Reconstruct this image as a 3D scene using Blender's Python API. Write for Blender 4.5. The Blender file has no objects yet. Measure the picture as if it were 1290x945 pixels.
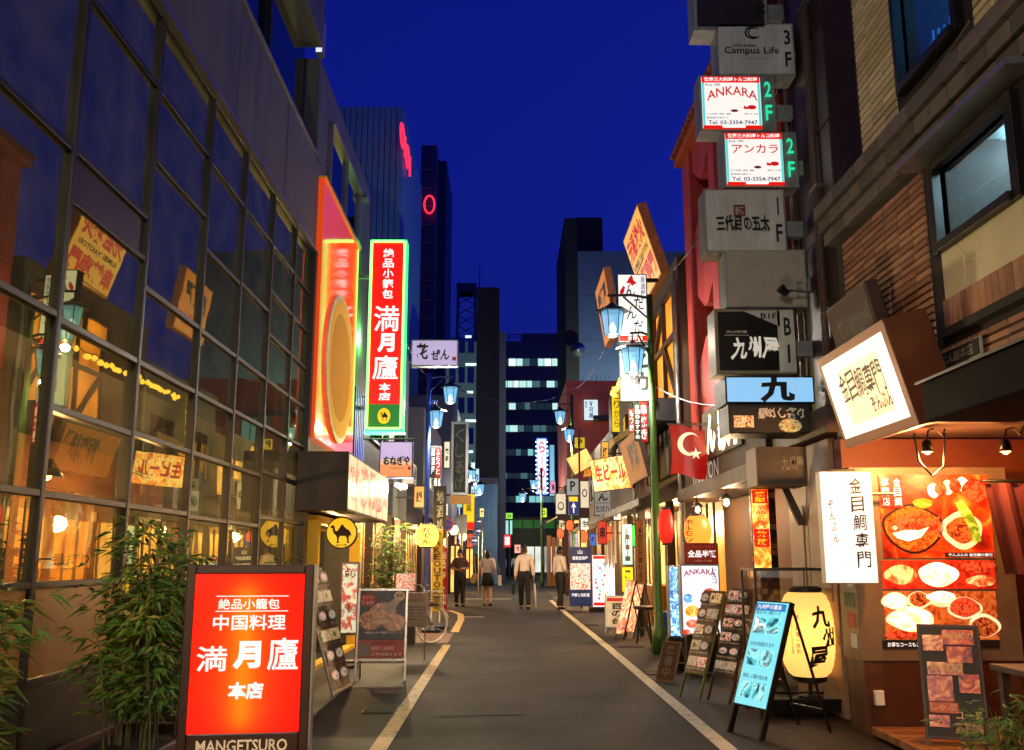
import bpy, bmesh, math, random
from mathutils import Vector, Matrix, Euler
random.seed(7)
SC = bpy.context.scene
COL = SC.collection
R = math.radians
# ---------------------------------------------------------------- camera
FPX, CXP, CYP, HZN, VPX, CAMH = 1180.0, 645.0, 472.5, 704.0, 637.0, 1.45
PITCH = math.atan((HZN - CYP) / FPX)
PSI = -math.atan((VPX - CXP) / FPX * math.cos(PITCH))
FW = Vector((math.sin(PSI) * math.cos(PITCH), math.cos(PSI) * math.cos(PITCH), math.sin(PITCH)))
RT = Vector((math.cos(PSI), -math.sin(PSI), 0))
UP = RT.cross(FW)
CAM = Vector((0, 0, CAMH))
cd = bpy.data.cameras.new('camera')
cd.sensor_fit = 'HORIZONTAL'; cd.sensor_width = 36.0; cd.lens = FPX / 1290.0 * 36.0
cd.clip_start = 0.05; cd.clip_end = 2000
cam = bpy.data.objects.new('camera', cd); COL.objects.link(cam)
cam.matrix_world = Matrix(((RT.x, UP.x, -FW.x, CAM.x), (RT.y, UP.y, -FW.y, CAM.y), (RT.z, UP.z, -FW.z, CAM.z), (0, 0, 0, 1)))
SC.camera = cam
# ---------------------------------------------------------------- dusk sky, exposure
wd = bpy.data.worlds.new('World'); SC.world = wd; wd.use_nodes = True
wn = wd.node_tree; wb = wn.nodes['Background']
sk = wn.nodes.new('ShaderNodeTexSky'); sk.sky_type = 'NISHITA'; sk.sun_disc = False
sk.sun_elevation = R(-4.0); sk.sun_rotation = R(100); sk.ozone_density = 3.0
tint = wn.nodes.new('ShaderNodeMix'); tint.data_type = 'RGBA'; tint.blend_type = 'MULTIPLY'
tint.inputs[0].default_value = 1.0; tint.inputs[7].default_value = (0.105, 0.17, 1.0, 1)
wn.links.new(sk.outputs[0], tint.inputs[6]); wn.links.new(tint.outputs[2], wb.inputs[0])
wb.inputs[1].default_value = 7.6
SC.view_settings.view_transform = 'Standard'; SC.view_settings.look = 'None'
SC.view_settings.exposure = 0.55; SC.view_settings.gamma = 1.0
SC.cycles.use_denoising = True
SC.cycles.max_bounces = 6; SC.cycles.transparent_max_bounces = 12; SC.cycles.glossy_bounces = 4
SC.cycles.diffuse_bounces = 3; SC.cycles.sample_clamp_indirect = 4.0
SC.cycles.caustics_reflective = False; SC.cycles.caustics_refractive = False
# ---------------------------------------------------------------- pixel -> place helpers
def ray(px, py): return FW + RT * ((px - CXP) / FPX) - UP * ((py - CYP) / FPX)
def W(px, py, Y): d = ray(px, py); return CAM + d * (Y / d.y)
def GX(px, py, X): d = ray(px, py); return CAM + d * (X / d.x)
def GZ(px, py, Z=0.0): d = ray(px, py); return CAM + d * ((Z - CAMH) / d.z)
# ---------------------------------------------------------------- materials
def lin(h):
    h = h.lstrip('#'); o = []
    for i in (0, 2, 4):
        s = int(h[i:i + 2], 16) / 255
        o.append(s / 12.92 if s <= .04045 else ((s + .055) / 1.055) ** 2.4)
    return (o[0], o[1], o[2], 1)
MATS = {}
def surf(name, col, rough=.6, metal=0., var=.25, scale=6., bump=.15, bscale=None, coat=0., spec=None, stretch=None):
    if name in MATS: return MATS[name]
    m = bpy.data.materials.new(name); m.use_nodes = True; t = m.node_tree; p = t.nodes['Principled BSDF']
    col = lin(col) if isinstance(col, str) else (*col, 1)
    p.inputs['Roughness'].default_value = rough; p.inputs['Metallic'].default_value = metal
    if spec is not None: p.inputs['Specular IOR Level'].default_value = spec
    if coat: p.inputs['Coat Weight'].default_value = coat; p.inputs['Coat Roughness'].default_value = .08
    tc = t.nodes.new('ShaderNodeTexCoord'); co = tc.outputs['Object']
    if stretch:
        mp = t.nodes.new('ShaderNodeMapping'); mp.inputs['Scale'].default_value = stretch
        t.links.new(co, mp.inputs[0]); co = mp.outputs[0]
    n = t.nodes.new('ShaderNodeTexNoise'); n.inputs['Scale'].default_value = scale; n.inputs['Detail'].default_value = 6; n.inputs['Roughness'].default_value = .65
    t.links.new(co, n.inputs['Vector'])
    cr = t.nodes.new('ShaderNodeValToRGB')
    cr.color_ramp.elements[0].position = .3; cr.color_ramp.elements[1].position = .72
    cr.color_ramp.elements[0].color = (col[0] * (1 - var), col[1] * (1 - var), col[2] * (1 - var), 1)
    cr.color_ramp.elements[1].color = (min(1, col[0] * (1 + var)), min(1, col[1] * (1 + var)), min(1, col[2] * (1 + var)), 1)
    t.links.new(n.outputs['Fac'], cr.inputs[0]); t.links.new(cr.outputs[0], p.inputs['Base Color'])
    rr = t.nodes.new('ShaderNodeMapRange'); rr.inputs[3].default_value = max(.02, rough - .12); rr.inputs[4].default_value = min(1, rough + .12)
    t.links.new(n.outputs['Fac'], rr.inputs[0]); t.links.new(rr.outputs[0], p.inputs['Roughness'])
    if bump:
        b = t.nodes.new('ShaderNodeBump'); b.inputs['Strength'].default_value = bump; b.inputs['Distance'].default_value = .01
        n2 = t.nodes.new('ShaderNodeTexNoise'); n2.inputs['Scale'].default_value = bscale or scale * 6; n2.inputs['Detail'].default_value = 4
        t.links.new(co, n2.inputs['Vector']); t.links.new(n2.outputs['Fac'], b.inputs['Height']); t.links.new(b.outputs[0], p.inputs['Normal'])
    MATS[name] = m; return m
def emit(name, col, s=1.0, sample=True, var=0., scale=5.):
    if name in MATS: return MATS[name]
    if s <= 1.5: s *= .74
    m = bpy.data.materials.new(name); m.use_nodes = True; t = m.node_tree; p = t.nodes['Principled BSDF']
    col = lin(col) if isinstance(col, str) else (*col, 1)
    p.inputs['Base Color'].default_value = (col[0] * .35, col[1] * .35, col[2] * .35, 1)
    p.inputs['Roughness'].default_value = .35
    p.inputs['Emission Color'].default_value = col; p.inputs['Emission Strength'].default_value = s
    if var:
        tc = t.nodes.new('ShaderNodeTexCoord'); n = t.nodes.new('ShaderNodeTexNoise'); n.inputs['Scale'].default_value = scale
        mr = t.nodes.new('ShaderNodeMapRange'); mr.inputs[1].default_value = .3; mr.inputs[2].default_value = .7
        mr.inputs[3].default_value = s * (1 - var); mr.inputs[4].default_value = s * (1 + var)
        t.links.new(tc.outputs['Object'], n.inputs['Vector']); t.links.new(n.outputs['Fac'], mr.inputs[0]); t.links.new(mr.outputs[0], p.inputs['Emission Strength'])
    if not sample: m.cycles.emission_sampling = 'NONE'
    MATS[name] = m; return m
def photo(name, cols, s=0., scale=6., sample=False, rough=.3):
    """printed food photograph: patches of colour, self-glowing when s > 0"""
    if name in MATS: return MATS[name]
    m = bpy.data.materials.new(name); m.use_nodes = True; t = m.node_tree; p = t.nodes['Principled BSDF']
    tc = t.nodes.new('ShaderNodeTexCoord'); n = t.nodes.new('ShaderNodeTexNoise'); n.inputs['Scale'].default_value = scale
    n.inputs['Detail'].default_value = 5; n.inputs['Distortion'].default_value = 1.6
    oi = t.nodes.new('ShaderNodeObjectInfo')
    ad = t.nodes.new('ShaderNodeVectorMath'); ad.operation = 'ADD'
    t.links.new(tc.outputs['Object'], ad.inputs[0]); t.links.new(oi.outputs['Random'], ad.inputs[1]); t.links.new(ad.outputs[0], n.inputs['Vector'])
    cr = t.nodes.new('ShaderNodeValToRGB'); k = len(cols)
    el = cr.color_ramp.elements
    for i, c in enumerate(cols):
        pos = .32 + .36 * i / max(1, k - 1)
        e = el[i] if i < 2 else el.new(pos)
    for i, c in enumerate(cols):
        el[i].position = .32 + .36 * i / max(1, k - 1); el[i].color = lin(c)
    t.links.new(n.outputs['Fac'], cr.inputs[0]); t.links.new(cr.outputs[0], p.inputs['Base Color'])
    p.inputs['Roughness'].default_value = rough
    if s:
        t.links.new(cr.outputs[0], p.inputs['Emission Color']); p.inputs['Emission Strength'].default_value = s
    if not sample: m.cycles.emission_sampling = 'NONE'
    MATS[name] = m; return m
def glassmat(name, tint, gloss=.28, rough=.02, gcol=(1, 1, 1), wave=.0):
    if name in MATS: return MATS[name]
    m = bpy.data.materials.new(name); m.use_nodes = True; t = m.node_tree; t.nodes.remove(t.nodes['Principled BSDF'])
    out = t.nodes['Material Output']; tr = t.nodes.new('ShaderNodeBsdfTransparent'); tr.inputs[0].default_value = (*tint, 1)
    gl = t.nodes.new('ShaderNodeBsdfGlossy'); gl.inputs['Roughness'].default_value = rough; gl.inputs['Color'].default_value = (*gcol, 1)
    lw = t.nodes.new('ShaderNodeLayerWeight'); fr = t.nodes.new('ShaderNodeMath'); fr.operation = 'POWER'; fr.inputs[1].default_value = 4.5; t.links.new(lw.outputs['Facing'], fr.inputs[0])
    mr = t.nodes.new('ShaderNodeMapRange'); mr.inputs[1].default_value = 0; mr.inputs[2].default_value = 1; mr.inputs[3].default_value = gloss; mr.inputs[4].default_value = .95
    mx = t.nodes.new('ShaderNodeMixShader'); t.links.new(fr.outputs[0], mr.inputs[0]); t.links.new(mr.outputs[0], mx.inputs[0])
    t.links.new(tr.outputs[0], mx.inputs[1]); t.links.new(gl.outputs[0], mx.inputs[2]); t.links.new(mx.outputs[0], out.inputs[0])
    if wave:
        tc = t.nodes.new('ShaderNodeTexCoord'); n = t.nodes.new('ShaderNodeTexNoise'); n.inputs['Scale'].default_value = 1.3
        b = t.nodes.new('ShaderNodeBump'); b.inputs['Strength'].default_value = wave; b.inputs['Distance'].default_value = .02
        t.links.new(tc.outputs['Object'], n.inputs['Vector']); t.links.new(n.outputs['Fac'], b.inputs['Height']); t.links.new(b.outputs[0], gl.inputs['Normal'])
        # dust and streaks on the pane
        df = t.nodes.new('ShaderNodeBsdfDiffuse'); df.inputs[0].default_value = (.40, .45, .33, 1)
        n2 = t.nodes.new('ShaderNodeTexNoise'); n2.inputs['Scale'].default_value = 3.; n2.inputs['Detail'].default_value = 8
        r2 = t.nodes.new('ShaderNodeMapRange'); r2.inputs[1].default_value = .35; r2.inputs[2].default_value = .8; r2.inputs[3].default_value = .05; r2.inputs[4].default_value = .20
        m2 = t.nodes.new('ShaderNodeMixShader')
        t.links.new(tc.outputs['Object'], n2.inputs['Vector']); t.links.new(n2.outputs['Fac'], r2.inputs[0]); t.links.new(r2.outputs[0], m2.inputs[0])
        t.links.new(mx.outputs[0], m2.inputs[1]); t.links.new(df.outputs[0], m2.inputs[2]); t.links.new(m2.outputs[0], out.inputs[0])
    MATS[name] = m; return m
def transl(name, col, mixt=.5, em=0., emc=None, rough=.5, trc=None):
    """paper / frosted glass lit from inside"""
    if name in MATS: return MATS[name]
    m = bpy.data.materials.new(name); m.use_nodes = True; t = m.node_tree; t.nodes.remove(t.nodes['Principled BSDF'])
    out = t.nodes['Material Output']
    tl = t.nodes.new('ShaderNodeBsdfTranslucent'); tl.inputs[0].default_value = (*col, 1)
    tr = t.nodes.new('ShaderNodeBsdfTransparent'); tr.inputs[0].default_value = (*(trc or col), 1)
    mx = t.nodes.new('ShaderNodeMixShader'); mx.inputs[0].default_value = mixt
    t.links.new(tl.outputs[0], mx.inputs[1]); t.links.new(tr.outputs[0], mx.inputs[2])
    last = mx
    gl = t.nodes.new('ShaderNodeBsdfGlossy'); gl.inputs['Roughness'].default_value = rough; mg = t.nodes.new('ShaderNodeMixShader'); mg.inputs[0].default_value = .05
    t.links.new(last.outputs[0], mg.inputs[1]); t.links.new(gl.outputs[0], mg.inputs[2]); last = mg
    if em:
        e = t.nodes.new('ShaderNodeEmission'); e.inputs[0].default_value = (*(emc or col), 1); e.inputs[1].default_value = em
        a = t.nodes.new('ShaderNodeAddShader'); t.links.new(last.outputs[0], a.inputs[0]); t.links.new(e.outputs[0], a.inputs[1]); last = a
    t.links.new(last.outputs[0], out.inputs[0]); MATS[name] = m; return m
def asphalt(name, c0, c1, speck, rough=.6):
    m = bpy.data.materials.new(name); m.use_nodes = True; t = m.node_tree; p = t.nodes['Principled BSDF']; N = t.nodes.new; Lk = t.links.new
    tc = N('ShaderNodeTexCoord').outputs['Object']
    def noise(sc, det=4, dist=0.):
        n = N('ShaderNodeTexNoise'); n.inputs['Scale'].default_value = sc; n.inputs['Detail'].default_value = det; n.inputs['Distortion'].default_value = dist; Lk(tc, n.inputs['Vector']); return n.outputs['Fac']
    def ramp(f, a, b, lo=.35, hi=.65):
        r = N('ShaderNodeValToRGB'); r.color_ramp.elements[0].position = lo; r.color_ramp.elements[1].position = hi; r.color_ramp.elements[0].color = a; r.color_ramp.elements[1].color = b; Lk(f, r.inputs[0]); return r.outputs[0]
    def mix(a, b, fac, mode='MIX'):
        x = N('ShaderNodeMix'); x.data_type = 'RGBA'; x.blend_type = mode; Lk(a, x.inputs[6])
        (Lk(b, x.inputs[7]) if not isinstance(b, tuple) else setattr(x.inputs[7], 'default_value', b)); (Lk(fac, x.inputs[0]) if not isinstance(fac, float) else setattr(x.inputs[0], 'default_value', fac)); return x.outputs[2]
    base = ramp(noise(2.2, 8, .4), lin(c0), lin(c1), .3, .7)
    base = mix(base, ramp(noise(3.2, 6), (.7, .7, .7, 1), (1.25, 1.22, 1.15, 1), .3, .7), .6, 'MULTIPLY')
    v = N('ShaderNodeTexVoronoi'); v.inputs['Scale'].default_value = 48; Lk(tc, v.inputs['Vector'])
    base = mix(base, lin(speck), ramp(v.outputs['Distance'], (.75, .75, .75, 1), (0, 0, 0, 1), .12, .30))
    # worn tar seams
    w = N('ShaderNodeTexVoronoi'); w.feature = 'DISTANCE_TO_EDGE'; w.inputs['Scale'].default_value = .32; Lk(tc, w.inputs['Vector'])
    base = mix(base, (.008, .008, .008, 1), ramp(w.outputs['Distance'], (.8, .8, .8, 1), (0, 0, 0, 1), .002, .006))
    Lk(base, p.inputs['Base Color']); p.inputs['Specular IOR Level'].default_value = .22
    Lk(ramp(noise(1.1, 5), (rough,) * 3 + (1,), (rough + .08,) * 3 + (1,)), p.inputs['Roughness'])
    b = N('ShaderNodeBump'); b.inputs['Strength'].default_value = .6; b.inputs['Distance'].default_value = .006; Lk(noise(110, 3), b.inputs['Height']); Lk(b.outputs[0], p.inputs['Normal'])
    MATS[name] = m; return m
def paint(name, col, under):
    """road paint worn through to the asphalt"""
    m = surf(name, col, .55, var=.2, scale=7, bump=.5, bscale=90); t = m.node_tree; p = t.nodes['Principled BSDF']; src = p.inputs['Base Color'].links[0].from_socket
    tc = t.nodes.new('ShaderNodeTexCoord'); n = t.nodes.new('ShaderNodeTexNoise'); n.inputs['Scale'].default_value = 9; n.inputs['Detail'].default_value = 9; n.inputs['Roughness'].default_value = .75
    r = t.nodes.new('ShaderNodeValToRGB'); r.color_ramp.elements[0].position = .54; r.color_ramp.elements[1].position = .63; mx = t.nodes.new('ShaderNodeMix'); mx.data_type = 'RGBA'
    t.links.new(tc.outputs['Object'], n.inputs['Vector']); t.links.new(n.outputs['Fac'], r.inputs[0]); t.links.new(r.outputs[0], mx.inputs[0]); t.links.new(src, mx.inputs[6]); mx.inputs[7].default_value = lin(under); t.links.new(mx.outputs[2], p.inputs['Base Color']); return m
# ---------------------------------------------------------------- mesh helpers
class MB:
    def __init__(s): s.v = []; s.f = []; s.mi = []
    def face(s, pts, m=0):
        b = len(s.v); s.v += [tuple(p) for p in pts]; s.f.append(tuple(range(b, b + len(pts)))); s.mi.append(m); return s
    def box(s, x0, y0, z0, x1, y1, z1, m=0):
        b = len(s.v)
        s.v += [(x0, y0, z0), (x1, y0, z0), (x1, y1, z0), (x0, y1, z0), (x0, y0, z1), (x1, y0, z1), (x1, y1, z1), (x0, y1, z1)]
        for q in ((0, 3, 2, 1), (4, 5, 6, 7), (0, 1, 5, 4), (1, 2, 6, 5), (2, 3, 7, 6), (3, 0, 4, 7)):
            s.f.append(tuple(b + i for i in q)); s.mi.append(m)
        return s
    def prism(s, pts, y0, y1, m=0):
        """outline in x,z extruded along y"""
        n = len(pts); b = len(s.v)
        s.v += [(x, y0, z) for x, z in pts] + [(x, y1, z) for x, z in pts]
        s.f.append(tuple(range(b, b + n))); s.mi.append(m)
        s.f.append(tuple(range(b + 2 * n - 1, b + n - 1, -1))); s.mi.append(m)
        for i in range(n):
            j = (i + 1) % n; s.f.append((b + i, b + n + i, b + n + j, b + j)); s.mi.append(m)
        return s
    def ring(s, c, ax, r, n, r2=None, up=None):
        ax = Vector(ax).normalized()
        u = ax.orthogonal().normalized() if up is None else (Vector(up) - ax * Vector(up).dot(ax)).normalized()
        w = ax.cross(u); c = Vector(c); r2 = r if r2 is None else r2
        b = len(s.v)
        s.v += [tuple(c + u * (math.cos(2 * math.pi * i / n) * r) + w * (math.sin(2 * math.pi * i / n) * r2)) for i in range(n)]
        return b
    def skinrings(s, bs, n, m=0, caps=True):
        for a, b in zip(bs, bs[1:]):
            for i in range(n):
                j = (i + 1) % n; s.f.append((a + i, a + j, b + j, b + i)); s.mi.append(m)
        if caps:
            s.f.append(tuple(bs[0] + i for i in range(n - 1, -1, -1))); s.mi.append(m)
            s.f.append(tuple(bs[-1] + i for i in range(n))); s.mi.append(m)
        return s
    def cyl(s, p0, p1, r0, r1=None, n=10, m=0, caps=True):
        r1 = r0 if r1 is None else r1; ax = Vector(p1) - Vector(p0)
        up = ax.orthogonal(); return s.skinrings([s.ring(p0, ax, r0, n, up=up), s.ring(p1, ax, r1, n, up=up)], n, m, caps)
    def tube(s, pts, r, n=6, m=0):
        bs = []; pts = [Vector(p) for p in pts]; up = (pts[1] - pts[0]).orthogonal()
        for i, p in enumerate(pts):
            ax = pts[min(i + 1, len(pts) - 1)] - pts[max(i - 1, 0)]
            rr = r[i] if isinstance(r, (list, tuple)) else r
            bs.append(s.ring(p, ax, rr, n, up=up))
        return s.skinrings(bs, n, m)
    def lathe(s, prof, c=(0, 0, 0), n=20, m=0, caps=True):
        bs = [s.ring((c[0], c[1], c[2] + z), (0, 0, 1), r, n, up=(1, 0, 0)) for r, z in prof]
        return s.skinrings(bs, n, m, caps)
    def disc(s, x, z, rx, rz, y, n=24, m=0):
        return s.face([(x + rx * math.cos(-2 * math.pi * i / n), y, z - rz * math.sin(-2 * math.pi * i / n) * -1) for i in range(n)][::-1], m)
    def build(s, name, mat, parent=None, smooth=False, bevel=0., loc=None):
        me = bpy.data.meshes.new(name); me.from_pydata(s.v, [], s.f)
        for m in (mat if isinstance(mat, (list, tuple)) else [mat]): me.materials.append(m)
        if any(s.mi): me.polygons.foreach_set('material_index', s.mi)
        if smooth: me.polygons.foreach_set('use_smooth', [True] * len(me.polygons))
        me.update()
        return link(name, me, parent, bevel, loc)
def link(name, me, parent=None, bevel=0., loc=None):
    o = bpy.data.objects.new(name, me); COL.objects.link(o); o.parent = parent
    if loc is not None: o.location = loc
    if bevel:
        b = o.modifiers.new('edge', 'BEVEL'); b.width = bevel; b.segments = 2; b.limit_method = 'ANGLE'
    return o
def tag(o, label=None, cat=None, group=None, kind=None):
    if label: o['label'] = label
    if cat: o['category'] = cat
    if group: o['group'] = group
    if kind: o['kind'] = kind
    return o
def thing(name, label, cat, loc=(0, 0, 0), rot=(0, 0, 0), group=None):
    o = bpy.data.objects.new(name, None); COL.objects.link(o); o.empty_display_size = .1
    o.location = loc; o.rotation_euler = rot if isinstance(rot, (tuple, list)) else (0, 0, rot)
    return tag(o, label, cat, group)
def copytree(o, parent=None):
    c = o.copy(); COL.objects.link(c); c.parent = parent
    for ch in o.children: copytree(ch, c)
    return c
def lamp(name, loc, energy, col, parent=None, r=.05):
    l = bpy.data.lights.new(name, 'POINT'); l.energy = energy; l.color = col; l.shadow_soft_size = r
    o = bpy.data.objects.new(name, l); COL.objects.link(o); o.location = loc; o.parent = parent; return o
# ---------------------------------------------------------------- lettering
TXT = {}
def glyphs(text, bold=0., rough=0.):
    k = (text, bold, rough)
    if k in TXT: return TXT[k]
    c = bpy.data.curves.new('text', 'FONT'); c.body = text; c.resolution_u = 2; c.offset = bold; c.fill_mode = 'FRONT'
    o = bpy.data.objects.new('text', c); COL.objects.link(o)
    bpy.context.view_layer.update()
    me = bpy.data.meshes.new_from_object(o.evaluated_get(bpy.context.evaluated_depsgraph_get()))
    V = [(v.co.x, v.co.y) for v in me.vertices]; F = [tuple(p.vertices) for p in me.polygons]
    bpy.data.objects.remove(o); bpy.data.curves.remove(c); bpy.data.meshes.remove(me)
    if V:
        x0 = min(a for a, b in V); x1 = max(a for a, b in V); y0 = min(b for a, b in V); y1 = max(b for a, b in V)
        V = [((a - x0) / max(1e-6, x1 - x0), (b - y0) / max(1e-6, y1 - y0)) for a, b in V]
        if rough:   # brush-written: slant and swell
            q = random.Random(sum(map(ord, text))); p1, p2 = q.random() * 6, q.random() * 6
            V = [(a + rough * (.35 * math.sin(7 * b + p1) + .25 * (b - .5)), b + rough * .35 * math.sin(6 * a + p2) + rough * .4 * (a - .5)) for a, b in V]
    TXT[k] = (V, F); return TXT[k]
def text_into(mb, text, x0, z0, x1, z1, y, bold=.01, rough=0., vertical=False, arc=0., m=0):
    if vertical:
        n = len(text); ch = (z1 - z0) / n
        for i, c in enumerate(text):
            if c in ' \u3000': continue
            g = .06 * ch
            k = 1.0 if c not in 'ー一・' else .35
            text_into(mb, c, x0, z1 - (i + 1) * ch + g, x0 + (x1 - x0), z1 - i * ch - g, y, bold, rough, m=m) if k == 1 else \
                text_into(mb, c, (x0 + x1) / 2 - (x1 - x0) * (.06 if c == 'ー' else .5), z1 - (i + (.9 if c == 'ー' else .6)) * ch, (x0 + x1) / 2 + (x1 - x0) * (.06 if c == 'ー' else .5), z1 - (i + (.1 if c == 'ー' else .45)) * ch, y, bold, rough, m=m)
        return
    V, F = glyphs(text, bold, rough); b = len(mb.v)
    for a, c in V:
        z = z0 + c * (z1 - z0)
        if arc: z += arc * (z1 - z0) * (1 - (2 * a - 1) ** 2)
        mb.v.append((x0 + a * (x1 - x0), y, z))
    for f in F: mb.f.append(tuple(b + i for i in f)); mb.mi.append(m)
# ---------------------------------------------------------------- signs
class Sign:
    """box sign: local x right, z up, lettered face towards -y, origin at the middle of the bottom edge"""
    def __init__(s, name, label, cat, w, h, d, loc, rot=0, face=None, housing=None, border=.025, group=None, root=None, back=True, bevel=.006, inset=.0):
        s.w, s.h, s.d, s.layer = w, h, d, 0
        s.root = root or thing(name, label, cat, loc, rot, group); s.rect = None
        s.housing = MB().box(-w / 2, 0, 0, w / 2, d, h).build('housing', housing, s.root, bevel=bevel)
        b = border; mb = MB().box(-w / 2 + b, -.004, b, w / 2 - b, .002, h - b)
        s.face = mb.build('face', face, s.root)
        if back: MB().box(-w / 2 + b, d - .002, b, w / 2 - b, d + .004, h - b).build('face', face, s.root)
    def loc2(s, r):
        """photo rectangle or 0..1 fractions -> local x0,z0,x1,z1"""
        if s.rect and max(r) > 2:
            X0, Y0, X1, Y1 = s.rect
            r = ((r[0] - X0) / (X1 - X0), (Y1 - r[3]) / (Y1 - Y0), (r[2] - X0) / (X1 - X0), (Y1 - r[1]) / (Y1 - Y0))
        return (-s.w / 2 + r[0] * s.w, r[1] * s.h, -s.w / 2 + r[2] * s.w, r[3] * s.h)
    def y(s): s.layer += 1; return -.004 - .002 * s.layer
    def t(s, text, r, mat, name='lettering', **kw):
        mb = MB(); text_into(mb, text, *s.loc2(r), s.y(), **kw); o = mb.build(name, mat, s.face); return o
    def box(s, r, mat, name='print_panel'):
        a = s.loc2(r); y = s.y(); return MB().box(a[0], y, a[1], a[2], -.003, a[3]).build(name, mat, s.face)
    def disc(s, r, mat, name='emblem', n=28):
        a = s.loc2(r); y = s.y(); return MB().disc((a[0] + a[2]) / 2, (a[1] + a[3]) / 2, (a[2] - a[0]) / 2, (a[3] - a[1]) / 2, y, n).build(name, mat, s.face)
    def poly(s, pts, mat, name='emblem'):
        q = []
        for (px, py) in pts:
            a = s.loc2((px, py, px, py)); q.append((a[0], a[1]))
        y = s.y(); return MB().face([(x, y, z) for x, z in q]).build(name, mat, s.face)
    def arm(s, x0, z, x1, mat, yy=None, r=.015):
        yy = s.d / 2 if yy is None else yy
        return MB().cyl((x0, yy, z), (x1, yy, z), r, n=8).build('bracket', mat, s.root)
def wh(rect, Y):
    x0, y0, x1, y1 = rect; ym = (y0 + y1) / 2; xm = (x0 + x1) / 2
    a, b = W(x0, ym, Y), W(x1, ym, Y); t, u = W(xm, y0, Y), W(xm, y1, Y)
    return b.x - a.x, t.z - u.z, Vector(((a.x + b.x) / 2, Y, u.z))
def psign(name, label, rect, Y, d, face, housing, cat='sign', **kw):
    w, h, l = wh(rect, Y); s = Sign(name, label, cat, w, h, d, l, face=face, housing=housing, **kw); s.rect = rect; return s
def wsign(name, label, side, X, tl, br, d, face, housing, cat='sign', tilt=0., **kw):
    """sign in a wall plane X facing the street; side -1 left wall, +1 right wall; tl/br photo corners"""
    a, b = GX(*tl, X), GX(*br, X); w = abs(a.y - b.y); h = a.z - b.z
    s = Sign(name, label, cat, w, h, d, (X, (a.y + b.y) / 2, b.z), (tilt, 0, -math.pi / 2 * side), face=face, housing=housing, **kw); return s
# ================================================================ shared materials
M_ASPH = asphalt('asphalt', '#15130d', '#221d13', '#4e4634', .7)
M_WALK = asphalt('footway', '#181614', '#25221e', '#453f36', .6)
M_PATCH = surf('brick_patch', '#5a3b2e', .6, var=.3, scale=5, bump=.5, bscale=60)
M_LINE = paint('road_paint', '#b5ab90', '#3a342a'); M_LINEY = paint('yellowed_road_paint', '#c0a45c', '#3a342a')
M_FRAME = surf('bronze_frame', '#1e1e1b', .42, metal=.2, var=.2, scale=3, bump=.03)
M_CLAD = surf('grey_cladding', '#55584c', .55, var=.34, scale=2.6, bump=.2, bscale=40, stretch=(1.6, 1.6, .22))
M_GLASS = glassmat('window_glass', (.72, .72, .66), gloss=.35, rough=.012, wave=.04, gcol=(.95, .92, .40))
M_DGLASS = glassmat('dark_glass', (.2, .22, .24), gloss=.25, rough=.02, gcol=(.9, .88, .7))
M_CLEAR = glassmat('clear_glass', (.93, .95, .93), gloss=.06, rough=.01)
M_BLACK = surf('black_metal', '#141414', .4, metal=.4, var=.2, scale=5, bump=.05)
M_DARK = surf('dark_paint', '#1d1c1b', .5, var=.25, scale=4, bump=.1)
M_STEEL = surf('steel', '#8d9092', .35, metal=.8, var=.15, scale=6, bump=.04)
M_GREYBOX = surf('grey_sign_housing', '#868d8c', .45, metal=.25, var=.34, scale=5, bump=.1, stretch=(1.5, 1.5, .4))
M_GREYFACE = surf('grey_sign_face', '#b4b8b4', .42, var=.26, scale=4, bump=.04, stretch=(1.5, 1.5, .35))
M_WOOD = surf('dark_wood', '#33211a', .55, var=.35, scale=3, bump=.3, stretch=(14, 1.5, 1.5))
M_LWOOD = surf('light_wood', '#8a5a2c', .5, var=.3, scale=3, bump=.2, stretch=(1.5, 1.5, 12))
M_WHITEB = surf('white_board', '#d8d4cb', .5, var=.06, scale=4, bump=.03)
M_INK = surf('black_ink', '#0d0c0c', .5, var=.1, scale=8, bump=0)
M_REDINK = surf('red_ink', '#b01414', .5, var=.1, scale=8, bump=0)
M_GREYINK = surf('grey_ink', '#77736c', .5, var=.1, scale=8, bump=0)
M_MAROON = surf('maroon_paint', '#a83c34', .45, var=.36, scale=4, bump=.15, bscale=40, stretch=(1.5, 1.5, .3))
M_GOLD = surf('gold_metal', '#ffcc4a', .6, metal=.0, var=.05, scale=1.2, bump=.01, spec=.15)
M_CONC = surf('concrete', '#6f6c66', .75, var=.2, scale=2, bump=.25, bscale=30)
M_NAVY = surf('far_dark_wall', '#4c505a', .6, var=.15, scale=.5, bump=.05)
E_WHITE = emit('lit_white', '#fff6ea', 1.15)
E_COOL = emit('lit_cool', '#d8f1ff', 1.2)
E_WARM = emit('lit_warm', '#ffc46a', 1.3, var=.35, scale=2.)
E_WTXT = emit('lit_white_letters', '#fff2ee', 1.1, sample=False)
E_RTXT = emit('lit_red_letters', '#d0141c', .8, sample=False)
E_NTXT = emit('lit_navy_letters', '#12306e', .5, sample=False)
E_GTXT = emit('lit_green_letters', '#2fe0a8', .9, sample=False)
E_RED = emit('lit_red', '#e01208', .95)
E_YEL = emit('lit_yellow', '#f2c81c', 1.0)
E_CYAN = emit('lit_cyan_edge', '#4fd6d6', .9, sample=False)
PHOTOS = [photo('food_print_a', ['#3a1c10', '#a84a20', '#e8c070', '#f2e6d0', '#7a2a18'], .28, 24),
          photo('food_print_b', ['#20301c', '#7a8a38', '#e0d8a0', '#b0562c', '#402018'], .24, 28),
          photo('food_print_c', ['#401010', '#b02a20', '#f0b090', '#f6ecdc', '#602018'], .28, 26),
          photo('food_print_d', ['#2a2420', '#8a6a48', '#d8c8a8', '#504030', '#f0e4c8'], .24, 30)]
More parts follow.
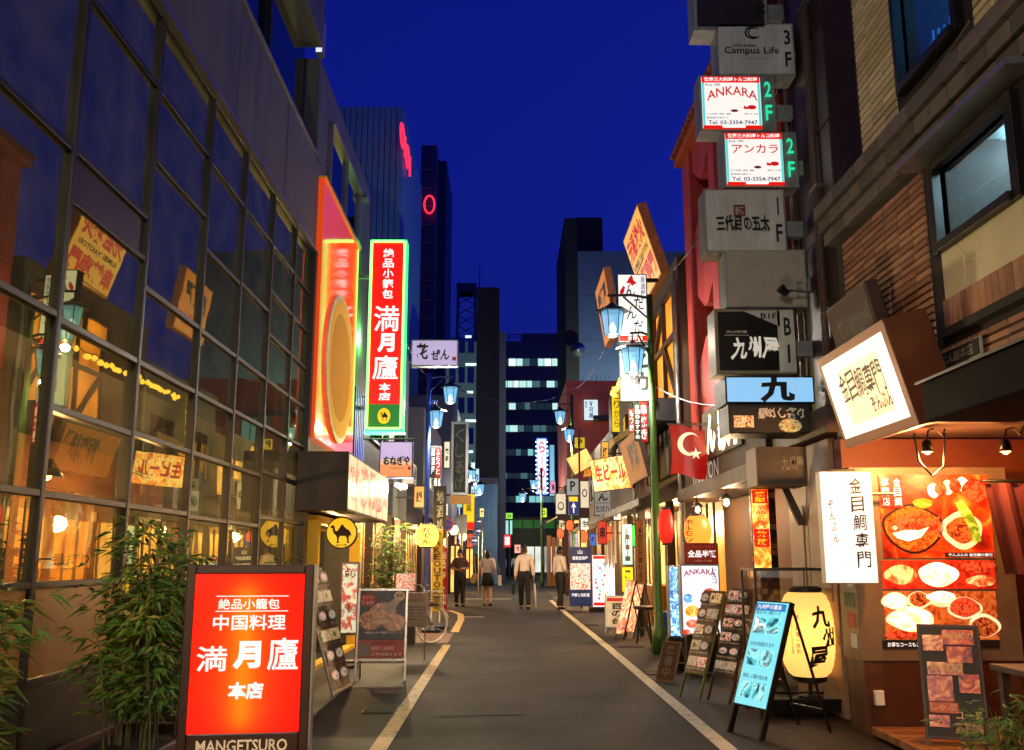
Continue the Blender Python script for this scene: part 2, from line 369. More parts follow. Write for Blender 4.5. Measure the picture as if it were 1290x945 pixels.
# ================================================================ ground
def sheet(name, pts, z, mat, label=None, kind='structure', cat=None, parent=None):
    o = MB().face([(x, y, z) for x, y in pts]).build(name, mat, parent); return tag(o, label, cat, kind=kind)
def rect2(x0, y0, x1, y1): return [(x0, y0), (x1, y0), (x1, y1), (x0, y1)]
sheet('road', rect2(-150, -20, 150, 400), 0, M_ASPH, 'dark grey asphalt lane running up the middle of the alley')
sheet('pavement_left', rect2(-2.7, -4, -1.02, 17.0), .004, M_WALK, 'dark asphalt footway strip in front of the glass building')
sheet('pavement_right', rect2(1.8, -4, 5.2, 60), .004, M_WALK, 'dark worn footway strip along the right shopfronts')
sheet('brick_patch', rect2(-2.7, 17.0, -1.02, 19.2), .005, M_PATCH, 'reddish paved crossing between the white line ends on the left')
def ribbon(name, pts, w, z, mat, label):
    mb = MB(); L = []
    for i, p in enumerate(pts):
        p = Vector(p); d = (Vector(pts[min(i + 1, len(pts) - 1)]) - Vector(pts[max(i - 1, 0)])).normalized(); n = Vector((-d.y, d.x))
        L.append((p + n * w / 2, p - n * w / 2))
    for (a, b), (c, d) in zip(L, L[1:]): mb.face([(a.x, a.y, z), (b.x, b.y, z), (d.x, d.y, z), (c.x, c.y, z)])
    return tag(mb.build(name, mat), label, kind='structure')
ribbon('painted_line_left', [(-.98, -2), (-.98, 8), (-1.0, 16.6)], .135, .009, M_LINEY, 'pale line along the left footway in the foreground')
ribbon('painted_line_left_bend', [(-1.02, 19.4), (-1.08, 23.5), (-1.2, 25.6), (-1.55, 27.3), (-2.2, 28.2), (-2.7, 28.4)], .16, .009, M_LINEY, 'pale line that bends left at the side passage')
ribbon('painted_line_right', [(1.72, -2), (1.72, 8), (1.70, 16), (1.62, 28), (1.6, 34)], .135, .009, M_LINE, 'pale line along the right footway')
ribbon('painted_stop_line', [(-1.9, 35.2), (.2, 35.2)], .35, .009, M_LINE, 'short pale cross line at the far junction')
ribbon('painted_dash_line', [(-1.1, 24.4), (-.55, 24.4)], .22, .009, M_LINE, 'tiny pale dash beside the bend')
M_IRON = surf('cast_iron', '#2c2a27', .45, metal=.6, var=.3, scale=20, bump=.4)
for k, (gx, gy, lab) in enumerate([(1.93, 12.6, 'iron drain grating by the right line before the menu boards'), (1.9, 21.5, 'farther iron drain grating by the right line'), (-1.22, 9.6, 'iron drain grating beside the left line')]):
    r = thing('drain_grating', lab, 'drain', (gx, gy, .005), group='drain gratings'); MB().box(-.16, -.25, 0, .16, .25, .004).build('pit', M_INK, r)
    for j in range(9): MB().box(-.15, -.235 + j * .055, .004, .15, -.21 + j * .055, .012).build('bar', M_IRON, r)
sheet('road_patch', [(-.7, 9.2), (.15, 9.3), (.2, 11.9), (-.66, 11.8)], .005, asphalt('patch_asphalt', '#1d1b18', '#29251f', '#4c463c', .7), 'darker rectangular repair patch in the lane')
sheet('road_patch_far', [(.5, 17.5), (1.3, 17.4), (1.35, 22.5), (.52, 22.7)], .005, MATS['patch_asphalt'], 'long dark repair strip farther up the lane')
# ================================================================ left: glass fronted building
GLX = -2.7
ys = [1.8, 3.0, 4.23, 5.45, 6.69, 7.98, 9.12, 10.28, 11.42, 12.41]
tr = [[.76, 1.3, 1.82, 2.88, 3.94, 5.02], [.76, 1.3, 1.82, 2.88, 3.94, 5.02], [.76, 1.3, 1.82, 2.88, 3.94, 5.02],
      [.76, 1.3, 1.82, 2.33, 2.86, 3.63, 3.95, 5.02], [.76, 1.82, 2.34, 2.86, 3.43, 4.45, 5.02], [.76, 1.8, 2.34, 2.86, 3.42, 4.17, 5.0],
      [.76, 1.8, 2.34, 2.88, 3.42, 4.19, 5.0], [.76, 1.9, 2.4, 2.9, 3.42, 3.95, 4.45, 5.0], [.76, 1.9, 2.4, 2.9, 3.42, 3.95, 4.45, 5.0]]
gb = thing('glass_building', 'tall left building with a dark framed grid of reflecting glass panes', 'building', (GLX, 1.8, 0))
LOC = lambda y: y - 1.8
M_SPAN = surf('spandrel_panel', '#30322b', .35, var=.12, scale=2, bump=.03)
M_FROST = surf('warm_frosted_panel', '#b48a4e', .35, var=.14, scale=4, bump=.1)
for i in range(len(ys) - 1):
    a, b = LOC(ys[i]), LOC(ys[i + 1])
    MB().box(-.06, a - .024, 0, .035, a + .024, 5.6).build('mullion', M_FRAME, gb, bevel=.006)
    rows = tr[i] + [5.6]
    for k, z in enumerate(rows):
        MB().box(-.05, a + .025, z - .021, .028, b - .025, z + .021).build('transom', M_FRAME, gb, bevel=.005)
        if k + 1 < len(rows):
            z1 = rows[k + 1]; g = .022
            t = random.uniform(-.006, .006)
            span = (i == 3 and abs(z - 3.63) < .01)
            pm = M_SPAN if span else (M_FROST if (k == 0 and i <= 3) else M_GLASS)
            p = MB().face([(0, a + .025, z + g), (0, b - .025, z + g), (t, b - .025, z1 - g), (t, a + .025, z1 - g)]).build('pane', pm, gb)
    MB().box(-.3, a + .025, 0, .03, b - .025, .738).build('plinth_panel', M_DARK, gb, bevel=.004)
MB().box(-.06, LOC(12.41) - .04, 0, .08, LOC(12.5), 5.6).build('mullion', M_FRAME, gb)
joints = [1.8, 4.3, 6.4, 8.55, 10.6, 12.5]
for a, b in zip(joints, joints[1:]):
    MB().box(-.4, LOC(a) + .006, 5.64, .05, LOC(b) - .006, 6.95).build('cladding_panel', M_CLAD, gb, bevel=.006)
MB().box(-.4, 0, 5.60, .09, LOC(12.5), 5.638).build('flashing', M_STEEL, gb)
MB().box(-.4, 0, 6.952, .08, LOC(12.5), 6.985).build('flashing', M_STEEL, gb)
MB().box(-.8, 0, 6.99, -.12, LOC(12.5), 7.0).build('sill', M_FRAME, gb)
for a in (1.8, 3.9, 6.0, 8.1, 10.2):
    w = MB().box(-.2, LOC(a) + .05, 7.02, -.18, LOC(a) + 2.05, 8.7).build('window', M_DGLASS, gb)
    MB().box(-.24, LOC(a) - .05, 7.0, -.1, LOC(a) + .049, 8.75).build('frame', M_FRAME, w)
    MB().box(-.24, LOC(a) + .05, 8.70, -.1, LOC(a) + 2.05, 8.75).build('frame', M_STEEL, w)
MB().box(-.5, 0, 8.76, .03, LOC(12.5), 13.5).build('upper_wall', M_CLAD, gb, bevel=.01)
MB().box(-6.2, LOC(12.46), 0, -.41, LOC(12.5), 13.5).build('end_wall', M_CLAD, gb)
MB().box(-6.2, 0, 8.76, -.51, LOC(12.45), 13.5).build('core', M_CLAD, gb)
MB().box(-6.2, -.2, 0, .05, -.01, 13.5).build('end_wall', M_CLAD, gb)
# rooms behind the panes
M_ROOM = surf('room_wall', '#a86c38', .8, var=.4, scale=1.2, bump=.1)
M_ROOMD = surf('upper_room_wall', '#23261f', .8, var=.3, scale=1.2, bump=.1)
MB().box(-2.3, 0, 0, -2.2, LOC(12.4), 2.7).build('room_wall', M_ROOM, gb)
MB().box(-4.2, 0, 2.95, -4.1, LOC(12.4), 8.7).build('room_wall', M_ROOMD, gb)
MB().box(-4.1, 0, 2.72, -.1, LOC(12.4), 2.94).build('floor_slab', M_ROOMD, gb)
MB().box(-4.1, 0, 5.5, -.41, LOC(12.4), 5.72).build('floor_slab', M_ROOMD, gb)
MB().box(-4.1, 0, .05, -.31, LOC(12.4), .12).build('room_floor', M_WOOD, gb)
for y in (4.9, 6.3, 9.2, 11.6): MB().box(-.75, LOC(y) - .06, .12, -.62, LOC(y) + .06, 2.71).build('room_post', M_WOOD, gb)
for k, (y, x, z, e) in enumerate([(4.4, -1.2, 2.1, 130), (6.2, -1.4, 2.1, 130), (8.2, -1.3, 2.15, 110), (10.4, -1.3, 2.15, 80)]):
    r = thing('pendant_lamp', ['warm pendant lamp inside the nearest left window', 'warm pendant lamp behind the beer poster window', 'warm pendant lamp inside the middle of the glass building', 'warm pendant lamp deep inside near the glass building entrance'][k], 'lamp', (GLX + x, y, z))
    MB().lathe([(.03, .16), (.05, .15), (.14, 0), (.135, 0), (.045, .14)], n=16).build('shade', M_BLACK, r, smooth=True)
    MB().lathe([(.01, -.03), (.04, -.01), (.05, .03), (.03, .08), (.012, .11)], n=12).build('bulb', emit('bulb_warm', '#ffb45a', 9), r, smooth=True)
    MB().cyl((0, 0, .15), (0, 0, 2.72 - z), .006, n=5).build('cord', M_BLACK, r)
    lamp('glow', (0, 0, -.06), e, (1, .52, .18), r)
# posters and papers inside the panes; backlight put in as emission
E_POST = photo('beer_poster_print', ['#8a3008', '#d0601a', '#f0a040', '#f6d8a0'], .75, 2.2)
s = wsign('wall_poster', 'orange beer poster with bold black writing inside the nearest left windows', -1, -2.95, (44, 612), (112, 716), .01, E_POST, M_WOOD, 'poster', back=False, border=.004, bevel=0)
s.t('一番搾り', (.12, .05, .98, .2), M_INK, bold=.03); s.disc((.3, .45, .8, .9), photo('beer_emblem', ['#c04a10', '#e88830', '#ffd890'], .5, 5))
for k, (tl, br, tx, lab) in enumerate([((158, 598), (168, 640), 'お品書', 'narrow red paper strip pinned highest in the left window'), ((170, 602), (180, 642), '焼売', 'second red paper strip in the left window'),
        ((182, 606), (191, 642), '春巻', 'third red paper strip in the left window'), ((193, 608), (202, 640), '餃子', 'last red paper strip nearest the white notice')]):
    s = wsign('menu_strip', lab, -1, -2.82, tl, br, .006, emit('red_paper', '#c8481c', .5, sample=False), M_WOOD, 'paper strip', back=False, border=.001, bevel=0, group='red paper strips in the left window')
    s.t(tx, (.15, .05, .85, .95), surf('cream_ink', '#e8d8a8', .7, bump=0), vertical=True, bold=.02)
s = wsign('window_notice', 'cream notice with a dark round emblem in the left window', -1, -2.8, (219, 612), (249, 645), .006, emit('cream_paper', '#c8b890', .45, sample=False), M_WOOD, 'poster', back=False, border=.001, bevel=0)
s.disc((.5, .2, .95, .75), M_INK); s.t('中国', (.1, .1, .4, .9), M_INK, vertical=True)
# ================================================================ left: second building with neon panel
lb = thing('grey_annex_building', 'grey building past the glass front, carrying the red panel and neon sign', 'building', (-2.7, 12.51, 0))
top = GX(433, 150, -2.7).z
MB().box(-6, 0, 2.85, .0, 5.2, 8.6).build('wall', M_CLAD, lb, bevel=.01)
MB().box(-6, .0, 0, -.9, 5.2, 2.84).build('back_wall', M_DARK, lb)
MB().box(-.9, 4.4, 0, -.01, 5.2, 2.84).build('side_wall', M_CONC, lb)
MB().box(-.08, -.01, 0, .06, .09, 2.84).build('post', M_DARK, lb)
a = GX(418, 168, -2.66); b = GX(453, 236, -2.66)
wy0, wy1 = a.y - 12.51, b.y - 12.51
w = MB().box(.0, wy0, 6.95, .02, wy1, 7.95).build('window', M_DGLASS, lb)
for q in (wy0 - .04, wy1, (wy0 + wy1) / 2): MB().box(.0, q, 6.95, .07, q + .04, 7.95).build('frame', M_STEEL, w)
MB().box(.0, wy0 - .05, 7.95, .1, wy1 + .06, 8.0).build('frame', M_STEEL, w); MB().box(.0, wy0 - .05, 6.9, .1, wy1 + .06, 6.949).build('frame', M_STEEL, w)
cam_o = thing('wall_camera', 'small grey camera high on the annex wall below the roof edge', 'camera', (-2.6, 16.4, 8.0))
MB().box(-.06, -.18, -.06, .06, .12, .06).build('body', M_STEEL, cam_o, bevel=.01); MB().cyl((-.1, .1, .0), (0, .0, 0), .02).build('bracket', M_STEEL, cam_o)
# glossy red panel with gold disc
M_REDP = surf('red_lacquer_glow', '#d02810', .12, metal=.0, var=.08, scale=1.5, bump=0, coat=.55, spec=.2)
_p = M_REDP.node_tree.nodes['Principled BSDF']; _p.inputs['Emission Color'].default_value = (.9, .09, .01, 1); _p.inputs['Emission Strength'].default_value = .42  # added glow lifts the red over the blue sky reflection
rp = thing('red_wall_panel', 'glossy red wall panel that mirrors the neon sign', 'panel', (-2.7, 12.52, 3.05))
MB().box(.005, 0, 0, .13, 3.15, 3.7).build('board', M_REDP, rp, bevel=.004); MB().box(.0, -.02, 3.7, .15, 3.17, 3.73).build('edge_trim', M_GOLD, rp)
gd = thing('gold_moon_disc', 'large gold full moon disc fixed on the red panel', 'emblem', (-2.56, 14.1, 4.3))
q = MB(); n = 48
q.skinrings([q.ring((0, 0, 0), (1, 0, 0), 1.14, n, up=(0, 0, 1)), q.ring((.03, 0, 0), (1, 0, 0), 1.14, n, up=(0, 0, 1)), q.ring((.04, 0, 0), (1, 0, 0), 1.08, n, up=(0, 0, 1))], n)
q.build('rim', surf('pale_gold', '#fff2b0', .5, metal=.2, bump=.02), gd, smooth=False)
q = MB(); q.skinrings([q.ring((.041, 0, 0), (1, 0, 0), 1.06, n, up=(0, 0, 1)), q.ring((.048, 0, 0), (1, 0, 0), 1.0, n, up=(0, 0, 1))], n); q.build('face', M_GOLD, gd)
q = MB(); q.skinrings([q.ring((.0485, -.1, 0), (1, 0, 0), .82, n, up=(0, 0, 1)), q.ring((.055, -.1, 0), (1, 0, 0), .8, n, up=(0, 0, 1))], n); q.build('inner_ring', surf('deep_gold', '#e0a638', .6, metal=.0, var=.05, bump=.01, spec=.15), gd)
# neon sign
CAMEL = [(.02, .80), (.07, .86), (.14, .88), (.20, .84), (.22, .76), (.24, .62), (.30, .58), (.36, .64), (.44, .78), (.50, .90), (.56, .92), (.63, .82), (.72, .72), (.82, .66), (.90, .58), (.94, .46), (.97, .34), (.93, .36), (.90, .42),
         (.86, .34), (.84, .22), (.86, .08), (.90, .02), (.78, .02), (.78, .10), (.76, .26), (.70, .36), (.56, .36), (.46, .36), (.42, .28), (.40, .14), (.41, .07), (.46, .02), (.30, .02), (.33, .08), (.33, .22), (.30, .36), (.24, .42), (.17, .50), (.13, .62), (.12, .74), (.05, .74)]
def camel_into(s, r, mat): s.poly([(r[0] + x * (r[2] - r[0]), r[1] + z * (r[3] - r[1])) for x, z in CAMEL], mat, 'camel_emblem')
M_NEONG = emit('neon_green', (.16, 1, .12), 3.2)
M_SIGNG = emit('green_sign_side', (.02, .6, .10), 2.5)
s = psign('neon_sign', 'tall vertical red restaurant sign outlined in green neon with a camel emblem', (463, 302, 510, 543), 16.4, .3, emit('neon_red_face', '#e8140c', 1.0), M_SIGNG, border=.05)
w, h = s.w, s.h
for (x, nm) in ((-w / 2 + .03, 'l'), (w / 2 - .03, 'r')): MB().tube([(x, -.03, .04), (x, -.03, h - .04)], .022, 8).build('neon_tube', M_NEONG, s.root)
for z in (.04, h - .04): MB().tube([(-w / 2 + .05, -.03, z), (w / 2 - .05, -.03, z)], .022, 8).build('neon_tube', M_NEONG, s.root)
s.box((.09, .02, .91, .135), emit('green_panel', '#0c8a30', .6, sample=False))
s.t('絶品小籠包', (.36, .68, .66, .955), E_WTXT, vertical=True, bold=.025)
s.t('満', (.16, .51, .84, .645), E_WTXT, bold=.012); s.t('月', (.27, .40, .73, .50), E_WTXT, bold=.05); s.t('廬', (.16, .26, .84, .385), E_WTXT, bold=.014)
s.t('本店', (.34, .15, .66, .245), E_WTXT, vertical=True, bold=.03)
s.disc((.33, .035, .67, .115), E_YEL); camel_into(s, (.40, .05, .61, .10), M_INK)
for z in (.4, h - .7): MB().box(-w / 2 - .28, .1, z, -w / 2, .18, z + .06).build('bracket', M_STEEL, s.root)
lamp('neon_glow', (-w / 2 - .12, .42, h * .5), 60, (.25, 1, .3), s.root)
MB().box(-w / 2 - .02, .0, -.03, w / 2 + .02, .3, -.003).build('base_lamp', emit('green_under', (.05, .9, .2), 4.0), s.root)
# blue corrugated sheet beyond
bs = thing('corrugated_sheet', 'bright blue corrugated sheet between neon sign and lit canopy', 'panel', (-2.69, 16.0, 2.9))
for k in range(12): MB().box(.0, .1 * k, 0, .05 + .03 * (k % 2), .1 * k + .095, 1.5).build('rib', surf('blue_sheet', '#1238b8', .45, bump=.05), bs)
# canopy light box over the entrance
s = Sign('entrance_canopy', 'dark canopy box with a lit cream panel of red writing over the entrance', 'sign', 4.1, .76, .66, (-2.02, 14.1, 2.05), (0, 0, math.pi / 2), emit('canopy_cream', '#ffd8a8', .66), surf('brown_black', '#17130f', .55, bump=.1), back=False, border=.03)
for tx, r in (('絶品小籠包', (.03, .5, .22, .8)), ('中国料理', (.04, .16, .21, .42))): s.t(tx, r, E_RTXT, bold=.03)
for tx, x in (('満', .26), ('月', .44), ('廬', .62)): s.t(tx, (x - .01, .14, x + .16, .88), E_RTXT, bold=.07)
s.t('本店', (.84, .3, .95, .55), E_RTXT, bold=.03)
for k in range(1, 6): MB().box(-2.05 + k * .683 - .004, -.008, .03, -2.05 + k * .683 + .004, -.003, .73).build('joint', surf('tan_joint', '#b89060', bump=0), s.face)
# entrance frame and door
en = thing('entrance_door', 'gold framed entrance with a dark glazed door under the canopy', 'door', (-2.6, 12.62, 0))
MB().box(-.06, 0, 0, .12, .12, 2.02).build('jamb', M_GOLD, en, bevel=.01); MB().box(-.06, 3.6, 0, .12, 3.72, 2.02).build('jamb', M_GOLD, en, bevel=.01)
MB().box(-.06, .121, 1.92, .12, 3.599, 2.02).build('lintel', M_GOLD, en, bevel=.01)
MB().box(-.05, .121, .0, .1, 3.599, .06).build('threshold', M_GOLD, en)
for k in range(4):
    dl = MB().box(-.5, .15 + k * .86, .08, -.47, .95 + k * .86, 1.9).build('door_leaf', M_DGLASS, en)
    MB().box(-.46, .15 + k * .86, .08, -.44, .2 + k * .86, 1.9).build('stile', M_WOOD, dl)
lamp('entrance_glow', (.0, 1.6, 1.8), 70, (1, .62, .25), en)
el = thing('ceiling_lamp', 'small pinkish ceiling lamp just inside the entrance', 'lamp', (-2.45, 15.3, 1.86))
MB().lathe([(.02, 0), (.09, .01), (.11, .04), (.02, .05)], n=14).build('globe', emit('pinkwhite', '#ffd0c8', 3), el, smooth=True)
# round camel sign
rc = thing('camel_sign', 'round lit yellow sign with a brown camel silhouette at the entrance', 'sign', (-2.245, 13.0, 1.585))
q = MB(); q.skinrings([q.ring((0, .0, .215), (0, 1, 0), .215, 36, up=(0, 0, 1)), q.ring((0, .1, .215), (0, 1, 0), .215, 36, up=(0, 0, 1))], 36); q.build('housing', M_BLACK, rc)
MB().disc(0, .215, .2, .2, -.004, 36).build('face', emit('camel_yellow', '#f4b818', 1.0), rc)
fc = rc.children[-1]
MB().face([(-.16 + x * .31, -.008, .07 + z * .28) for x, z in CAMEL]).build('camel_emblem', surf('camel_brown', '#3a1408', .6, bump=0), rc)
mb = MB(); text_into(mb, '満月廬', -.08, .035, .08, .06, -.008); mb.build('lettering', M_INK, rc)
MB().cyl((-.36, .05, .25), (-.2, .05, .25), .015).build('bracket', M_GOLD, rc)
# small lit blue-white sign at the roof edge of the glass building
s = psign('blade_sign', 'small cyan lit blade sign high at the glass building corner', (398, 24, 407, 66), 13.2, .2, E_COOL, M_GREYBOX, border=.01)
s.t('診療所', (.2, .05, .8, .95), E_NTXT, vertical=True)
# ================================================================ left foreground: red standing sign
st = thing('standing_sign', 'glowing red standing light box sign nearest the camera on the left', 'sign', (-1.275, 4.8, 0), (0, 0, R(8)))
M_WINE = surf('dark_wine_housing', '#2a0d0d', .4, var=.2, scale=4, bump=.06)
hw = .31
for nm, bx in (('housing', (-hw, 0, .12, -hw + .045, .2, 1.42)), ('housing', (hw - .045, 0, .12, hw, .2, 1.42)), ('housing', (-hw + .045, 0, 1.375, hw - .045, .2, 1.42)), ('housing', (-hw + .045, 0, .12, hw - .045, .2, .62)), ('housing', (-hw + .045, .19, .62, hw - .045, .2, 1.375))):
    MB().box(*bx).build(nm, M_WINE, st, bevel=.006)
MB().box(hw + .001, .0, .12, hw + .012, .2, 1.42).build('side_trim', M_STEEL, st)
MB().box(-hw + .046, .17, .621, hw - .046, .188, 1.374).build('reflector', surf('red_reflector', '#5a1410', .6, bump=0), st)
MB().cyl((-.015, .07, .65), (-.015, .07, 1.31), .026, n=12).build('light_tube', emit('tube_light', (1, .55, .12), 9.0), st)
fc = MB().box(-hw + .045, .004, .62, hw - .045, .009, 1.375).build('face', transl('red_acrylic', (.9, .3, .03), .0, em=.6, emc=(.9, .006, .006), rough=.15), st)
def st_text(tx, x0, y0, x1, y1, **kw):
    L = lambda x: -hw + .045 + (x - 242) / (374 - 242) * (2 * hw - .09); Z = lambda y: 1.375 - (y - 725) / (928 - 725) * .755
    mb = MB(); text_into(mb, tx, L(x0), Z(y1), L(x1), Z(y0), -.001, **kw); mb.build('lettering', emit('stand_letters', '#fff0e6', 1.05, sample=False), fc)
st_text('絶品小籠包', 271, 757, 345, 771, bold=.012); st_text('中国料理', 266, 778, 353, 798, bold=.015)
st_text('満', 249, 818, 285, 850, bold=.012); st_text('月', 292, 812, 325, 848, bold=.06); st_text('廬', 333, 808, 370, 850, bold=.012); st_text('本店', 288, 864, 330, 886, bold=.04)
for zz in (754.5, 774): MB().box(-.16, -.001, 1.375 - (zz - 725) / 203 * .755, .19, .003, 1.379 - (zz - 725) / 203 * .755).build('rule_line', MATS['stand_letters'], fc)
mb = MB(); text_into(mb, 'MANGETSURO', -.215, .535, .215, .592, -.006, bold=.02); mb.build('lettering', surf('cream_letters', '#e8dcc8', .5, bump=0), st)
for x in (-.24, .24):
    for y in (.02, .18): MB().cyl((x - .02, y, .05), (x + .02, y, .05), .05, n=14).build('castor', M_BLACK, st)
MB().box(-.29, .0, .09, .29, .2, .119).build('base', M_BLACK, st)
# ---------------------------------------------------------------- plants
M_LEAF = surf('bamboo_leaf', '#4e7228', .5, var=.5, scale=3, bump=0, spec=.3)
M_LEAF2 = surf('bamboo_leaf_dull', '#77742c', .55, var=.5, scale=3, bump=0, spec=.3)
M_STEM = surf('cane', '#5a5a2c', .6, var=.3, scale=6, bump=.1)
def leaf(mb, p, d, L, wd, rnd, m=0):
    d = d.normalized(); sd = d.cross(Vector((rnd.uniform(-.4, .4), rnd.uniform(-.4, .4), 1))).normalized() * wd
    mid = p + d * L * .45 + Vector((0, 0, -.02 * L)); tip = p + d * L + Vector((0, 0, -L * rnd.uniform(.1, .45)))
    up = Vector((0, 0, wd * .35))
    b = len(mb.v); mb.v += [tuple(p), tuple(mid + sd - up), tuple(tip), tuple(mid - sd - up), tuple(mid + up)]
    for f in ((0, 1, 4), (1, 2, 4), (2, 3, 4), (3, 0, 4)): mb.f.append(tuple(b + i for i in f)); mb.mi.append(m)
def bamboo(name, label, loc, spread, height, canes, leaves, seed, L=.13, pot=None, cat='plant', group='potted bamboo along the glass front'):
    rnd = random.Random(seed); r = thing(name, label, cat, loc, group=group); lm = MB(); sm = MB()
    z0 = pot[2] if pot else 0
    for c in range(canes):
        bx, by = rnd.uniform(-spread[0], spread[0]) * .75, rnd.uniform(-spread[1], spread[1]) * .75
        hh = z0 + (height - z0) * rnd.uniform(.55, 1.0); tx, ty = bx * 1.25 + rnd.uniform(-.14, .14), by * 1.25 + rnd.uniform(-.14, .14)
        pts = [Vector((bx + (tx - bx) * t ** 1.6, by + (ty - by) * t ** 1.6, z0 - .05 + (hh - z0) * t)) for t in (0, .25, .5, .75, 1)]
        sm.tube(pts, [.007, .006, .005, .004, .002], 5)
        for k in range(leaves):
            t = rnd.uniform(.12, 1.0) ** .8; i = min(3, int(t * 4)); p = pts[i].lerp(pts[i + 1], t * 4 - i)
            a = rnd.uniform(0, 6.28); tw = Vector((math.cos(a), math.sin(a), rnd.uniform(-.1, .6))); q = p + tw * rnd.uniform(.02, .16)
            for j in range(3):
                aa = a + rnd.uniform(-.9, .9); leaf(lm, q, Vector((math.cos(aa), math.sin(aa), rnd.uniform(-.35, .5))), L * rnd.uniform(.6, 1.25), L * rnd.uniform(.075, .12), rnd, 0 if rnd.random() < .75 else 1)
    lm.build('foliage', [M_LEAF, M_LEAF2], r); sm.build('stem', M_STEM, r)
    if pot:
        w, d, h = pot; q = MB()
        q.box(-w, -d, 0, w, -d + .03, h).box(-w, d - .03, 0, w, d, h).box(-w, -d + .03, 0, -w + .03, d - .03, h).box(w - .03, -d + .03, 0, w, d - .03, h)
        q.build('planter', surf('planter_fibre', '#4a3230', .6, var=.25, scale=5, bump=.3), r, bevel=.008)
        MB().box(-w + .031, -d + .031, .02, w - .031, d - .031, h - .06).build('soil', surf('soil', '#1c130c', .95, var=.4, scale=20, bump=.8), r)
    return r
bamboo('potted_bamboo', 'large bushy bamboo in a brown planter beside the red standing sign', (-2.2, 5.85, 0), (.24, .40), 1.74, 24, 36, 3, pot=(.30, .5, .42))
bamboo('potted_bamboo', 'bamboo at the far left cut by the picture edge', (-2.38, 4.15, 0), (.16, .34), 1.46, 16, 34, 5, pot=(.28, .5, .4))
bamboo('potted_bamboo', 'bamboo whose tops show above the red standing sign', (-2.4, 8.6, 0), (.2, .5), 1.42, 16, 18, 9, pot=(.26, .6, .4))
bamboo('potted_bamboo', 'bamboo behind the red sign nearest the entrance', (-2.42, 10.3, 0), (.2, .45), 1.5, 13, 16, 11, pot=(.24, .5, .4))
for k, (x, y, h, lab) in enumerate([(-2.03, 4.72, .40, 'taller red enamel bucket at the lower left corner'), (-2.12, 4.5, .36, 'shorter red enamel bucket nearest the picture edge')]):
    r = thing('bucket', lab, 'bucket', (x, y, 0), group='red buckets by the planter')
    MB().lathe([(.09, 0), (.12, h), (.127, h + .012), (.11, h + .01), (.085, .02)], n=20).build('shell', surf('red_enamel', '#a01810', .25, var=.15, bump=.03, coat=.5), r, smooth=True)
    MB().tube([(.12 * math.cos(t), .0, h + .1 * math.sin(t)) for t in [i * math.pi / 8 for i in range(9)]], .005, 5).build('handle', M_STEEL, r)
# ---------------------------------------------------------------- boards that stand on the street
def aboard(name, label, loc, rotz, w, h, leg, lean, face, frame, cat='sandwich board', group=None, fr=.03, d=.025, spread=None):
    """leaning board on a frame: panel between z=leg and leg+h along the slope, rear prop behind"""
    root = thing(name, label, cat, loc, (-lean, 0, rotz), group)
    s = Sign.__new__(Sign); s.w, s.h, s.d, s.layer, s.rect, s.root = w, h, d, 0, None, root
    holder = bpy.data.objects.new('panel', None)
    MB().box(-w / 2, 0, leg, w / 2, d, leg + h).build('backing', frame, root, bevel=.004)
    f = MB().box(-w / 2 + fr, -.004, leg + fr, w / 2 - fr, .003, leg + h - fr).build('face', face, root); s.face = f
    bpy.data.objects.remove(holder)
    s.loc2o = s.loc2
    def loc2(r, s=s):
        return (-w / 2 + r[0] * w, leg + r[1] * h, -w / 2 + r[2] * w, leg + r[3] * h)
    s.loc2 = loc2
    for sx in (-1, 1): MB().box(sx * (w / 2) - (.012 if sx > 0 else 0) - (.012 if sx > 0 else -.0), .0, 0, sx * w / 2 + (.0 if sx > 0 else .024), d, leg - .001).build('leg', frame, root)
    T = (leg + h) * .96; sp = spread or 2 * math.sin(lean) * T
    mi = Euler((-lean, 0, 0)).to_matrix().inverted()
    for sx in (-1, 1):
        tp = Vector((sx * w * .42, d + .015, T)); bt = mi @ Vector((sx * w * .45, sp, 0.012)); MB().cyl(tp, bt, .012, n=6).build('rear_leg', frame, root)
    b1 = mi @ Vector((-w * .45, sp * .9, .2)); b2 = mi @ Vector((w * .45, sp * .9, .2)); MB().cyl(b1, b2, .008, n=6).build('cross_bar', frame, root)
    return s
TABLES = [emit('print_table_a', '#3a2416', .12, sample=False), emit('print_table_b', '#6a3418', .14, sample=False), emit('print_table_c', '#1c1a18', .1, sample=False)]; PLATE = emit('print_plate', '#d8d2c4', .3, sample=False); GARN = emit('print_garnish', '#4c7a28', .25, sample=False)
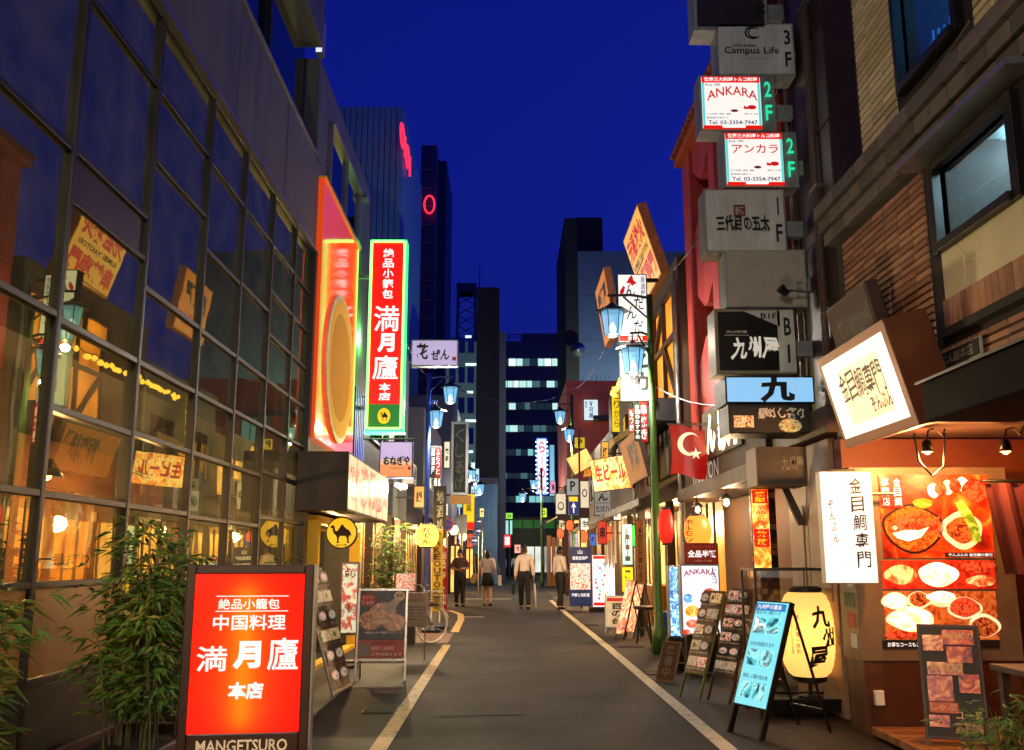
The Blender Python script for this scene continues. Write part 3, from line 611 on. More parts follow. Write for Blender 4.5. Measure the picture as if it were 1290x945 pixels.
def grid_photos(s, cols, rows, r, gap=.03, seed=1, labels=True, ink=None, names=('photo_print',)):
    rnd = random.Random(seed); x0, z0, x1, z1 = r; cw = (x1 - x0) / cols; rh = (z1 - z0) / rows
    for i in range(rows):
        for j in range(cols):
            a = (x0 + j * cw + gap * .5, z0 + i * rh + rh * .32, x0 + (j + 1) * cw - gap * .5, z0 + (i + 1) * rh - gap * .5)
            c = s.loc2(a); y = s.y(); q = MB(); cx_, cz_ = (c[0] + c[2]) / 2, (c[1] + c[3]) / 2; wx, wz = (c[2] - c[0]) / 2, (c[3] - c[1]) / 2
            full = rnd.random() < .6; q.box(c[0], y, c[1], c[2], -.003, c[3], 2 if full else 0)
            if full: q.disc(cx_ - wx * .3, cz_, wx * .35, wz * .5, y - .001, 10, rnd.choice((1, 3)))
            else: q.disc(cx_ + wx * rnd.uniform(-.15, .15), cz_, wx * .8, wz * .8, y - .001, 18, 1)
            if not full: q.disc(cx_ + wx * rnd.uniform(-.15, .15), cz_ + wz * .08, wx * .56, wz * .5, y - .002, 14, 2)
            if not full and rnd.random() < .6: q.disc(cx_ + wx * .3, cz_ - wz * .2, wx * .2, wz * .22, y - .003, 8, 3)
            q.build('photo_print', [rnd.choice(TABLES), PLATE, rnd.choice(PHOTOS), GARN], s.face)
            if labels: s.t(rnd.choice(['焼売 480円', '鶏の唐揚 580', '刺身盛合せ', '生ビール 450', '海老餃子 520', '麻婆豆腐']), (a[0] + .01, z0 + i * rh + rh * .1, a[2] - .01, z0 + i * rh + rh * .25), ink or M_GREYINK)
M_ALU = surf('pinkish_aluminium', '#b0a49c', .3, metal=.7, var=.1, scale=6, bump=.03)  # pinkish grey frame metal
# dumpling poster A-board
s = aboard('sandwich_board', 'aluminium framed board with a brown fried dumpling poster on the left', (-1.51, 11.75, 0), 0, .62, .86, .24, R(7), surf('poster_brown_black', '#2a1512', .4, var=.3, bump=.02), M_ALU, fr=.028)
fd = photo('fried_bun_print', ['#4a240c', '#8a4a18', '#b8722c', '#d89a4c'], .05, 14)
s.disc((.05, .42, .5, .68), fd, 'photo_print'); s.disc((.52, .40, .97, .64), fd, 'photo_print'); s.disc((.24, .5, .78, .8), fd, 'photo_print')
s.poly([(.45, .7), (.84, .92), (.9, .9), (.72, .66)], surf('paper_wrap', '#b8aca0', .6, bump=.05), 'photo_print'); s.disc((.30, .5, .7, .56), surf('cut_bun', '#d8c0a0', .6, bump=0), 'photo_print')
s.disc((.06, .74, .36, .93), surf('orange_badge', '#a8301c', .5, bump=0)); s.t('サクサク', (.1, .84, .32, .89), M_WHITEB); s.t('じゅわ', (.1, .77, .32, .83), M_WHITEB)
s.disc((.72, .82, .94, .96), surf('cream_badge', '#c8b8a0', .5, bump=0)); s.t('400', (.76, .87, .9, .92), M_INK)
s.t('小籠包の揚げ饅頭できました', (.15, .365, .9, .40), M_WHITEB); s.t('テイクアウトもできます', (.06, .315, .9, .345), M_GREYINK)
s.box((.05, .04, .95, .28), surf('pink_print', '#a84a4a', .5, var=.15, bump=.02)); s.t('本日の飲み放題セット', (.32, .22, .92, .26), surf('wine_ink', '#4a0c10', bump=0)); s.t('90分 1,500円', (.32, .14, .75, .2), M_WHITEB); s.box((.08, .07, .28, .24), M_GREYINK); s.t('ご予約承ります', (.32, .07, .92, .11), M_WHITEB)
# board seen nearly edge on
s = aboard('menu_board', 'long leaning menu board seen nearly edge on beside the entrance', (-1.8, 10.9, 0), R(84), .75, 1.38, .03, R(17), surf('menu_black', '#1a1614', .3, var=.2, bump=.02), M_STEEL, 'menu board', fr=.02)
grid_photos(s, 2, 6, (.05, .03, .95, .97), seed=2)
# lit menu case
s = psign('menu_case', 'lit glass menu case with red dishes by the entrance jamb', (428, 708, 452, 800), 13.3, .12, photo('menu_case_print', ['#c8e0b0', '#e8ecc8', '#d04030', '#88a070'], .55, 6), M_STEEL, 'menu case', border=.03)
s.t('点心', (.2, .78, .8, .92), M_REDINK, bold=.03); s.t('小籠包', (.2, .3, .8, .42), M_REDINK)
for x in (-.1, .1): MB().cyl((x, .06, 0), (x, .06, -.34), .012, n=6).build('leg', M_STEEL, s.root)
MB().box(-.16, -.06, -.37, .16, .2, -.341).build('base', M_STEEL, s.root)
s = psign('notice_board', 'pale notice sheet on a stand behind the dumpling board', (508, 746, 539, 790), 14.2, .03, surf('pale_notice', '#9a9488', .5, var=.1, bump=.02), M_ALU, 'notice', border=.008)
s.t('KING', (.25, .84, .8, .94), M_REDINK); s.t('SANZOKU', (.2, .72, .85, .82), surf('brown_ink', '#5a2a1c', bump=0)); s.disc((.05, .74, .18, .9), M_REDINK)
for k in range(5): s.t(['鉄板焼と地酒のお店', '季節の一品料理', 'ランチ11:30より', '宴会コースあり', '全席禁煙です'][k], (.1, .55 - k * .09, .9, .61 - k * .09), M_INK)
for x in (-.14, .14): MB().cyl((x, .015, 0), (x, .015, -W(520, 790, 14.2).z), .01, n=6).build('leg', M_ALU, s.root)
# ---------------------------------------------------------------- bicycle
def bicycle(label, loc, rotz):
    r = thing('bicycle', label, 'bicycle', loc, (0, 0, rotz)); fm = surf('bike_white', '#c8c4ba', .35, metal=.3, bump=.03)
    for x in (-.52, .52):
        q = MB(); n = 28; rr = .31; bs = [q.ring((x + rr * math.cos(2 * math.pi * i / n), 0, .33 + rr * math.sin(2 * math.pi * i / n)), (-math.sin(2 * math.pi * i / n), 0, math.cos(2 * math.pi * i / n)), .02, 6, up=(0, 1, 0)) for i in range(n)]
        q.skinrings(bs + [bs[0]], 6, caps=False); wh_ = q.build('wheel', M_WHITEB, r)
        q = MB()
        for k in range(12): q.cyl((x, 0, .33), (x + .3 * math.cos(k * .5236), 0, .33 + .3 * math.sin(k * .5236)), .002, n=3)
        q.cyl((x, -.03, .33), (x, .03, .33), .025, n=8); q.build('spokes', M_STEEL, wh_)
        q = MB(); q.tube([(x + .345 * math.cos(t), 0, .33 + .345 * math.sin(t)) for t in [.3 + i * .25 for i in range(10)]], .018, 6); q.build('mudguard', fm, r)
    q = MB()
    for a, b in (((-.52, .33), (-.1, .3)), ((-.52, .33), (-.18, .78)), ((-.1, .3), (-.2, .86)), ((-.1, .3), (.38, .72)), ((-.17, .7), (.36, .8)), ((.35, .95), (.4, .7)), ((.4, .7), (.52, .33))): q.cyl((a[0], 0, a[1]), (b[0], 0, b[1]), .016, n=7)
    q.build('frame', fm, r); MB().tube([(.3, -.27, 1.0), (.33, -.1, 1.0), (.35, 0, .95), (.33, .1, 1.0), (.3, .27, 1.0)], .012, 6).build('handlebar', M_STEEL, r)
    MB().lathe([(.02, 0), (.1, .03), (.11, .06), (.03, .07)], c=(-.21, 0, .86), n=12).build('saddle', M_BLACK, r, smooth=True)
    q = MB()
    for k in range(6): q.box(.42 + .0, -.15, .66 + k * .045, .72, .15, .67 + k * .045)
    q.build('basket', M_STEEL, r)
    return r
bicycle('white bicycle parked behind the notice sheet', (-1.72, 16.6, 0), R(35))
def nobori(name, label, px0, py0, px1, py1, Y, col, text, tcol, seed):
    a, b = W(px0, py0, Y), W(px1, py1, Y); r = thing(name, label, 'banner', (a.x, Y, 0)); w, h, z0 = b.x - a.x, a.z - b.z, b.z
    MB().cyl((0, .01, 0), (0, .01, z0 + h + .08), .014, n=7).build('pole', M_WHITEB, r); MB().cyl((0, .01, z0 + h + .02), (w, .01, z0 + h + .02), .008, n=6).build('cross_bar', M_WHITEB, r)
    MB().lathe([(.2, 0), (.2, .05), (.05, .12)], n=16).build('base', M_BLACK, r)
    q = MB(); n = 14; rows = []
    for i in range(n + 1):
        t = i / n; rows.append([(w * u, .03 * math.sin(5 * t + 3 * u + seed), z0 + h * (1 - t)) for u in (0, .33, .66, 1)])
    for A, B in zip(rows, rows[1:]):
        for k in range(3): q.face([B[k], B[k + 1], A[k + 1], A[k]])
    c = q.build('cloth', col, r, smooth=True); q = MB(); text_into(q, text, w * .18, z0 + .04, w * .82, z0 + h - .05, -.045, vertical=True, bold=.03); q.build('lettering', tcol, c)
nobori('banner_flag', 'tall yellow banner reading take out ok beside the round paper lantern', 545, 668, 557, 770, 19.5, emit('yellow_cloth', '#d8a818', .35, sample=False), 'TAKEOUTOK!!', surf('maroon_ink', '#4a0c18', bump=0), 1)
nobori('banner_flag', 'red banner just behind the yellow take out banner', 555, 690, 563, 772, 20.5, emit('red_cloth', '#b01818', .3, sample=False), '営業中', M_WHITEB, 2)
# ---------------------------------------------------------------- paper lanterns
def lprof(t): return .54 + .46 * abs(math.sin(math.pi * t)) ** .62
def paper_lantern(name, label, cx, cy, Y, r, h, col, em, text=None, ink=None, energy=0, group=None, hang=.3, rough=.08, rot=0., loc=None, ribs=13):
    p = loc or W(cx, cy, Y); root = thing(name, label, 'lantern', (p.x, p.y, p.z - h / 2), (0, 0, rot), group)
    prof = []; N = ribs * 2
    for i in range(N + 1):
        t = i / N; z = .04 * h + t * .92 * h; rr = r * lprof(t) * (1 + (.012 if i % 2 else -.012)); prof.append((rr, z))
    MB().lathe(prof, n=28, caps=False).build('paper', transl('paper_' + name + str(col), col, .12, em=em), root, smooth=True)
    MB().lathe([(r * .45, -.02 * h), (r * .57, -.0), (r * .57, .045 * h)], n=20).build('base_ring', M_BLACK, root); MB().lathe([(r * .57, .955 * h), (r * .57, h), (r * .45, 1.02 * h)], n=20).build('top_ring', M_BLACK, root)
    MB().cyl((0, 0, h * 1.02), (0, 0, h + hang), .006, n=5).build('cord', M_BLACK, root)
    if energy: lamp('glow', (0, 0, h * .5), energy, (col[0], col[1], col[2]), root, r=r * .3)
    if text:
        q = MB(); n = len(text); V = MB()
        text_into(V, text, -.42, .14 * h, .42, .86 * h, 0, vertical=True, bold=.02, rough=rough)
        for (x, y, z) in V.v:
            t = (z / h - .04) / .92; rr = r * lprof(max(0, min(1, t))) * 1.03; a = x * .95
            q.v.append((rr * math.sin(a), -rr * math.cos(a), z))
        q.f, q.mi = V.f, V.mi; q.build('lettering', ink or M_INK, root)
    return root
paper_lantern('paper_lantern', 'round yellow paper lantern with black writing above the banners', 538, 675, 19.2, .24, .48, (1, .72, .16), .75, 'おでん', hang=.5)
# ================================================================ right: tiled building
TX = 2.9
tb = thing('tiled_building', 'brown tiled building at the right edge with projecting ledge and canopy', 'building', (TX, 3.0, 0))
ly = lambda y: y - 3.0
M_TILE = [surf('brown_tile_a', '#946a4c', .5, var=.25, scale=4, bump=.15), surf('brown_tile_b', '#845c42', .5, var=.25, scale=5, bump=.15), surf('brown_tile_c', '#744e38', .55, var=.25, scale=5, bump=.15)]
M_TILEU = [surf('ochre_tile_a', '#c4b888', .45, var=.2, scale=4, bump=.12), surf('ochre_tile_b', '#b4a87a', .45, var=.2, scale=5, bump=.12), surf('ochre_tile_c', '#a89c6c', .5, var=.2, scale=5, bump=.12)]
M_GROUT = surf('dark_grout', '#17130f', .85, bump=.2)
g1 = GX(1178, 198, TX); g2 = GX(1282, 236, TX)
WY0, WY1, WZ0, WZ1 = g2.y, g1.y, 3.50, 4.02           # lower window
VY0, VY1, VZ0, VZ1 = GX(1198, 40, TX).y, GX(1127, 60, TX).y, 4.88, 6.2   # upper window
PY1 = WY1 + .03; PZ0 = 3.12                             # pale panel under the window
for b in ((.02, 3.0, 2.55, 2.5, 7.88, WZ0), (.02, 3.0, WZ0, 2.5, WY0, 4.3), (.02, WY1, WZ0, 2.5, 7.88, 4.3), (.02, WY0, WZ1, .1, WY1, 4.3),
          (.07, 3.0, 4.3, 2.5, 7.3, VZ0), (.07, 3.0, VZ0, 2.5, VY0, 9.5), (.07, VY1, VZ0, 2.5, 7.3, 9.5), (.07, VY0, VZ1, .2, VY1, 9.5), (1.3, 3.0, 2.55, 2.5, 7.3, 9.5)):
    MB().box(b[0], ly(b[1]), b[2], b[3], ly(b[4]), b[5]).build('wall_core', M_GROUT, tb)
tilemesh = {}
def tile_obj(mats, w, h, n):
    k = (round(w, 3), round(h, 3), n)
    if k not in tilemesh:
        b = .004; mb = MB(); mb.v = [(0, 0, 0), (0, w, 0), (0, w, h), (0, 0, h), (-.014, b, b), (-.014, w - b, b), (-.014, w - b, h - b), (-.014, b, h - b)]
        mb.f = [(4, 7, 6, 5), (0, 4, 5, 1), (1, 5, 6, 2), (2, 6, 7, 3), (3, 7, 4, 0)]; mb.mi = [0] * 5
        me = bpy.data.meshes.new('tile'); me.from_pydata(mb.v, [], mb.f); me.materials.append(mats[n % 3]); me.update(); tilemesh[k] = me
    return tilemesh[k]
cand = []
def lay(y0, y1, z0, z1, tw, th, x, mats, off, holes):
    j = .012; ny = int((y1 - y0) / tw); nz = int((z1 - z0) / th)
    for i in range(ny):
        for k in range(nz):
            a, z = y0 + i * tw, z0 + k * th
            if any(a + tw > hy0 and a < hy1 and z + th > hz0 and z < hz1 for hy0, hy1, hz0, hz1 in holes): continue
            cand.append((a, z, tw - j, th - j, x, mats, random.randrange(3) + off))
lay(3.9, 7.87, 2.56, 4.18, .225, .054, .018, M_TILE, 0, [(WY0 - .1, WY1 + .1, WZ0 - .08, WZ1 + .1), (3, PY1, PZ0, WZ0), (3, PY1 + .05, 2.88, PZ0)])
lay(4.2, 7.28, 4.56, 6.5, .235, .0625, .068, M_TILEU, 3, [(VY0 - .06, VY1 + .06, VZ0 - .08, 9)])
def pxsize(c):
    p = Vector((TX + c[4], c[0], c[1])) - CAM; z = p.dot(FW); x = CXP + FPX * p.dot(RT) / z; y = CYP - FPX * p.dot(UP) / z
    return -1 if not (-10 < x < 1300 and -10 < y < 955) else 1 / z
cand.sort(key=lambda c: -pxsize(c))
rest = MB()
for n, (a, z, w, h, x, mats, mi) in enumerate(cand):
    if n < 300:
        link('tile', tile_obj(mats, w, h, mi), tb, loc=(x, ly(a), z))
    else:
        b = .004; B = len(rest.v); Y = ly(a); xx = x - .014
        rest.v += [(x, Y, z), (x, Y + w, z), (x, Y + w, z + h), (x, Y, z + h), (xx, Y + b, z + b), (xx, Y + w - b, z + b), (xx, Y + w - b, z + h - b), (xx, Y + b, z + h - b)]
        for f in ((4, 7, 6, 5), (0, 4, 5, 1), (1, 5, 6, 2), (2, 6, 7, 3), (3, 7, 4, 0)): rest.f.append(tuple(B + i for i in f)); rest.mi.append(mi)
o = rest.build('tiles', M_TILE + M_TILEU, tb); o['kind'] = 'stuff'
M_LEDGE = [surf('ledge_grey', '#55504a', .6, var=.3, bump=.2), surf('ledge_grey_b', '#443f3a', .6, var=.3, bump=.2)]
# ledge, in three stepped courses of tile-on-end
for k, (z, dx) in enumerate(((4.19, -.05), (4.31, -.09), (4.43, -.13))):
    y = 3.0
    while y < 7.85:
        MB().box(dx, ly(y), z, .3, ly(y) + .242, z + .112).build('ledge_tile', M_LEDGE[random.randrange(2)], tb, bevel=.003); y += .25
MB().box(-.02, ly(7.3), 4.545, .3, ly(7.88), 4.56).build('ledge_cap', M_STEEL, tb)
# soldier course
y = 3.6
while y < PY1 - .03:
    MB().box(-.03, ly(y), 2.92, .2, ly(y) + .068, 3.11).build('brick', M_TILE[random.randrange(3)], tb, bevel=.003); y += .078
MB().box(-.06, ly(3.6), 2.86, .1, ly(PY1), 2.915).build('ledge_cap', M_GROUT, tb)
# pale panel with cracks
M_PALE = surf('pale_render', '#b0aa86', .6, var=.15, scale=2, bump=.1)
for a, b in ((3.5, 4.3), (4.305, 4.95), (4.955, PY1)): MB().box(-.005, ly(a), PZ0, .3, ly(b), WZ0 - .06).build('panel', M_PALE, tb, bevel=.002)
mc = MB()
for pts in ([(5.75, 3.44), (5.66, 3.36), (5.62, 3.30), (5.5, 3.27), (5.44, 3.22), (5.36, 3.19)], [(5.5, 3.27), (5.46, 3.33), (5.40, 3.35)], [(5.66, 3.36), (5.64, 3.25), (5.66, 3.15)]):
    for (a, b), (c, d) in zip(pts, pts[1:]): mc.cyl((-.006, ly(a), b), (-.006, ly(c), d), .004, n=4)
mc.build('crack', surf('crack_filler', '#c8c4a0', .7, bump=0), tb)
# lower window
M_WBLUE = emit('window_ceiling_light', '#bfe4ec', 1.2)
M_WROOM = surf('window_room', '#7d8f92', .7, bump=.05)
w = MB().face([(.05, ly(WY0), WZ0), (.05, ly(WY1), WZ0), (.05, ly(WY1), WZ1), (.05, ly(WY0), WZ1)]).build('window', glassmat('lit_room_glass', (.9, .95, .95), .08), tb)
for b in ((-.04, WY0 - .08, WZ0 - .06, .06, WY0, WZ1 + .06), (-.04, WY1, WZ0 - .06, .06, WY1 + .08, WZ1 + .06), (-.04, WY0, WZ1, .06, WY1, WZ1 + .06), (-.06, WY0, WZ0 - .06, .06, WY1, WZ0)):
    MB().box(b[0], ly(b[1]), b[2], b[3], ly(b[4]), b[5]).build('frame', M_BLACK, w, bevel=.004)
MB().box(1.2, ly(WY0), WZ0, 1.25, ly(WY1), WZ1 + .5).build('room_wall', M_WROOM, tb)
MB().box(.11, ly(WY0), WZ1 + .22, 1.2, ly(WY1), WZ1 + .27).build('room_ceiling', M_WROOM, tb)
MB().box(.5, ly(WY0 + .1), WZ1 + .17, .62, ly(WY1 - .1), WZ1 + .219).build('strip_light', emit('strip_tube', '#c8f0ff', 85), tb)
MB().box(-.02, ly(WY1 - .5), WZ0 + .0, -.01, ly(WY1), WZ0 + .012).build('neon_edge', emit('green_edge', (.1, 1, .3), 2.5), tb)
# hood above the window
hd = MB(); hd.prism([(-.17, 4.03 + .12), (.018, 4.17), (.018, 4.125), (-.17, 4.11)], ly(WY0 - .3), ly(WY1 + .28)); hd.build('window_hood', M_STEEL, tb)
# upper window, bluish bar room
w = MB().face([(.09, ly(VY0), VZ0), (.09, ly(VY1), VZ0), (.09, ly(VY1), VZ1), (.09, ly(VY0), VZ1)]).build('window', glassmat('bar_glass', (.8, .9, 1), .12), tb)
for b in ((.0, VY0 - .05, VZ0 - .06, .1, VY0, VZ1), (.0, VY1, VZ0 - .06, .1, VY1 + .05, VZ1), (-.02, VY0, VZ0 - .06, .1, VY1, VZ0)): MB().box(b[0], ly(b[1]), b[2], b[3], ly(b[4]), b[5]).build('frame', M_BLACK, w, bevel=.004)
MB().box(.45, ly(VY0), VZ0 + .001, .47, ly(VY1), VZ1).build('room_wall', emit('bar_blue', '#3fa4e0', 2.6, var=.5, scale=3), tb)
q = MB(); rnd = random.Random(4)
for k in range(9): 
    yy = ly(VY0 + .05 + k * (VY1 - VY0 - .05) / 9); hh = rnd.uniform(.18, .3); q.lathe([(.03, 0), (.032, hh * .6), (.012, hh * .75), (.012, hh), (.002, hh)], c=(.25, yy, VZ0 + .05 + .04 * (k % 3)), n=8)
q.build('bottles', surf('bottle_blue', '#3a80b8', .1, bump=0), tb); tb.children[-1]['kind'] = 'stuff'
# drain pipe
MB().tube([(-.06, ly(4.75), 4.6), (-.06, ly(4.65), 5.4), (-.06, ly(4.6), 6.6)], .035, 8).build('drain_pipe', M_DARK, tb)
# dim carved plate on the wall
s = Sign('wall_plaque', 'dim unlit wooden plaque with carved writing on the tiled wall', 'sign', .86, .5, .1, (2.78, 7.15, 3.0), (R(12), 0, -math.pi / 2), surf('plaque_wood', '#3a2f28', .7, var=.3, bump=.2), M_WOOD, back=False)
s.t('すし処なか', (.2, .2, .9, .75), M_INK, rough=.1)
# dark canopy
cy = GX(1168, 545, 2.35).y
cn = thing('shop_canopy', 'dark sloping metal canopy below the tiled wall', 'awning', (2.89, 3.2, 2.2))
q = MB(); q.prism([(-.55, .0), (-.02, .0), (-.02, .36), (-.55, .22)], 0, cy - 3.2); q.build('hood', surf('canopy_metal', '#12120f', .9, metal=.0, spec=.1, var=.2, bump=.05), cn, bevel=.01)
q = MB(); q.prism([(-.58, .225), (-.02, .375), (-.02, .362), (-.58, .21)], -.02, cy - 3.18); q.build('edge_trim', M_DARK, cn)
s = Sign('name_plate', 'small engraved metal plate on the tiles above the canopy', 'sign', .78, .12, .02, (2.87, 5.9, 2.66), (0, 0, -math.pi / 2), surf('plate_dark', '#2c2824', .4, metal=.5, bump=.05), M_GREYBOX, back=False, border=.008, bevel=.002)
s.t('ぞんぶん総本店', (.15, .2, .9, .8), M_GREYINK)
# ---- kinmedai sign, tilted out over the street
s = Sign('light_box_sign', 'tilted glowing cream light box with black brush writing on the tiled wall', 'sign', 1.3, .72, .3, (2.62, 6.52, 2.28), (R(15), 0, -math.pi / 2), emit('kinme_face', '#fff0d4', 1.5), surf('copper_brown', '#5c3018', .45, metal=.3, var=.2, bump=.08), back=False, border=.07)
s.box((.24, .2, .82, .78), emit('kinme_dim_centre', '#f6d6a0', .95, sample=False))  # dimmer centre of the edge-lit face painted as a tan panel
for k, c in enumerate('金目鯛専門'): s.t(c, (.22 + k * .125, .45 - .012 * k, .335 + k * .125, .74 - .01 * k), M_INK, rough=.08, bold=.006)
s.t('ぞんぶん', (.58, .25, .86, .4), M_INK, rough=.08, bold=.02)
lamp('sign_glow', (0, -.9, .34), 34, (1, .8, .5), s.root)
# ---- porch of the fish restaurant
pr = thing('restaurant_porch', 'orange lit porch of the fish restaurant under the tiled wall', 'shopfront', (2.9, 3.0, 0))
M_ORW = surf('orange_wall', '#6a2e14', .6, var=.25, scale=2, bump=.15)
MB().box(1.9, 0, 0, 2.0, ly(8.65), 2.54).build('back_wall', M_ORW, pr); MB().box(.03, 0, 2.5, 1.9, ly(8.2), 2.545).build('ceiling', M_WOOD, pr)
MB().box(.2, ly(8.62), 0, 1.9, ly(8.8), 2.54).build('end_wall', M_ORW, pr)
for k in range(9): MB().box(.12, ly(7.1) + k * .115, .03, 1.88, ly(7.1) + k * .115 + .108, .09).build('deck_plank', M_LWOOD if k % 2 else surf('deck_wood_b', '#7a4c24', .55, var=.3, bump=.3), pr, bevel=.004)
cb = thing('poster_cabinet', 'tall cabinet faced with glowing orange food posters beside the porch', 'cabinet', (3.68, 8.2, 0))
MB().box(-.66, 0, .0, .68, .4, .6).build('base', surf('cabinet_brown', '#4a2412', .5, var=.2, bump=.1), cb, bevel=.01)
MB().box(-.68, -.01, .6, .70, .41, 2.24).build('body', surf('cabinet_frame', '#6e5a48', .45, var=.2, bump=.05), cb, bevel=.008)
def post(u0, y0, u1, y1, mat, nm='poster'):
    a, b = W(u0, y0, 8.18), W(u1, y1, 8.18); return MB().box(a.x - 3.68, -.018, b.z, b.x - 3.68, -.012, a.z).build(nm, mat, cb), (a, b)
PH1 = photo('fish_poster', ['#5a0c04', '#a82008', '#d84410', '#f08a30'], .5, 3.2, sample=True); PH2 = photo('dish_poster', ['#8a2410', '#e07030', '#ffe0a0', '#c04018'], .42, 6.0)
def blob(par, cx, cy, rx, ry, mat, k, nm='photo_print'):
    a = W(cx, cy, 8.18); b = W(cx + rx, cy - ry, 8.18); q = MB(); n = 26; rnd = random.Random(cx)
    q.face([(a.x - 3.68 + (b.x - a.x) * math.cos(t) * (1 + .06 * math.sin(3 * t + cx)), -.018 - .002 * k, a.z + (b.z - a.z) * math.sin(t) * (1 + .06 * math.cos(4 * t))) for t in [-2 * math.pi * i / n for i in range(n)]][::-1]); return q.build(nm, mat, par)
p1, _ = post(1106, 598, 1254, 703, PH1)
FISHW = photo('fish_flesh', ['#ffb040', '#ffe0a0', '#fff8e0', '#ffd070'], 1.05, 7, sample=True); REDF = photo('red_fish_skin', ['#6a1008', '#c03018', '#e06038', '#8a180c'], .4, 14); GREENV = photo('green_veg', ['#3a5a10', '#8aa828', '#c8d860'], .4, 9); DKF = photo('simmered_fish', ['#3a0c04', '#8a2c10', '#d07030', '#5a1808'], .4, 16)
blob(p1, 1150, 666, 36, 30, emit('bowl_rim', '#2a1410', .3, sample=False), 1); blob(p1, 1150, 666, 33, 27, photo('broth', ['#6a1c04', '#a83c0c', '#d86a1c', '#8a2a08'], .6, 16), 2); blob(p1, 1212, 668, 24, 23, photo('plate_cream', ['#d8b880', '#e8d0a0', '#f4e4c0'], .62, 9), 1); blob(p1, 1212, 668, 18, 16, DKF, 2)
def shape(par, pts, mat, k, nm='photo_print'):
    q = MB(); q.face([(W(x, y, 8.18).x - 3.68, -.018 - .002 * k, W(x, y, 8.18).z) for x, y in pts]); return q.build(nm, mat, par)
fish = [(1120, 668), (1126, 656), (1138, 648), (1152, 645), (1164, 650), (1172, 658), (1184, 648), (1182, 664), (1186, 678), (1173, 670), (1160, 680), (1144, 684), (1128, 680)]
shape(p1, fish, REDF, 3); shape(p1, [(1124, 672), (1140, 668), (1158, 668), (1170, 664), (1160, 677), (1144, 682), (1130, 678)], FISHW, 4)
blob(p1, 1127, 665, 2.4, 2.4, FISHW, 5); blob(p1, 1127, 665, 1.2, 1.2, M_INK, 6)
for k, x in enumerate((1138, 1148, 1158)): shape(p1, [(x, 653), (x + 1.6, 652), (x - 3, 664), (x - 4, 664)], DKF, 5)
for k in range(5): blob(p1, 1176 + k * 9, 618 - k * 2, 7, 9, [FISHW, REDF][k % 2], 1 + k % 2)
blob(p1, 1228, 618, 16, 14, REDF, 2); blob(p1, 1162, 634, 12, 6, GREENV, 5)
def pt(par, tx, r, mat, k, **kw):
    a, b = W(r[0], r[1], 8.18), W(r[2], r[3], 8.18); q = MB(); text_into(q, tx, a.x - 3.68, b.z, b.x - 3.68, a.z, -.018 - .002 * k, **kw); q.build('lettering', mat, par)
def pbx(par, r, mat, k, nm='print_panel'):
    a, b = W(r[0], r[1], 8.18), W(r[2], r[3], 8.18); MB().box(a.x - 3.68, -.018 - .002 * k, b.z, b.x - 3.68, -.0185, a.z).build(nm, mat, par)
q = MB(); pts = [(1203, 634), (1212, 630), (1224, 646), (1233, 664), (1236, 682), (1226, 684), (1220, 664), (1210, 648)]
q.face([(W(x, y, 8.18).x - 3.68, -.026, W(x, y, 8.18).z) for x, y in pts]); q.build('photo_print', GREENV, p1)
pbx(p1, (1107, 600, 1138, 640), E_RED, 5)
pt(p1, '金目鯛', (1124, 602, 1136, 638), E_WTXT, 6, vertical=True, rough=.05); pt(p1, '専門店', (1109, 602, 1121, 638), E_WTXT, 6, vertical=True, rough=.05)
pbx(p1, (1190, 696, 1252, 702), surf('caption_dark', '#3a0c08', bump=0), 5); pt(p1, 'ぞんぶんの 金目鯛の煮付', (1194, 697, 1250, 701), E_WTXT, 6)
p2, _ = post(1110, 706, 1256, 742, photo('poster_red', ['#80100a', '#b01c10', '#c83418', '#901408'], .5, 7)); blob(p2, 1182, 724, 24, 15, FISHW, 1); blob(p2, 1135, 724, 20, 12, PH2, 1); blob(p2, 1232, 714, 22, 8, REDF, 1); blob(p2, 1236, 732, 18, 7, PH2, 2)
p3, _ = post(1112, 745, 1260, 806, photo('poster_amber', ['#6a2408', '#a8481a', '#c8682c', '#802c10'], .45, 8)); [blob(p3, x, y, rx + 3, ry + 2.5, MATS['plate_cream'], 0.5) for x, y, rx, ry in ((1128, 757, 14, 8), (1158, 756, 12, 8), (1186, 755, 16, 7), (1148, 780, 26, 13), (1215, 766, 18, 11), (1240, 788, 16, 12))]; blob(p3, 1128, 757, 14, 9, FISHW, 1); blob(p3, 1158, 755, 12, 9, DKF, 1); blob(p3, 1186, 752, 18, 7, FISHW, 1); blob(p3, 1148, 780, 26, 15, FISHW, 2); blob(p3, 1215, 765, 18, 12, REDF, 1); blob(p3, 1240, 790, 16, 12, DKF, 1); blob(p3, 1135, 800, 20, 5, REDF, 3)
p4, _ = post(1112, 807, 1260, 817, surf('caption_black', '#140a08', bump=0)); pt(p4, 'お得なコースもございます', (1118, 809, 1180, 815), E_WTXT, 2)
for k in range(5): MB().box(-.684, .05 + .02 * (k % 2), .7 + k * .17, -.681, .2 + .05 * (k % 3), .82 + k * .17).build('sticker', [M_WHITEB, M_REDINK, surf('green_sticker', '#2a5a38', bump=0)][k % 3], cb)
MB().box(-.60, -.05, .25, -.52, 0, .37).build('socket_box', M_WHITEB, cb, bevel=.008)
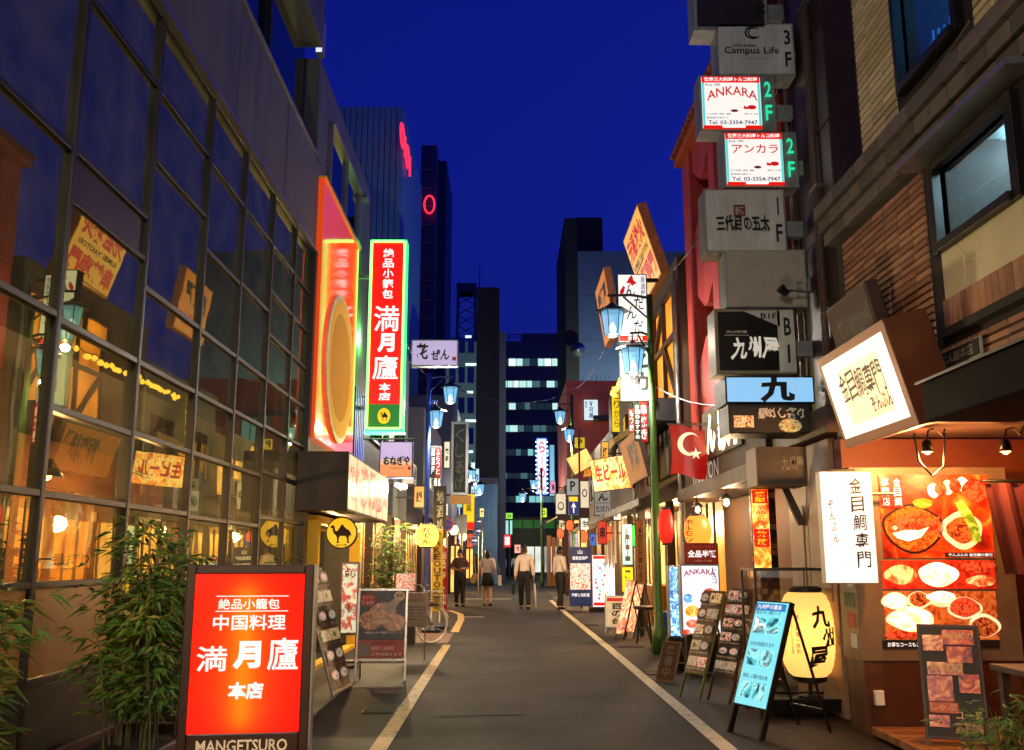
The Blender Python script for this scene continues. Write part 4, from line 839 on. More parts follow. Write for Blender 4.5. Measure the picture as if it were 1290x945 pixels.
# clip lamps that light the posters
for k, (x, y, z, e, lab) in enumerate([(3.42, 7.55, 2.3, 75, 'small clip lamp shining on the left of the food posters'), (3.95, 7.35, 2.28, 32, 'second clip lamp with a round head above the red curtain')]):
    r = thing('clip_lamp', lab, 'lamp', (x, y, z)); MB().lathe([(.015, .1), (.035, .09), (.05, 0), (.045, 0)], n=14).build('head', M_BLACK, r, smooth=True); MB().lathe([(.01, -.02), (.035, 0), (.03, .03)], n=12).build('bulb', emit('bulb_orange', '#ff9a40', 12), r, smooth=True)
    MB().tube([(0, 0, .1), (.03, .02, .18), (.1, .05, .2), (.16, .06, .14), (.2, .06, .22)], .008, 5).build('arm', M_BLACK, r); lamp('glow', (0, .03, -.06), e, (1, .42, .12), r)
cord = MB().tube([(3.3, 7.5, 2.45), (3.32, 7.5, 2.22), (3.42, 7.5, 2.1), (3.52, 7.5, 2.18), (3.55, 7.5, 2.45)], .009, 6).build('hanging_cable', M_BLACK); tag(cord, 'loose black cable loop hanging above the food posters', 'cable')
cu = thing('curtain', 'dark red curtain hanging at the right edge of the porch', 'curtain', (3.98, 7.6, 1.33))
q = MB(); n = 24
for i in range(n):
    u0, u1 = i / n, (i + 1) / n; f = lambda u: (.9 * u, .05 * math.sin(26 * u)); a, b = f(u0), f(u1)
    q.face([(a[0] + .0, a[1], 0), (b[0], b[1], 0), (b[0] - .1, b[1], .72), (a[0] - .1, a[1], .72)])
q.build('cloth', surf('red_curtain', '#4a080a', .8, var=.15, bump=.1), cu, smooth=True); MB().cyl((-.12, 0, .74), (.9, 0, .74), .014).build('rail', M_BLACK, cu)
# white upright sign
s = psign('upright_sign', 'white lit upright panel with thin black brush writing beside the posters', (1036, 594, 1102, 735), 8.0, .1, emit('upright_white', '#fff4e4', 1.1), M_WHITEB, border=.006)
for k, c in enumerate('金目鯛専門'): s.t(c, (.56 + .015 * k, .80 - k * .165, .80 + .02 * k, .94 - k * .165), M_INK, rough=.08)
for k, c in enumerate('ぞんぶん'): s.t(c, (.12 + .02 * k, .66 - k * .1, .22 + .02 * k, .74 - k * .1), M_INK, rough=.1)
s.arm(s.w / 2, s.h * .8, s.w / 2 + .2, M_STEEL); s.arm(-.1, s.h + .01, .1, M_STEEL)
# red A-board with paper clippings
M_AB = surf('board_brown', '#3a1a10', .5, var=.2, bump=.1)
s = aboard('sandwich_board', 'dark brown board covered in red food cuttings in front of the posters', (3.33, 7.25, 0), R(-22), .44, .84, .14, R(14), surf('chalk_black', '#1c100c', .6, var=.2, bump=.05), M_AB, fr=.02, spread=.5)
rnd = random.Random(8); CUT = [photo('cutting_a', ['#5a1810', '#c04020', '#e8a050'], .06, 12), photo('cutting_b', ['#6a2818', '#d07040', '#f0d090'], .06, 14), surf('cutting_c', '#c0604a', .6, bump=.02)]
for r in ((.4, .82, .9, .95), (.08, .76, .4, .9), (.12, .55, .68, .66), (.6, .4, .92, .56), (.1, .32, .5, .54), (.1, .22, .55, .31), (.45, .66, .85, .8), (.08, .1, .4, .2)): s.box(r, CUT[rnd.randrange(3)])
for tx, r in (('金目鯛の', (.42, .86, .88, .93)), ('金目鯛', (.14, .57, .66, .65)), ('しゃぶ', (.12, .235, .52, .3)), ('コース', (.5, .17, .92, .24))): s.t(tx, r, surf('chalk', '#c8a888', .8, bump=0), bold=.02)
s.box((.48, .06, .9, .14), surf('cutting_cream', '#a08060', bump=0)); s.t('料理付', (.54, .075, .85, .125), M_INK)
MB().face([(.221, .0, .14), (.221, .0, .98), (.221, .26, .1)]).build('side_cloth', M_AB, s.root)
# table with plants
tbk = thing('side_table', 'small dark table with a plate near the right edge', 'table', (3.28, 5.75, 0))
MB().box(-.22, -.35, .76, .75, .4, .8).build('table_top', M_WOOD, tbk, bevel=.006)
for x in (-.18, .68):
    for y in (-.3, .33): MB().box(x, y, 0, x + .05, y + .05, .759).build('leg', M_WOOD, tbk)
pl = thing('plate', 'patterned plate lying on the small dark table', 'plate', (3.4, 5.8, .8)); MB().lathe([(.06, .005), (.13, .025), (.14, .03), (.06, .012)], n=24).build('dish', surf('plate_red', '#a85838', .3, var=.4, scale=12, bump=.02), pl, smooth=True)
bamboo('leafy_plant', 'leafy plant at the lower right corner in front of the table', (2.95, 5.7, 0), (.26, .3), .72, 26, 12, 21, L=.09, pot=(.22, .22, .2), group=None)
bamboo('leafy_plant', 'pointed leaf plant standing on the table at the right edge', (3.7, 5.75, .8), (.1, .1), .34, 8, 7, 23, L=.16, pot=(.09, .09, .1), group=None)
# ================================================================ right: maroon building with the stack of signs
mbld = thing('maroon_building', 'maroon steel fronted building behind the stack of box signs', 'building', (3.12, 7.9, 0))
my = lambda y: y - 7.9
M_PIL = surf('brown_black_column', '#2a1a16', .5, var=.3, scale=3, bump=.15)
MB().box(.13, my(8.75), 0, 1.5, my(10.29), 12).build('column', M_PIL, mbld, bevel=.01)
MB().box(.35, my(10.3), 2.4, .42, my(15.6), 8.3).build('glazing', M_DGLASS, mbld)
MB().box(.6, my(10.3), 0, 4, my(15.6), 8.3).build('core_wall', M_DARK, mbld)
PIER = [(10.3, 10.75), (11.9, 12.3), (13.2, 13.6), (15.0, 15.6)]
for a, b in PIER: MB().box(-.0, my(a), 2.9, .349, my(b), 8.3).build('pier', M_MAROON, mbld, bevel=.015)
for (a, b) in [(10.75, 11.9), (12.3, 13.2), (13.6, 15.0)]:
    m = (a + b) / 2; q = .35
    for zz in ((3.3, 4.55), (5.75, 6.75), (7.9, 8.3)):
        pts = [(a, zz[0]), (b, zz[0]), (b, zz[1])] + ([(m + .12, zz[1] + q), (m - .12, zz[1] + q)] if zz[1] < 8 else []) + [(a, zz[1])]
        if zz[0] > 3.4: pts = [(a, zz[0]), (m - .12, zz[0] - q), (m + .12, zz[0] - q), (b, zz[0])] + pts[2:]
        g = MB(); n = len(pts); g.v = [(.05, my(y) , z) for y, z in pts] + [(.32, my(y), z) for y, z in pts]
        g.f = [tuple(range(n))] + [(i, n + i, n + (i + 1) % n, (i + 1) % n) for i in range(n)]; g.mi = [0] * len(g.f); g.build('spandrel', M_MAROON, mbld)
MB().box(-.12, my(10.3), 8.3, 4, my(15.7), 8.42).build('eave', surf('eave_orange', '#a04a20', .6, var=.2, bump=.1), mbld, bevel=.01)
k = 0; y = 10.4
while y < 15.6: MB().box(-.2, my(y), 8.42, .6, my(y) + .2, 8.5).build('roof_tile', surf('roof_tile_red', '#7a2c1c', .6, var=.3, bump=.2), mbld, bevel=.02); y += .22
for a, b in ((10.32, 10.5), (10.55, 10.72)): MB().box(-.03, my(a), 7.4, -.005, my(b), 7.9).build('lit_window', emit('amber_window', '#ffb020', 1.2), mbld)
for z in (3.6, 4.7, 5.8, 6.9, 8.0): MB().box(.118, my(8.76), z, .128, my(10.28), z + .02).build('column_joint', M_INK, mbld)
for y, rr in ((9.1, .025), (9.2, .018), (9.9, .03)): MB().tube([(.09, my(y), 2.6), (.09, my(y), 12)], rr, 7).build('conduit', surf('conduit_brown', '#4a3a32', .5, bump=.05), mbld)
for z in (3.1, 5.2, 7.3): MB().box(.06, my(9.04), z, .129, my(9.26), z + .04).build('pipe_clip', M_STEEL, mbld)
# fascia bands over the shopfronts
M_BRK = surf('fascia_brick', '#3a2a22', .7, var=.4, scale=9, bump=.6, bscale=25)
MB().box(-.16, my(10.6), 2.55, .34, my(15.5), 3.25).build('fascia', M_BRK, mbld, bevel=.01)
MB().box(-.3, my(10.4), 2.36, .34, my(15.5), 2.548).build('beam', M_WOOD, mbld, bevel=.01)
MB().box(-.10, my(8.73), 2.62, .34, my(10.59), 2.88).build('fascia', M_WOOD, mbld, bevel=.01)
M_BEIGE = surf('beige_panel', '#8a6c50', .5, var=.15, scale=1.5, bump=.08)
for a, b in ((9.02, 9.75), (9.77, 10.4)):
    p = MB().box(.0, my(a), 0, .05, my(b), 2.6).build('shop_panel', M_BEIGE, mbld, bevel=.004); MB().box(-.012, my(a) + .12, 1.05, .0, my(b) - .12, 2.0).build('moulding', surf('beige_b', '#7d6148', .5, bump=.08), p, bevel=.004)
# diagonal timber brace
q = MB(); q.tube([(-.02, my(9.9), 1.8), (-.35, my(9.9), 2.58)], .05, 4); q.build('brace', M_WOOD, mbld)
MB().box(.45, my(10.4), 0, .5, my(15.5), 2.36).build('shop_back', surf('shop_back_wall', '#5a3018', .7, var=.4, scale=2, bump=.2), mbld)
# brick pillar of small pale tiles
rnd = random.Random(5); bp = MB(); MB().box(-.02, my(11.6), 0, .2, my(11.95), 2.35).build('pillar_core', M_DARK, mbld)
for i in range(30):
    for j in range(3): bp.box(-.035, my(11.6) + .01 + j * .115, .03 + i * .077, -.02, my(11.6) + .11 + j * .115, .095 + i * .077, rnd.randrange(3)); bp.box(-.02 + j * .072, my(11.585), .03 + i * .077, .045 + j * .072, my(11.6), .095 + i * .077, rnd.randrange(3))
o = bp.build('pillar_bricks', [surf('pale_brick', '#a88468', .6, bump=.2), surf('red_brick', '#6a3020', .6, bump=.2), surf('dark_brick', '#3a2018', .6, bump=.2)], mbld); o['kind'] = 'stuff'
for k, (y, lab) in enumerate([(12.6, 'bare bulb under the dark beam behind the orange lantern'), (14.5, 'bare bulb under the dark beam nearest the green pole')]):
    r = thing('bulb_lamp', lab, 'lamp', (2.95, y, 2.2)); MB().lathe([(.01, -.06), (.04, -.03), (.03, .02), (.015, .06)], n=12).build('bulb', emit('bulb_white_warm', '#ffe0b0', 10), r, smooth=True)
    MB().lathe([(.1, .03), (.03, .1), (.02, .1)], n=14).build('shade', M_STEEL, r, smooth=True); MB().cyl((0, 0, .08), (0, 0, .2), .006, n=5).build('cord', M_BLACK, r); lamp('glow', (0, 0, -.12), 28, (1, .66, .35), r)
# ---- stack of box signs
SG = 'stack of box signs on the maroon building'
def strip(s, chars, mat, x0=.83, x1=.95):
    for k, c in enumerate(chars): c != ' ' and s.t(c, (x0 + (.03 if c == '1' else 0), .58 - .42 * k, x1 - (.03 if c == '1' else 0), .86 - .42 * k), mat, bold=.02)
    MB().box(s.w / 2, s.d * .35, s.h * .3, s.w / 2 + .22, s.d * .65, s.h * .55).build('bracket', M_GREYBOX, s.root, bevel=.006)
s = psign('box_sign', 'topmost dark unlit box sign cut by the upper picture edge', (873, -34, 966, 38), 9.5, .32, surf('dim_face', '#2a201c', .4, bump=.03), M_GREYBOX, group=SG, border=.04); strip(s, ' F', M_INK, .86, .97)
s = psign('box_sign', 'grey unlit box sign with a round letter logo, second from the top', (903, 29, 1001, 95), 9.5, .3, M_GREYFACE, M_GREYBOX, group=SG, border=.02); strip(s, '3F', M_INK, .87, .95)
s.t('C', (.36, .68, .52, .93), M_INK, bold=.0); s.t('C', (.40, .70, .55, .91), M_INK, bold=-.01); s.t('ATAL & BAR', (.2, .53, .5, .58), M_INK); s.t('Campus Life', (.09, .36, .79, .53), M_INK, bold=.004); s.t('SHINJUKU 3', (.36, .29, .68, .32), M_GREYINK)
def ankara(rect, label, main, arc):
    s = psign('box_sign', label, rect, 9.5, .28, emit('ankara_white', '#f4efe8', .95), M_GREYBOX, group=SG, border=.03)
    s.box((.04, .04, .80, .96), E_CYAN); s.box((.07, .06, .77, .94), MATS['ankara_white']); s.box((.04, .86, .80, .97), E_RED); s.t('世界三大料理トルコ料理', (.07, .88, .77, .955), E_WTXT, bold=.02)
    s.t('Since 1982', (.08, .80, .28, .84), E_NTXT); s.t(main, (.1, .52, .76, .68) if arc else (.12, .6, .74, .76), E_RTXT, bold=.012, arc=.7 if arc else 0)
    s.disc((.62, .37, .74, .45), E_RTXT, n=12); s.poly([(.58, .44), (.63, .40), (.63, .37), (.57, .38)], E_RTXT); s.disc((.40, .32, .5, .37), emit('pink_print', '#d8a0a0', .8, sample=False), n=14)
    s.t('トルコ料理・絨毯・雑貨', (.08, .27, .4, .3), E_NTXT); s.t('新宿三丁目', (.58, .27, .75, .3), E_NTXT); s.t('都営新宿線すぐ', (.08, .20, .36, .23), E_NTXT)
    s.t('Tel. 03-3354-7947', (.1, .095, .74, .165), E_NTXT, bold=.015); s.box((.04, .03, .80, .075), E_RED); s.box((.28, .035, .58, .072), E_WTXT)
    strip(s, '2F', E_GTXT, .85, .94); MB().box(s.w / 2 - .16, -.006, .02, s.w / 2 - .005, -.003, s.h - .02).build('side_strip', M_GREYBOX, s.root)
    return s
ankara((881, 95, 977, 165), 'lit white box sign with an arched red Latin name and 2F', 'ANKARA', True)
ankara((911, 166, 1005, 236), 'lit white box sign with a straight red katakana name and 2F', 'アンカラ', False)
s = psign('box_sign', 'grey box sign with black brush writing and a small red seal', (888, 238, 990, 318), 9.5, .32, M_GREYFACE, M_GREYBOX, group=SG, border=.02); strip(s, '1F', M_INK, .87, .95)
s.t('三代目の五太', (.14, .32, .8, .58), M_INK, bold=.04, rough=.05); s.box((.36, .56, .5, .74), surf('seal_red', '#6a1c18', bump=0)); s.t('新宿', (.375, .58, .485, .72), M_GREYFACE)
s = psign('box_sign', 'blank grey box sign with a small spotlight in front', (914, 314, 1016, 387), 9.5, .3, surf('blank_face', '#9a958a', .42, var=.12, bump=.02), M_GREYBOX, group=SG, border=.02); strip(s, '1F', M_GREYINK, .87, .94)
s = psign('box_sign', 'black faced box sign with pale brush characters and B1F corner', (901, 389, 1002, 471), 9.5, .34, surf('black_face', '#101010', .35, bump=.02), surf('tan_housing', '#8a8070', .42, metal=.3, bump=.05), group=SG, border=.035)
s.poly([(.36, .965), (.82, .965), (.82, .72)], M_GREYFACE); s.t('B1F', (.58, .84, .78, .93), M_INK, bold=.02); s.t('炭火料理', (.14, .62, .4, .66), M_WHITEB); s.box((.12, .585, .42, .592), M_WHITEB)
s.t('九州屋', (.2, .22, .78, .56), emit('kyushu_letters', '#f0e6d0', .5, sample=False), bold=.035, rough=.08); MB().box(s.w / 2 - .18, -.006, .02, s.w / 2 - .005, -.003, s.h - .02).build('side_strip', M_GREYFACE, s.root); strip(s, 'B1', M_INK, .86, .95)
# spotlight on the blank sign
r = thing('spot_lamp', 'small black spotlight on an arm before the blank box sign', 'lamp', (W(985, 365, 9.2).x, 9.2, W(985, 365, 9.2).z)); MB().cyl((-.02, 0, .02), (.06, .02, -.04), .05, .035, n=12).build('head', M_BLACK, r); MB().tube([(.05, .02, -.02), (.12, .05, .01), (.34, .1, .0)], .012, 6).build('arm', M_STEEL, r)
# lower double sign: pale blue lit box with dark undercut menu box
s = psign('box_sign', 'pale blue lit box with one huge black brush character above a dark box', (914, 474, 1026, 508), 9.3, .5, emit('pale_blue_face', '#8cc4f0', .9), M_BLACK, group=SG, border=.015)
s.t('九', (.38, .05, .78, 1.0), M_INK, bold=.05, rough=.05)
s = psign('box_sign', 'dark box sign with white brush writing and a bowl photo under the pale blue box', (918, 509, 1022, 546), 9.25, .45, M_DARK, M_BLACK, group=SG, border=.015)
s.t('闇めし祭り', (.35, .5, .92, .88), M_WHITEB, bold=.03, rough=.08); s.disc((.6, .03, .88, .5), PHOTOS[1], 'photo_print'); s.box((.06, .2, .3, .6), PHOTOS[0])
s = psign('box_sign', 'dim wedge sign with small pale characters under the beam', (953, 563, 1017, 612), 9.2, .4, surf('wedge_face', '#2a221e', .5, bump=.03), surf('wedge_brown', '#5a3e2c', .5, bump=.08), group=SG, border=.015); s.t('九州屋', (.5, .4, .92, .75), M_GREYINK, bold=.02, rough=.08)
# glowing letters on the brick fascia, street facing
E_GLOW = emit('glow_letters', '#ffe9b0', 2.6)
s = Sign('wall_letters', 'glowing pale characters on a dark street facing panel behind the flag', 'sign', 2.3, .72, .03, (2.93, 12.7, 2.85), (0, 0, -math.pi / 2), surf('letters_back', '#5a4a20', .6, var=.3, bump=.2), M_DARK, back=False)
s.t('ん', (.12, .1, .38, .9), E_GLOW, bold=.06); s.t('家', (.45, .05, .75, .95), E_GLOW, bold=.05); s.box((.84, .05, .9, .95), E_GLOW)
q = MB(); text_into(q, 'YAKITON', 0, 0, 1.9, .26, 0); ylet = q.build('wall_lettering', emit('dim_letters', '#d8cfc0', .35, sample=False)); ylet.location = (2.955, 14.9, 2.58); ylet.rotation_euler = (0, 0, -math.pi / 2); tag(ylet, 'pale capital letters along the brick fascia under the flag', 'sign')
# Turkish flag
fl = thing('flag', 'red flag with white crescent and star hanging over the shopfront', 'flag', (W(843, 535, 13.5).x, 13.5, W(843, 598, 13.5).z))
fw, fh = wh((843, 535, 888, 597), 13.5)[:2]
fy = lambda x, z: .035 * math.sin(7 * x / fw + 2 * z) * (x / fw) + .02
q = MB(); N = 14
for i in range(N):
    for j in range(8):
        P = lambda a, b: (fw * a / N + .03 * math.sin(3 * b / 8), fy(fw * a / N, fh * b / 8), fh * b / 8 - .05 * (a / N) + .03 * math.sin(2 * a / N * 3))
        q.face([P(i, j), P(i + 1, j), P(i + 1, j + 1), P(i, j + 1)])
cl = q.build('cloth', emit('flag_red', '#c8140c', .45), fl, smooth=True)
def flagpt(x, z): return (x, fy(x, z) - .012, z)
q = MB(); cx, cz, ro, ri = fw * .55, fh * .62, fh * .24, fh * .195; A = 26
outer = [(cx + ro * math.cos(t), cz + ro * math.sin(t)) for t in [.55 + i * (2 * math.pi - 1.1) / A for i in range(A + 1)]]; inner = [(cx + fh * .06 + ri * math.cos(t), cz + ri * math.sin(t)) for t in [.62 + i * (2 * math.pi - 1.24) / A for i in range(A + 1)]]
for i in range(A): q.face([flagpt(*outer[i]), flagpt(*outer[i + 1]), flagpt(*inner[i + 1]), flagpt(*inner[i])])
q.build('crescent', emit('flag_white', '#fff0c8', .8, sample=False), cl); sx, sz = fw * .72, fh * .42
q = MB(); q.face([flagpt(sx + (.13 if i % 2 == 0 else .05) * fh * math.sin(i * math.pi / 5), sz + (.13 if i % 2 == 0 else .05) * fh * math.cos(i * math.pi / 5)) for i in range(10)]); q.build('star', MATS['flag_white'], cl)
MB().cyl((-.02, .02, fh + .02), (fw + .35, .02, fh + .02), .012, n=7).build('pole', M_STEEL, fl)
# ---- lanterns and boards on the right footway
paper_lantern('paper_lantern', 'orange paper lantern with black writing under the dark beam', 879, 669, 12.9, .185, .44, (1, .36, .05), .7, 'ホルモン', hang=.25, rot=R(-55), group='paper lanterns of the grill shop')
paper_lantern('paper_lantern', 'dark red paper lantern beside the green pole', 839, 663, 14.6, .12, .56, (.75, .05, .02), .25, hang=.2, group='paper lanterns of the grill shop')
paper_lantern('paper_lantern', 'small green paper lantern farther along the right shops', 799, 675, 21.0, .13, .5, (.08, .75, .12), .6, hang=.3)
lc = thing('lantern_case', 'glass case on black legs that encloses a large yellow lantern', 'display case', (2.8, 9.1, 0))
M_CF = surf('case_frame', '#2c2622', .4, metal=.5, bump=.05)
for x in (-.43, .43):
    for y in (0, .5): MB().box(x - .012, y - .012, .0, x + .012, y + .012, 1.36).build('frame_post', M_CF, lc)
for z in (.16, 1.35):
    for y in (0, .5): MB().box(-.417, y - .01, z - .012, .417, y + .01, z + .012).build('frame_bar', M_CF, lc)
    for x in (-.43, .43): MB().box(x - .01, .013, z - .012, x + .01, .487, z + .012).build('frame_bar', M_CF, lc)
MB().box(-.35, .012, .05, .35, .488, .145).build('base', M_BLACK, lc)
for a in ([(-.417, .0), (.417, .0)], [(-.417, .5), (.417, .5)], [(-.43, .013), (-.43, .487)], [(.43, .013), (.43, .487)]):
    MB().face([(a[0][0], a[0][1], .173), (a[1][0], a[1][1], .173), (a[1][0], a[1][1], 1.337), (a[0][0], a[0][1], 1.337)]).build('pane', M_CLEAR, lc)
kl = paper_lantern('paper_lantern', 'large yellow paper lantern with big black writing inside the glass case', 0, 0, 0, .285, .86, (1, .62, .24), .3, None, energy=5, hang=.2, loc=Vector((2.92, 9.36, .74)), ribs=11)
def lantern_text(root, text, r, h, x0, z0, x1, z1, mat, **kw):
    V = MB(); text_into(V, text, x0, z0, x1, z1, 0, **kw); q = MB()
    for (x, y, z) in V.v:
        t = (z / h - .04) / .92; rr = r * lprof(max(0, min(1, t))) * 1.035; a = x / r; q.v.append((rr * math.sin(a), -rr * math.cos(a), z))
    q.f, q.mi = V.f, V.mi; q.build('lettering', mat, root)
for c, b in (('九', (.0, .50, .19, .70)), ('州', (.09, .33, .23, .50)), ('屋', (-.04, .13, .15, .33))): lantern_text(kl, c, .285, .86, b[0], b[1], b[2], b[3], M_INK, bold=.04, rough=.1)
lantern_text(kl, '炭・料理・焼酎', .285, .86, -.15, .26, -.115, .62, M_INK, vertical=True); lantern_text(kl, '|', .285, .86, -.2, .26, -.19, .64, M_INK)
kl.rotation_euler = (0, 0, R(-8))
MB().lathe([(.12, -.16), (.12, -.14), (.02, -.13), (.02, -.03)], n=16).build('stand', M_BLACK, kl)
# cyan lit A-board
s = aboard('light_board', 'cyan lit menu board leaning on a black easel at the right kerb', (1.97, 8.2, 0), R(-66), .44, .92, .24, R(20), emit('cyan_board', '#7fe0ee', .95), M_BLACK, 'light board', fr=.015, d=.05)
E_TEAL = photo('teal_print', ['#0c3a4a', '#3aa8b8', '#9ae8f0', '#1a5a68', '#e0f8f8'], .7, 5)
for i in range(3):
    for j in range(2): s.box((.12 + j * .40, .08 + i * .3, .44 + j * .40, .23 + i * .3), E_TEAL, 'photo_print')
    s.t(['馬刺しと鶏の炭火焼', '九州の地酒あります', '明太子もつ鍋コース'][i], (.12, .26 + i * .3, .85, .30 + i * .3), E_NTXT, bold=.01)
s.box((.08, .90, .92, .965), emit('blue_head', '#2a80c8', .8, sample=False)); s.t('九州屋の宴会', (.14, .91, .86, .955), E_WTXT)
# two photo menu boards
s = aboard('menu_board', 'photo menu board with a green edge, left of the pair on easels', (1.93, 10.35, 0), R(-64), .36, .92, .26, R(20), surf('menu_tan', '#4a3a28', .4, bump=.02), surf('green_edge_wood', '#4a5a2c', .5, bump=.1), 'menu board', fr=.012); grid_photos(s, 2, 5, (.05, .03, .95, .97), seed=3, ink=M_WHITEB)
s = aboard('menu_board', 'photo menu board with a dark wine frame, right of the pair on easels', (2.18, 10.1, 0), R(-64), .38, .95, .26, R(20), surf('menu_dark', '#1c1614', .4, bump=.02), surf('wine_frame', '#3a1a18', .5, bump=.1), 'menu board', fr=.016); grid_photos(s, 2, 6, (.05, .03, .95, .97), seed=4, ink=M_WHITEB)
s = aboard('small_board', 'small plain brown board tilted on the ground by the lit stands', (1.88, 11.6, 0), R(-40), .26, .50, .02, R(26), surf('brown_cork', '#4a3524', .6, var=.2, bump=.1), surf('tan_frame', '#7a6448', .5, bump=.1), 'board', fr=.02); s.t('準備中', (.3, .1, .7, .9), M_GREYINK, vertical=True)
# Ankara stand
s = psign('stand_light', 'white lit floor stand with an arched red name and food drawings', (858, 711, 908, 800), 12.4, .2, emit('stand_white', '#fbf4fb', 1.05), M_GREYBOX, border=.02)
s.t('ANKARA', (.08, .82, .9, .90), emit('magenta_letters', '#a8185a', .7, sample=False), bold=.02, arc=.5); s.t('トルコ', (.8, .72, .92, .96), E_NTXT, vertical=True)
FD = [photo('stand_food_a', ['#c86010', '#f0b040', '#fff0b0'], .9, 9), photo('stand_food_b', ['#a01818', '#e05030', '#f8c0a0'], .8, 9), photo('stand_food_c', ['#1850a0', '#60a8e0', '#d0f0ff'], .8, 9)]
for (r, k) in (((.05, .45, .3, .58), 2), ((.08, .25, .45, .42), 0), ((.5, .3, .92, .5), 0), ((.1, .1, .4, .22), 1), ((.45, .08, .9, .25), 0), ((.55, .52, .9, .66), 1), ((.0, .0, .2, .08), 1)): s.disc(r, FD[k], 'photo_print')
MB().box(-.2, .0, -.46, .2, .2, -.005).build('stand_base', M_BLACK, s.root, bevel=.01)
s = psign('stand_light', 'narrow blue and white lit floor stand left of the arched name stand', (843, 713, 858, 802), 12.8, .2, photo('blue_menu_print', ['#e8f8ff', '#78c8f0', '#1858c0', '#c8f0d0'], .95, 10, sample=True), M_GREYBOX, border=.012)
for k in range(4): s.t(['ランチ', '地中海', 'ケバブ', 'ワイン'][k], (.15, .78 - k * .2, .85, .86 - k * .2), E_NTXT, bold=.03)
MB().box(-.1, .0, -.46, .1, .2, -.005).build('stand_base', M_BLACK, s.root, bevel=.01)
s = psign('board_sign', 'red board announcing half price in white above the white lit stand', (862, 684, 905, 711), 12.5, .04, emit('red_board', '#a8201a', .3), surf('red_frame', '#7a1410', .5, bump=.05), border=.015, inset=0)
s.t('全品半額', (.1, .32, .92, .66), E_WTXT, bold=.03); s.t('ハッピーアワー', (.25, .76, .85, .88), surf('gold_ink', '#c89848', bump=0)); s.t('17時から19時', (.3, .1, .8, .22), M_WHITEB)
# orange vertical cloth sign
s = psign('cloth_sign', 'orange and yellow vertical strip sign on the beige shop panel', (948, 616, 970, 718), 9.9, .03, photo('orange_strip', ['#d83010', '#ff8020', '#ffe060', '#fff4c0'], .85, 5, sample=True), M_WOOD, border=.004, bevel=.002)
s.box((.06, .82, .94, .98), E_RED); s.box((.06, .28, .94, .5), E_RED); s.t('焼酎', (.2, .83, .8, .97), E_YEL, vertical=True, bold=.03); s.t('全品三九〇', (.25, .5, .75, .8), E_RTXT, vertical=True, bold=.02); s.t('飲放', (.2, .3, .8, .48), E_YEL, vertical=True, bold=.03)
# ================================================================ street lamp poles
M_PGREEN = surf('green_pole', '#3a5f22', .4, metal=.2, var=.15, bump=.05); M_PBLUE = surf('blue_pole', '#2c4aa0', .4, metal=.2, var=.15, bump=.05)
M_LGLASS = transl('lamp_glass', (.003, .006, .008), .5, em=.42, emc=(.26, .66, 1.0), trc=(.75, .9, 1)); M_BULB = emit('lamp_bulb', '#f4fbff', 2.2)
def lantern_head(root, x, y, z, s=1.0, energy=0):
    """hexagonal lantern hanging at its top (x,y,z)"""
    n = 6; rt, rb, h = .19 * s, .135 * s, .40 * s; z1 = z - .16 * s; z0 = z1 - h
    q = MB(); q.skinrings([q.ring((x, y, z1 - .0), (0, 0, 1), .28 * s, n, up=(1, 0, 0)), q.ring((x, y, z1 + .025 * s), (0, 0, 1), .27 * s, n, up=(1, 0, 0)), q.ring((x, y, z1 + .1 * s), (0, 0, 1), .1 * s, n, up=(1, 0, 0)), q.ring((x, y, z), (0, 0, 1), .03 * s, n, up=(1, 0, 0))], n)
    hd = q.build('lantern_head', M_BLACK, root)
    P = lambda r, zz, i: (x + r * math.cos(i * math.pi / 3), y + r * math.sin(i * math.pi / 3), zz)
    for i in range(n): MB().face([P(rb * .98, z0, i), P(rb * .98, z0, i + 1), P(rt * .98, z1 - .002, i + 1), P(rt * .98, z1 - .002, i)]).build('lantern_pane', M_LGLASS, hd)
    for i in range(n): MB().cyl(P(rb, z0, i), P(rt, z1, i), .009 * s, n=4).build('lantern_bar', M_BLACK, hd)
    q = MB(); q.skinrings([q.ring((x, y, z0 - .03 * s), (0, 0, 1), .07 * s, n, up=(1, 0, 0)), q.ring((x, y, z0), (0, 0, 1), .145 * s, n, up=(1, 0, 0))], n); q.build('lantern_base', M_BLACK, hd)
    MB().lathe([(.01, .02), (.05, .05), (.06, .12), (.03, .2), (.01, .22)], c=(x, y, z0), n=10).build('bulb', M_BULB, hd, smooth=True)
    if energy: lamp('glow', (x, y, z0 - .12 * s), energy, (1, .90, .74), root, r=.06)
def lamp_post(label, x, y, sgn, mat, h=5.75, energy=105, s=1.0, arms=((-.62, 5.45), (-.30, 4.85))):
    r = thing('street_lamp', label, 'street lamp', (x, y, 0), group='lantern posts along the alley')
    MB().lathe([(.11, 0), (.11, .35), (.075, .42), (.06, 1.2), (.055, h)], n=14).build('pole', mat, r, smooth=True)
    for dx, z in arms:
        dx *= -sgn if sgn > 0 else 1; dx = abs(dx) * (-sgn)
        MB().tube([(0, 0, z + .08), (dx * .5, 0, z + .13), (dx * 1.12, 0, z + .12)], .022, 6).build('arm', M_BLACK if sgn > 0 else mat, r); MB().tube([(0, 0, z - .3), (dx * .7, 0, z + .1)], .016, 6).build('stay', M_BLACK if sgn > 0 else mat, r)
        MB().cyl((dx, 0, z + .12), (dx, 0, z - .01), .012, n=6).build('hanger', M_BLACK, r); lantern_head(r, dx, 0, z, s, energy)
    return r
lamp_post('green lantern post on the right with two pale blue lanterns', 2.38, 15.0, 1, M_PGREEN, arms=((-.62, 5.62), (-.30, 4.98)))
lamp_post('blue lantern post on the left past the lavender sign', -2.0, 24.0, -1, M_PBLUE, h=6.2, arms=((.56, 5.98), (.2, 5.35)))
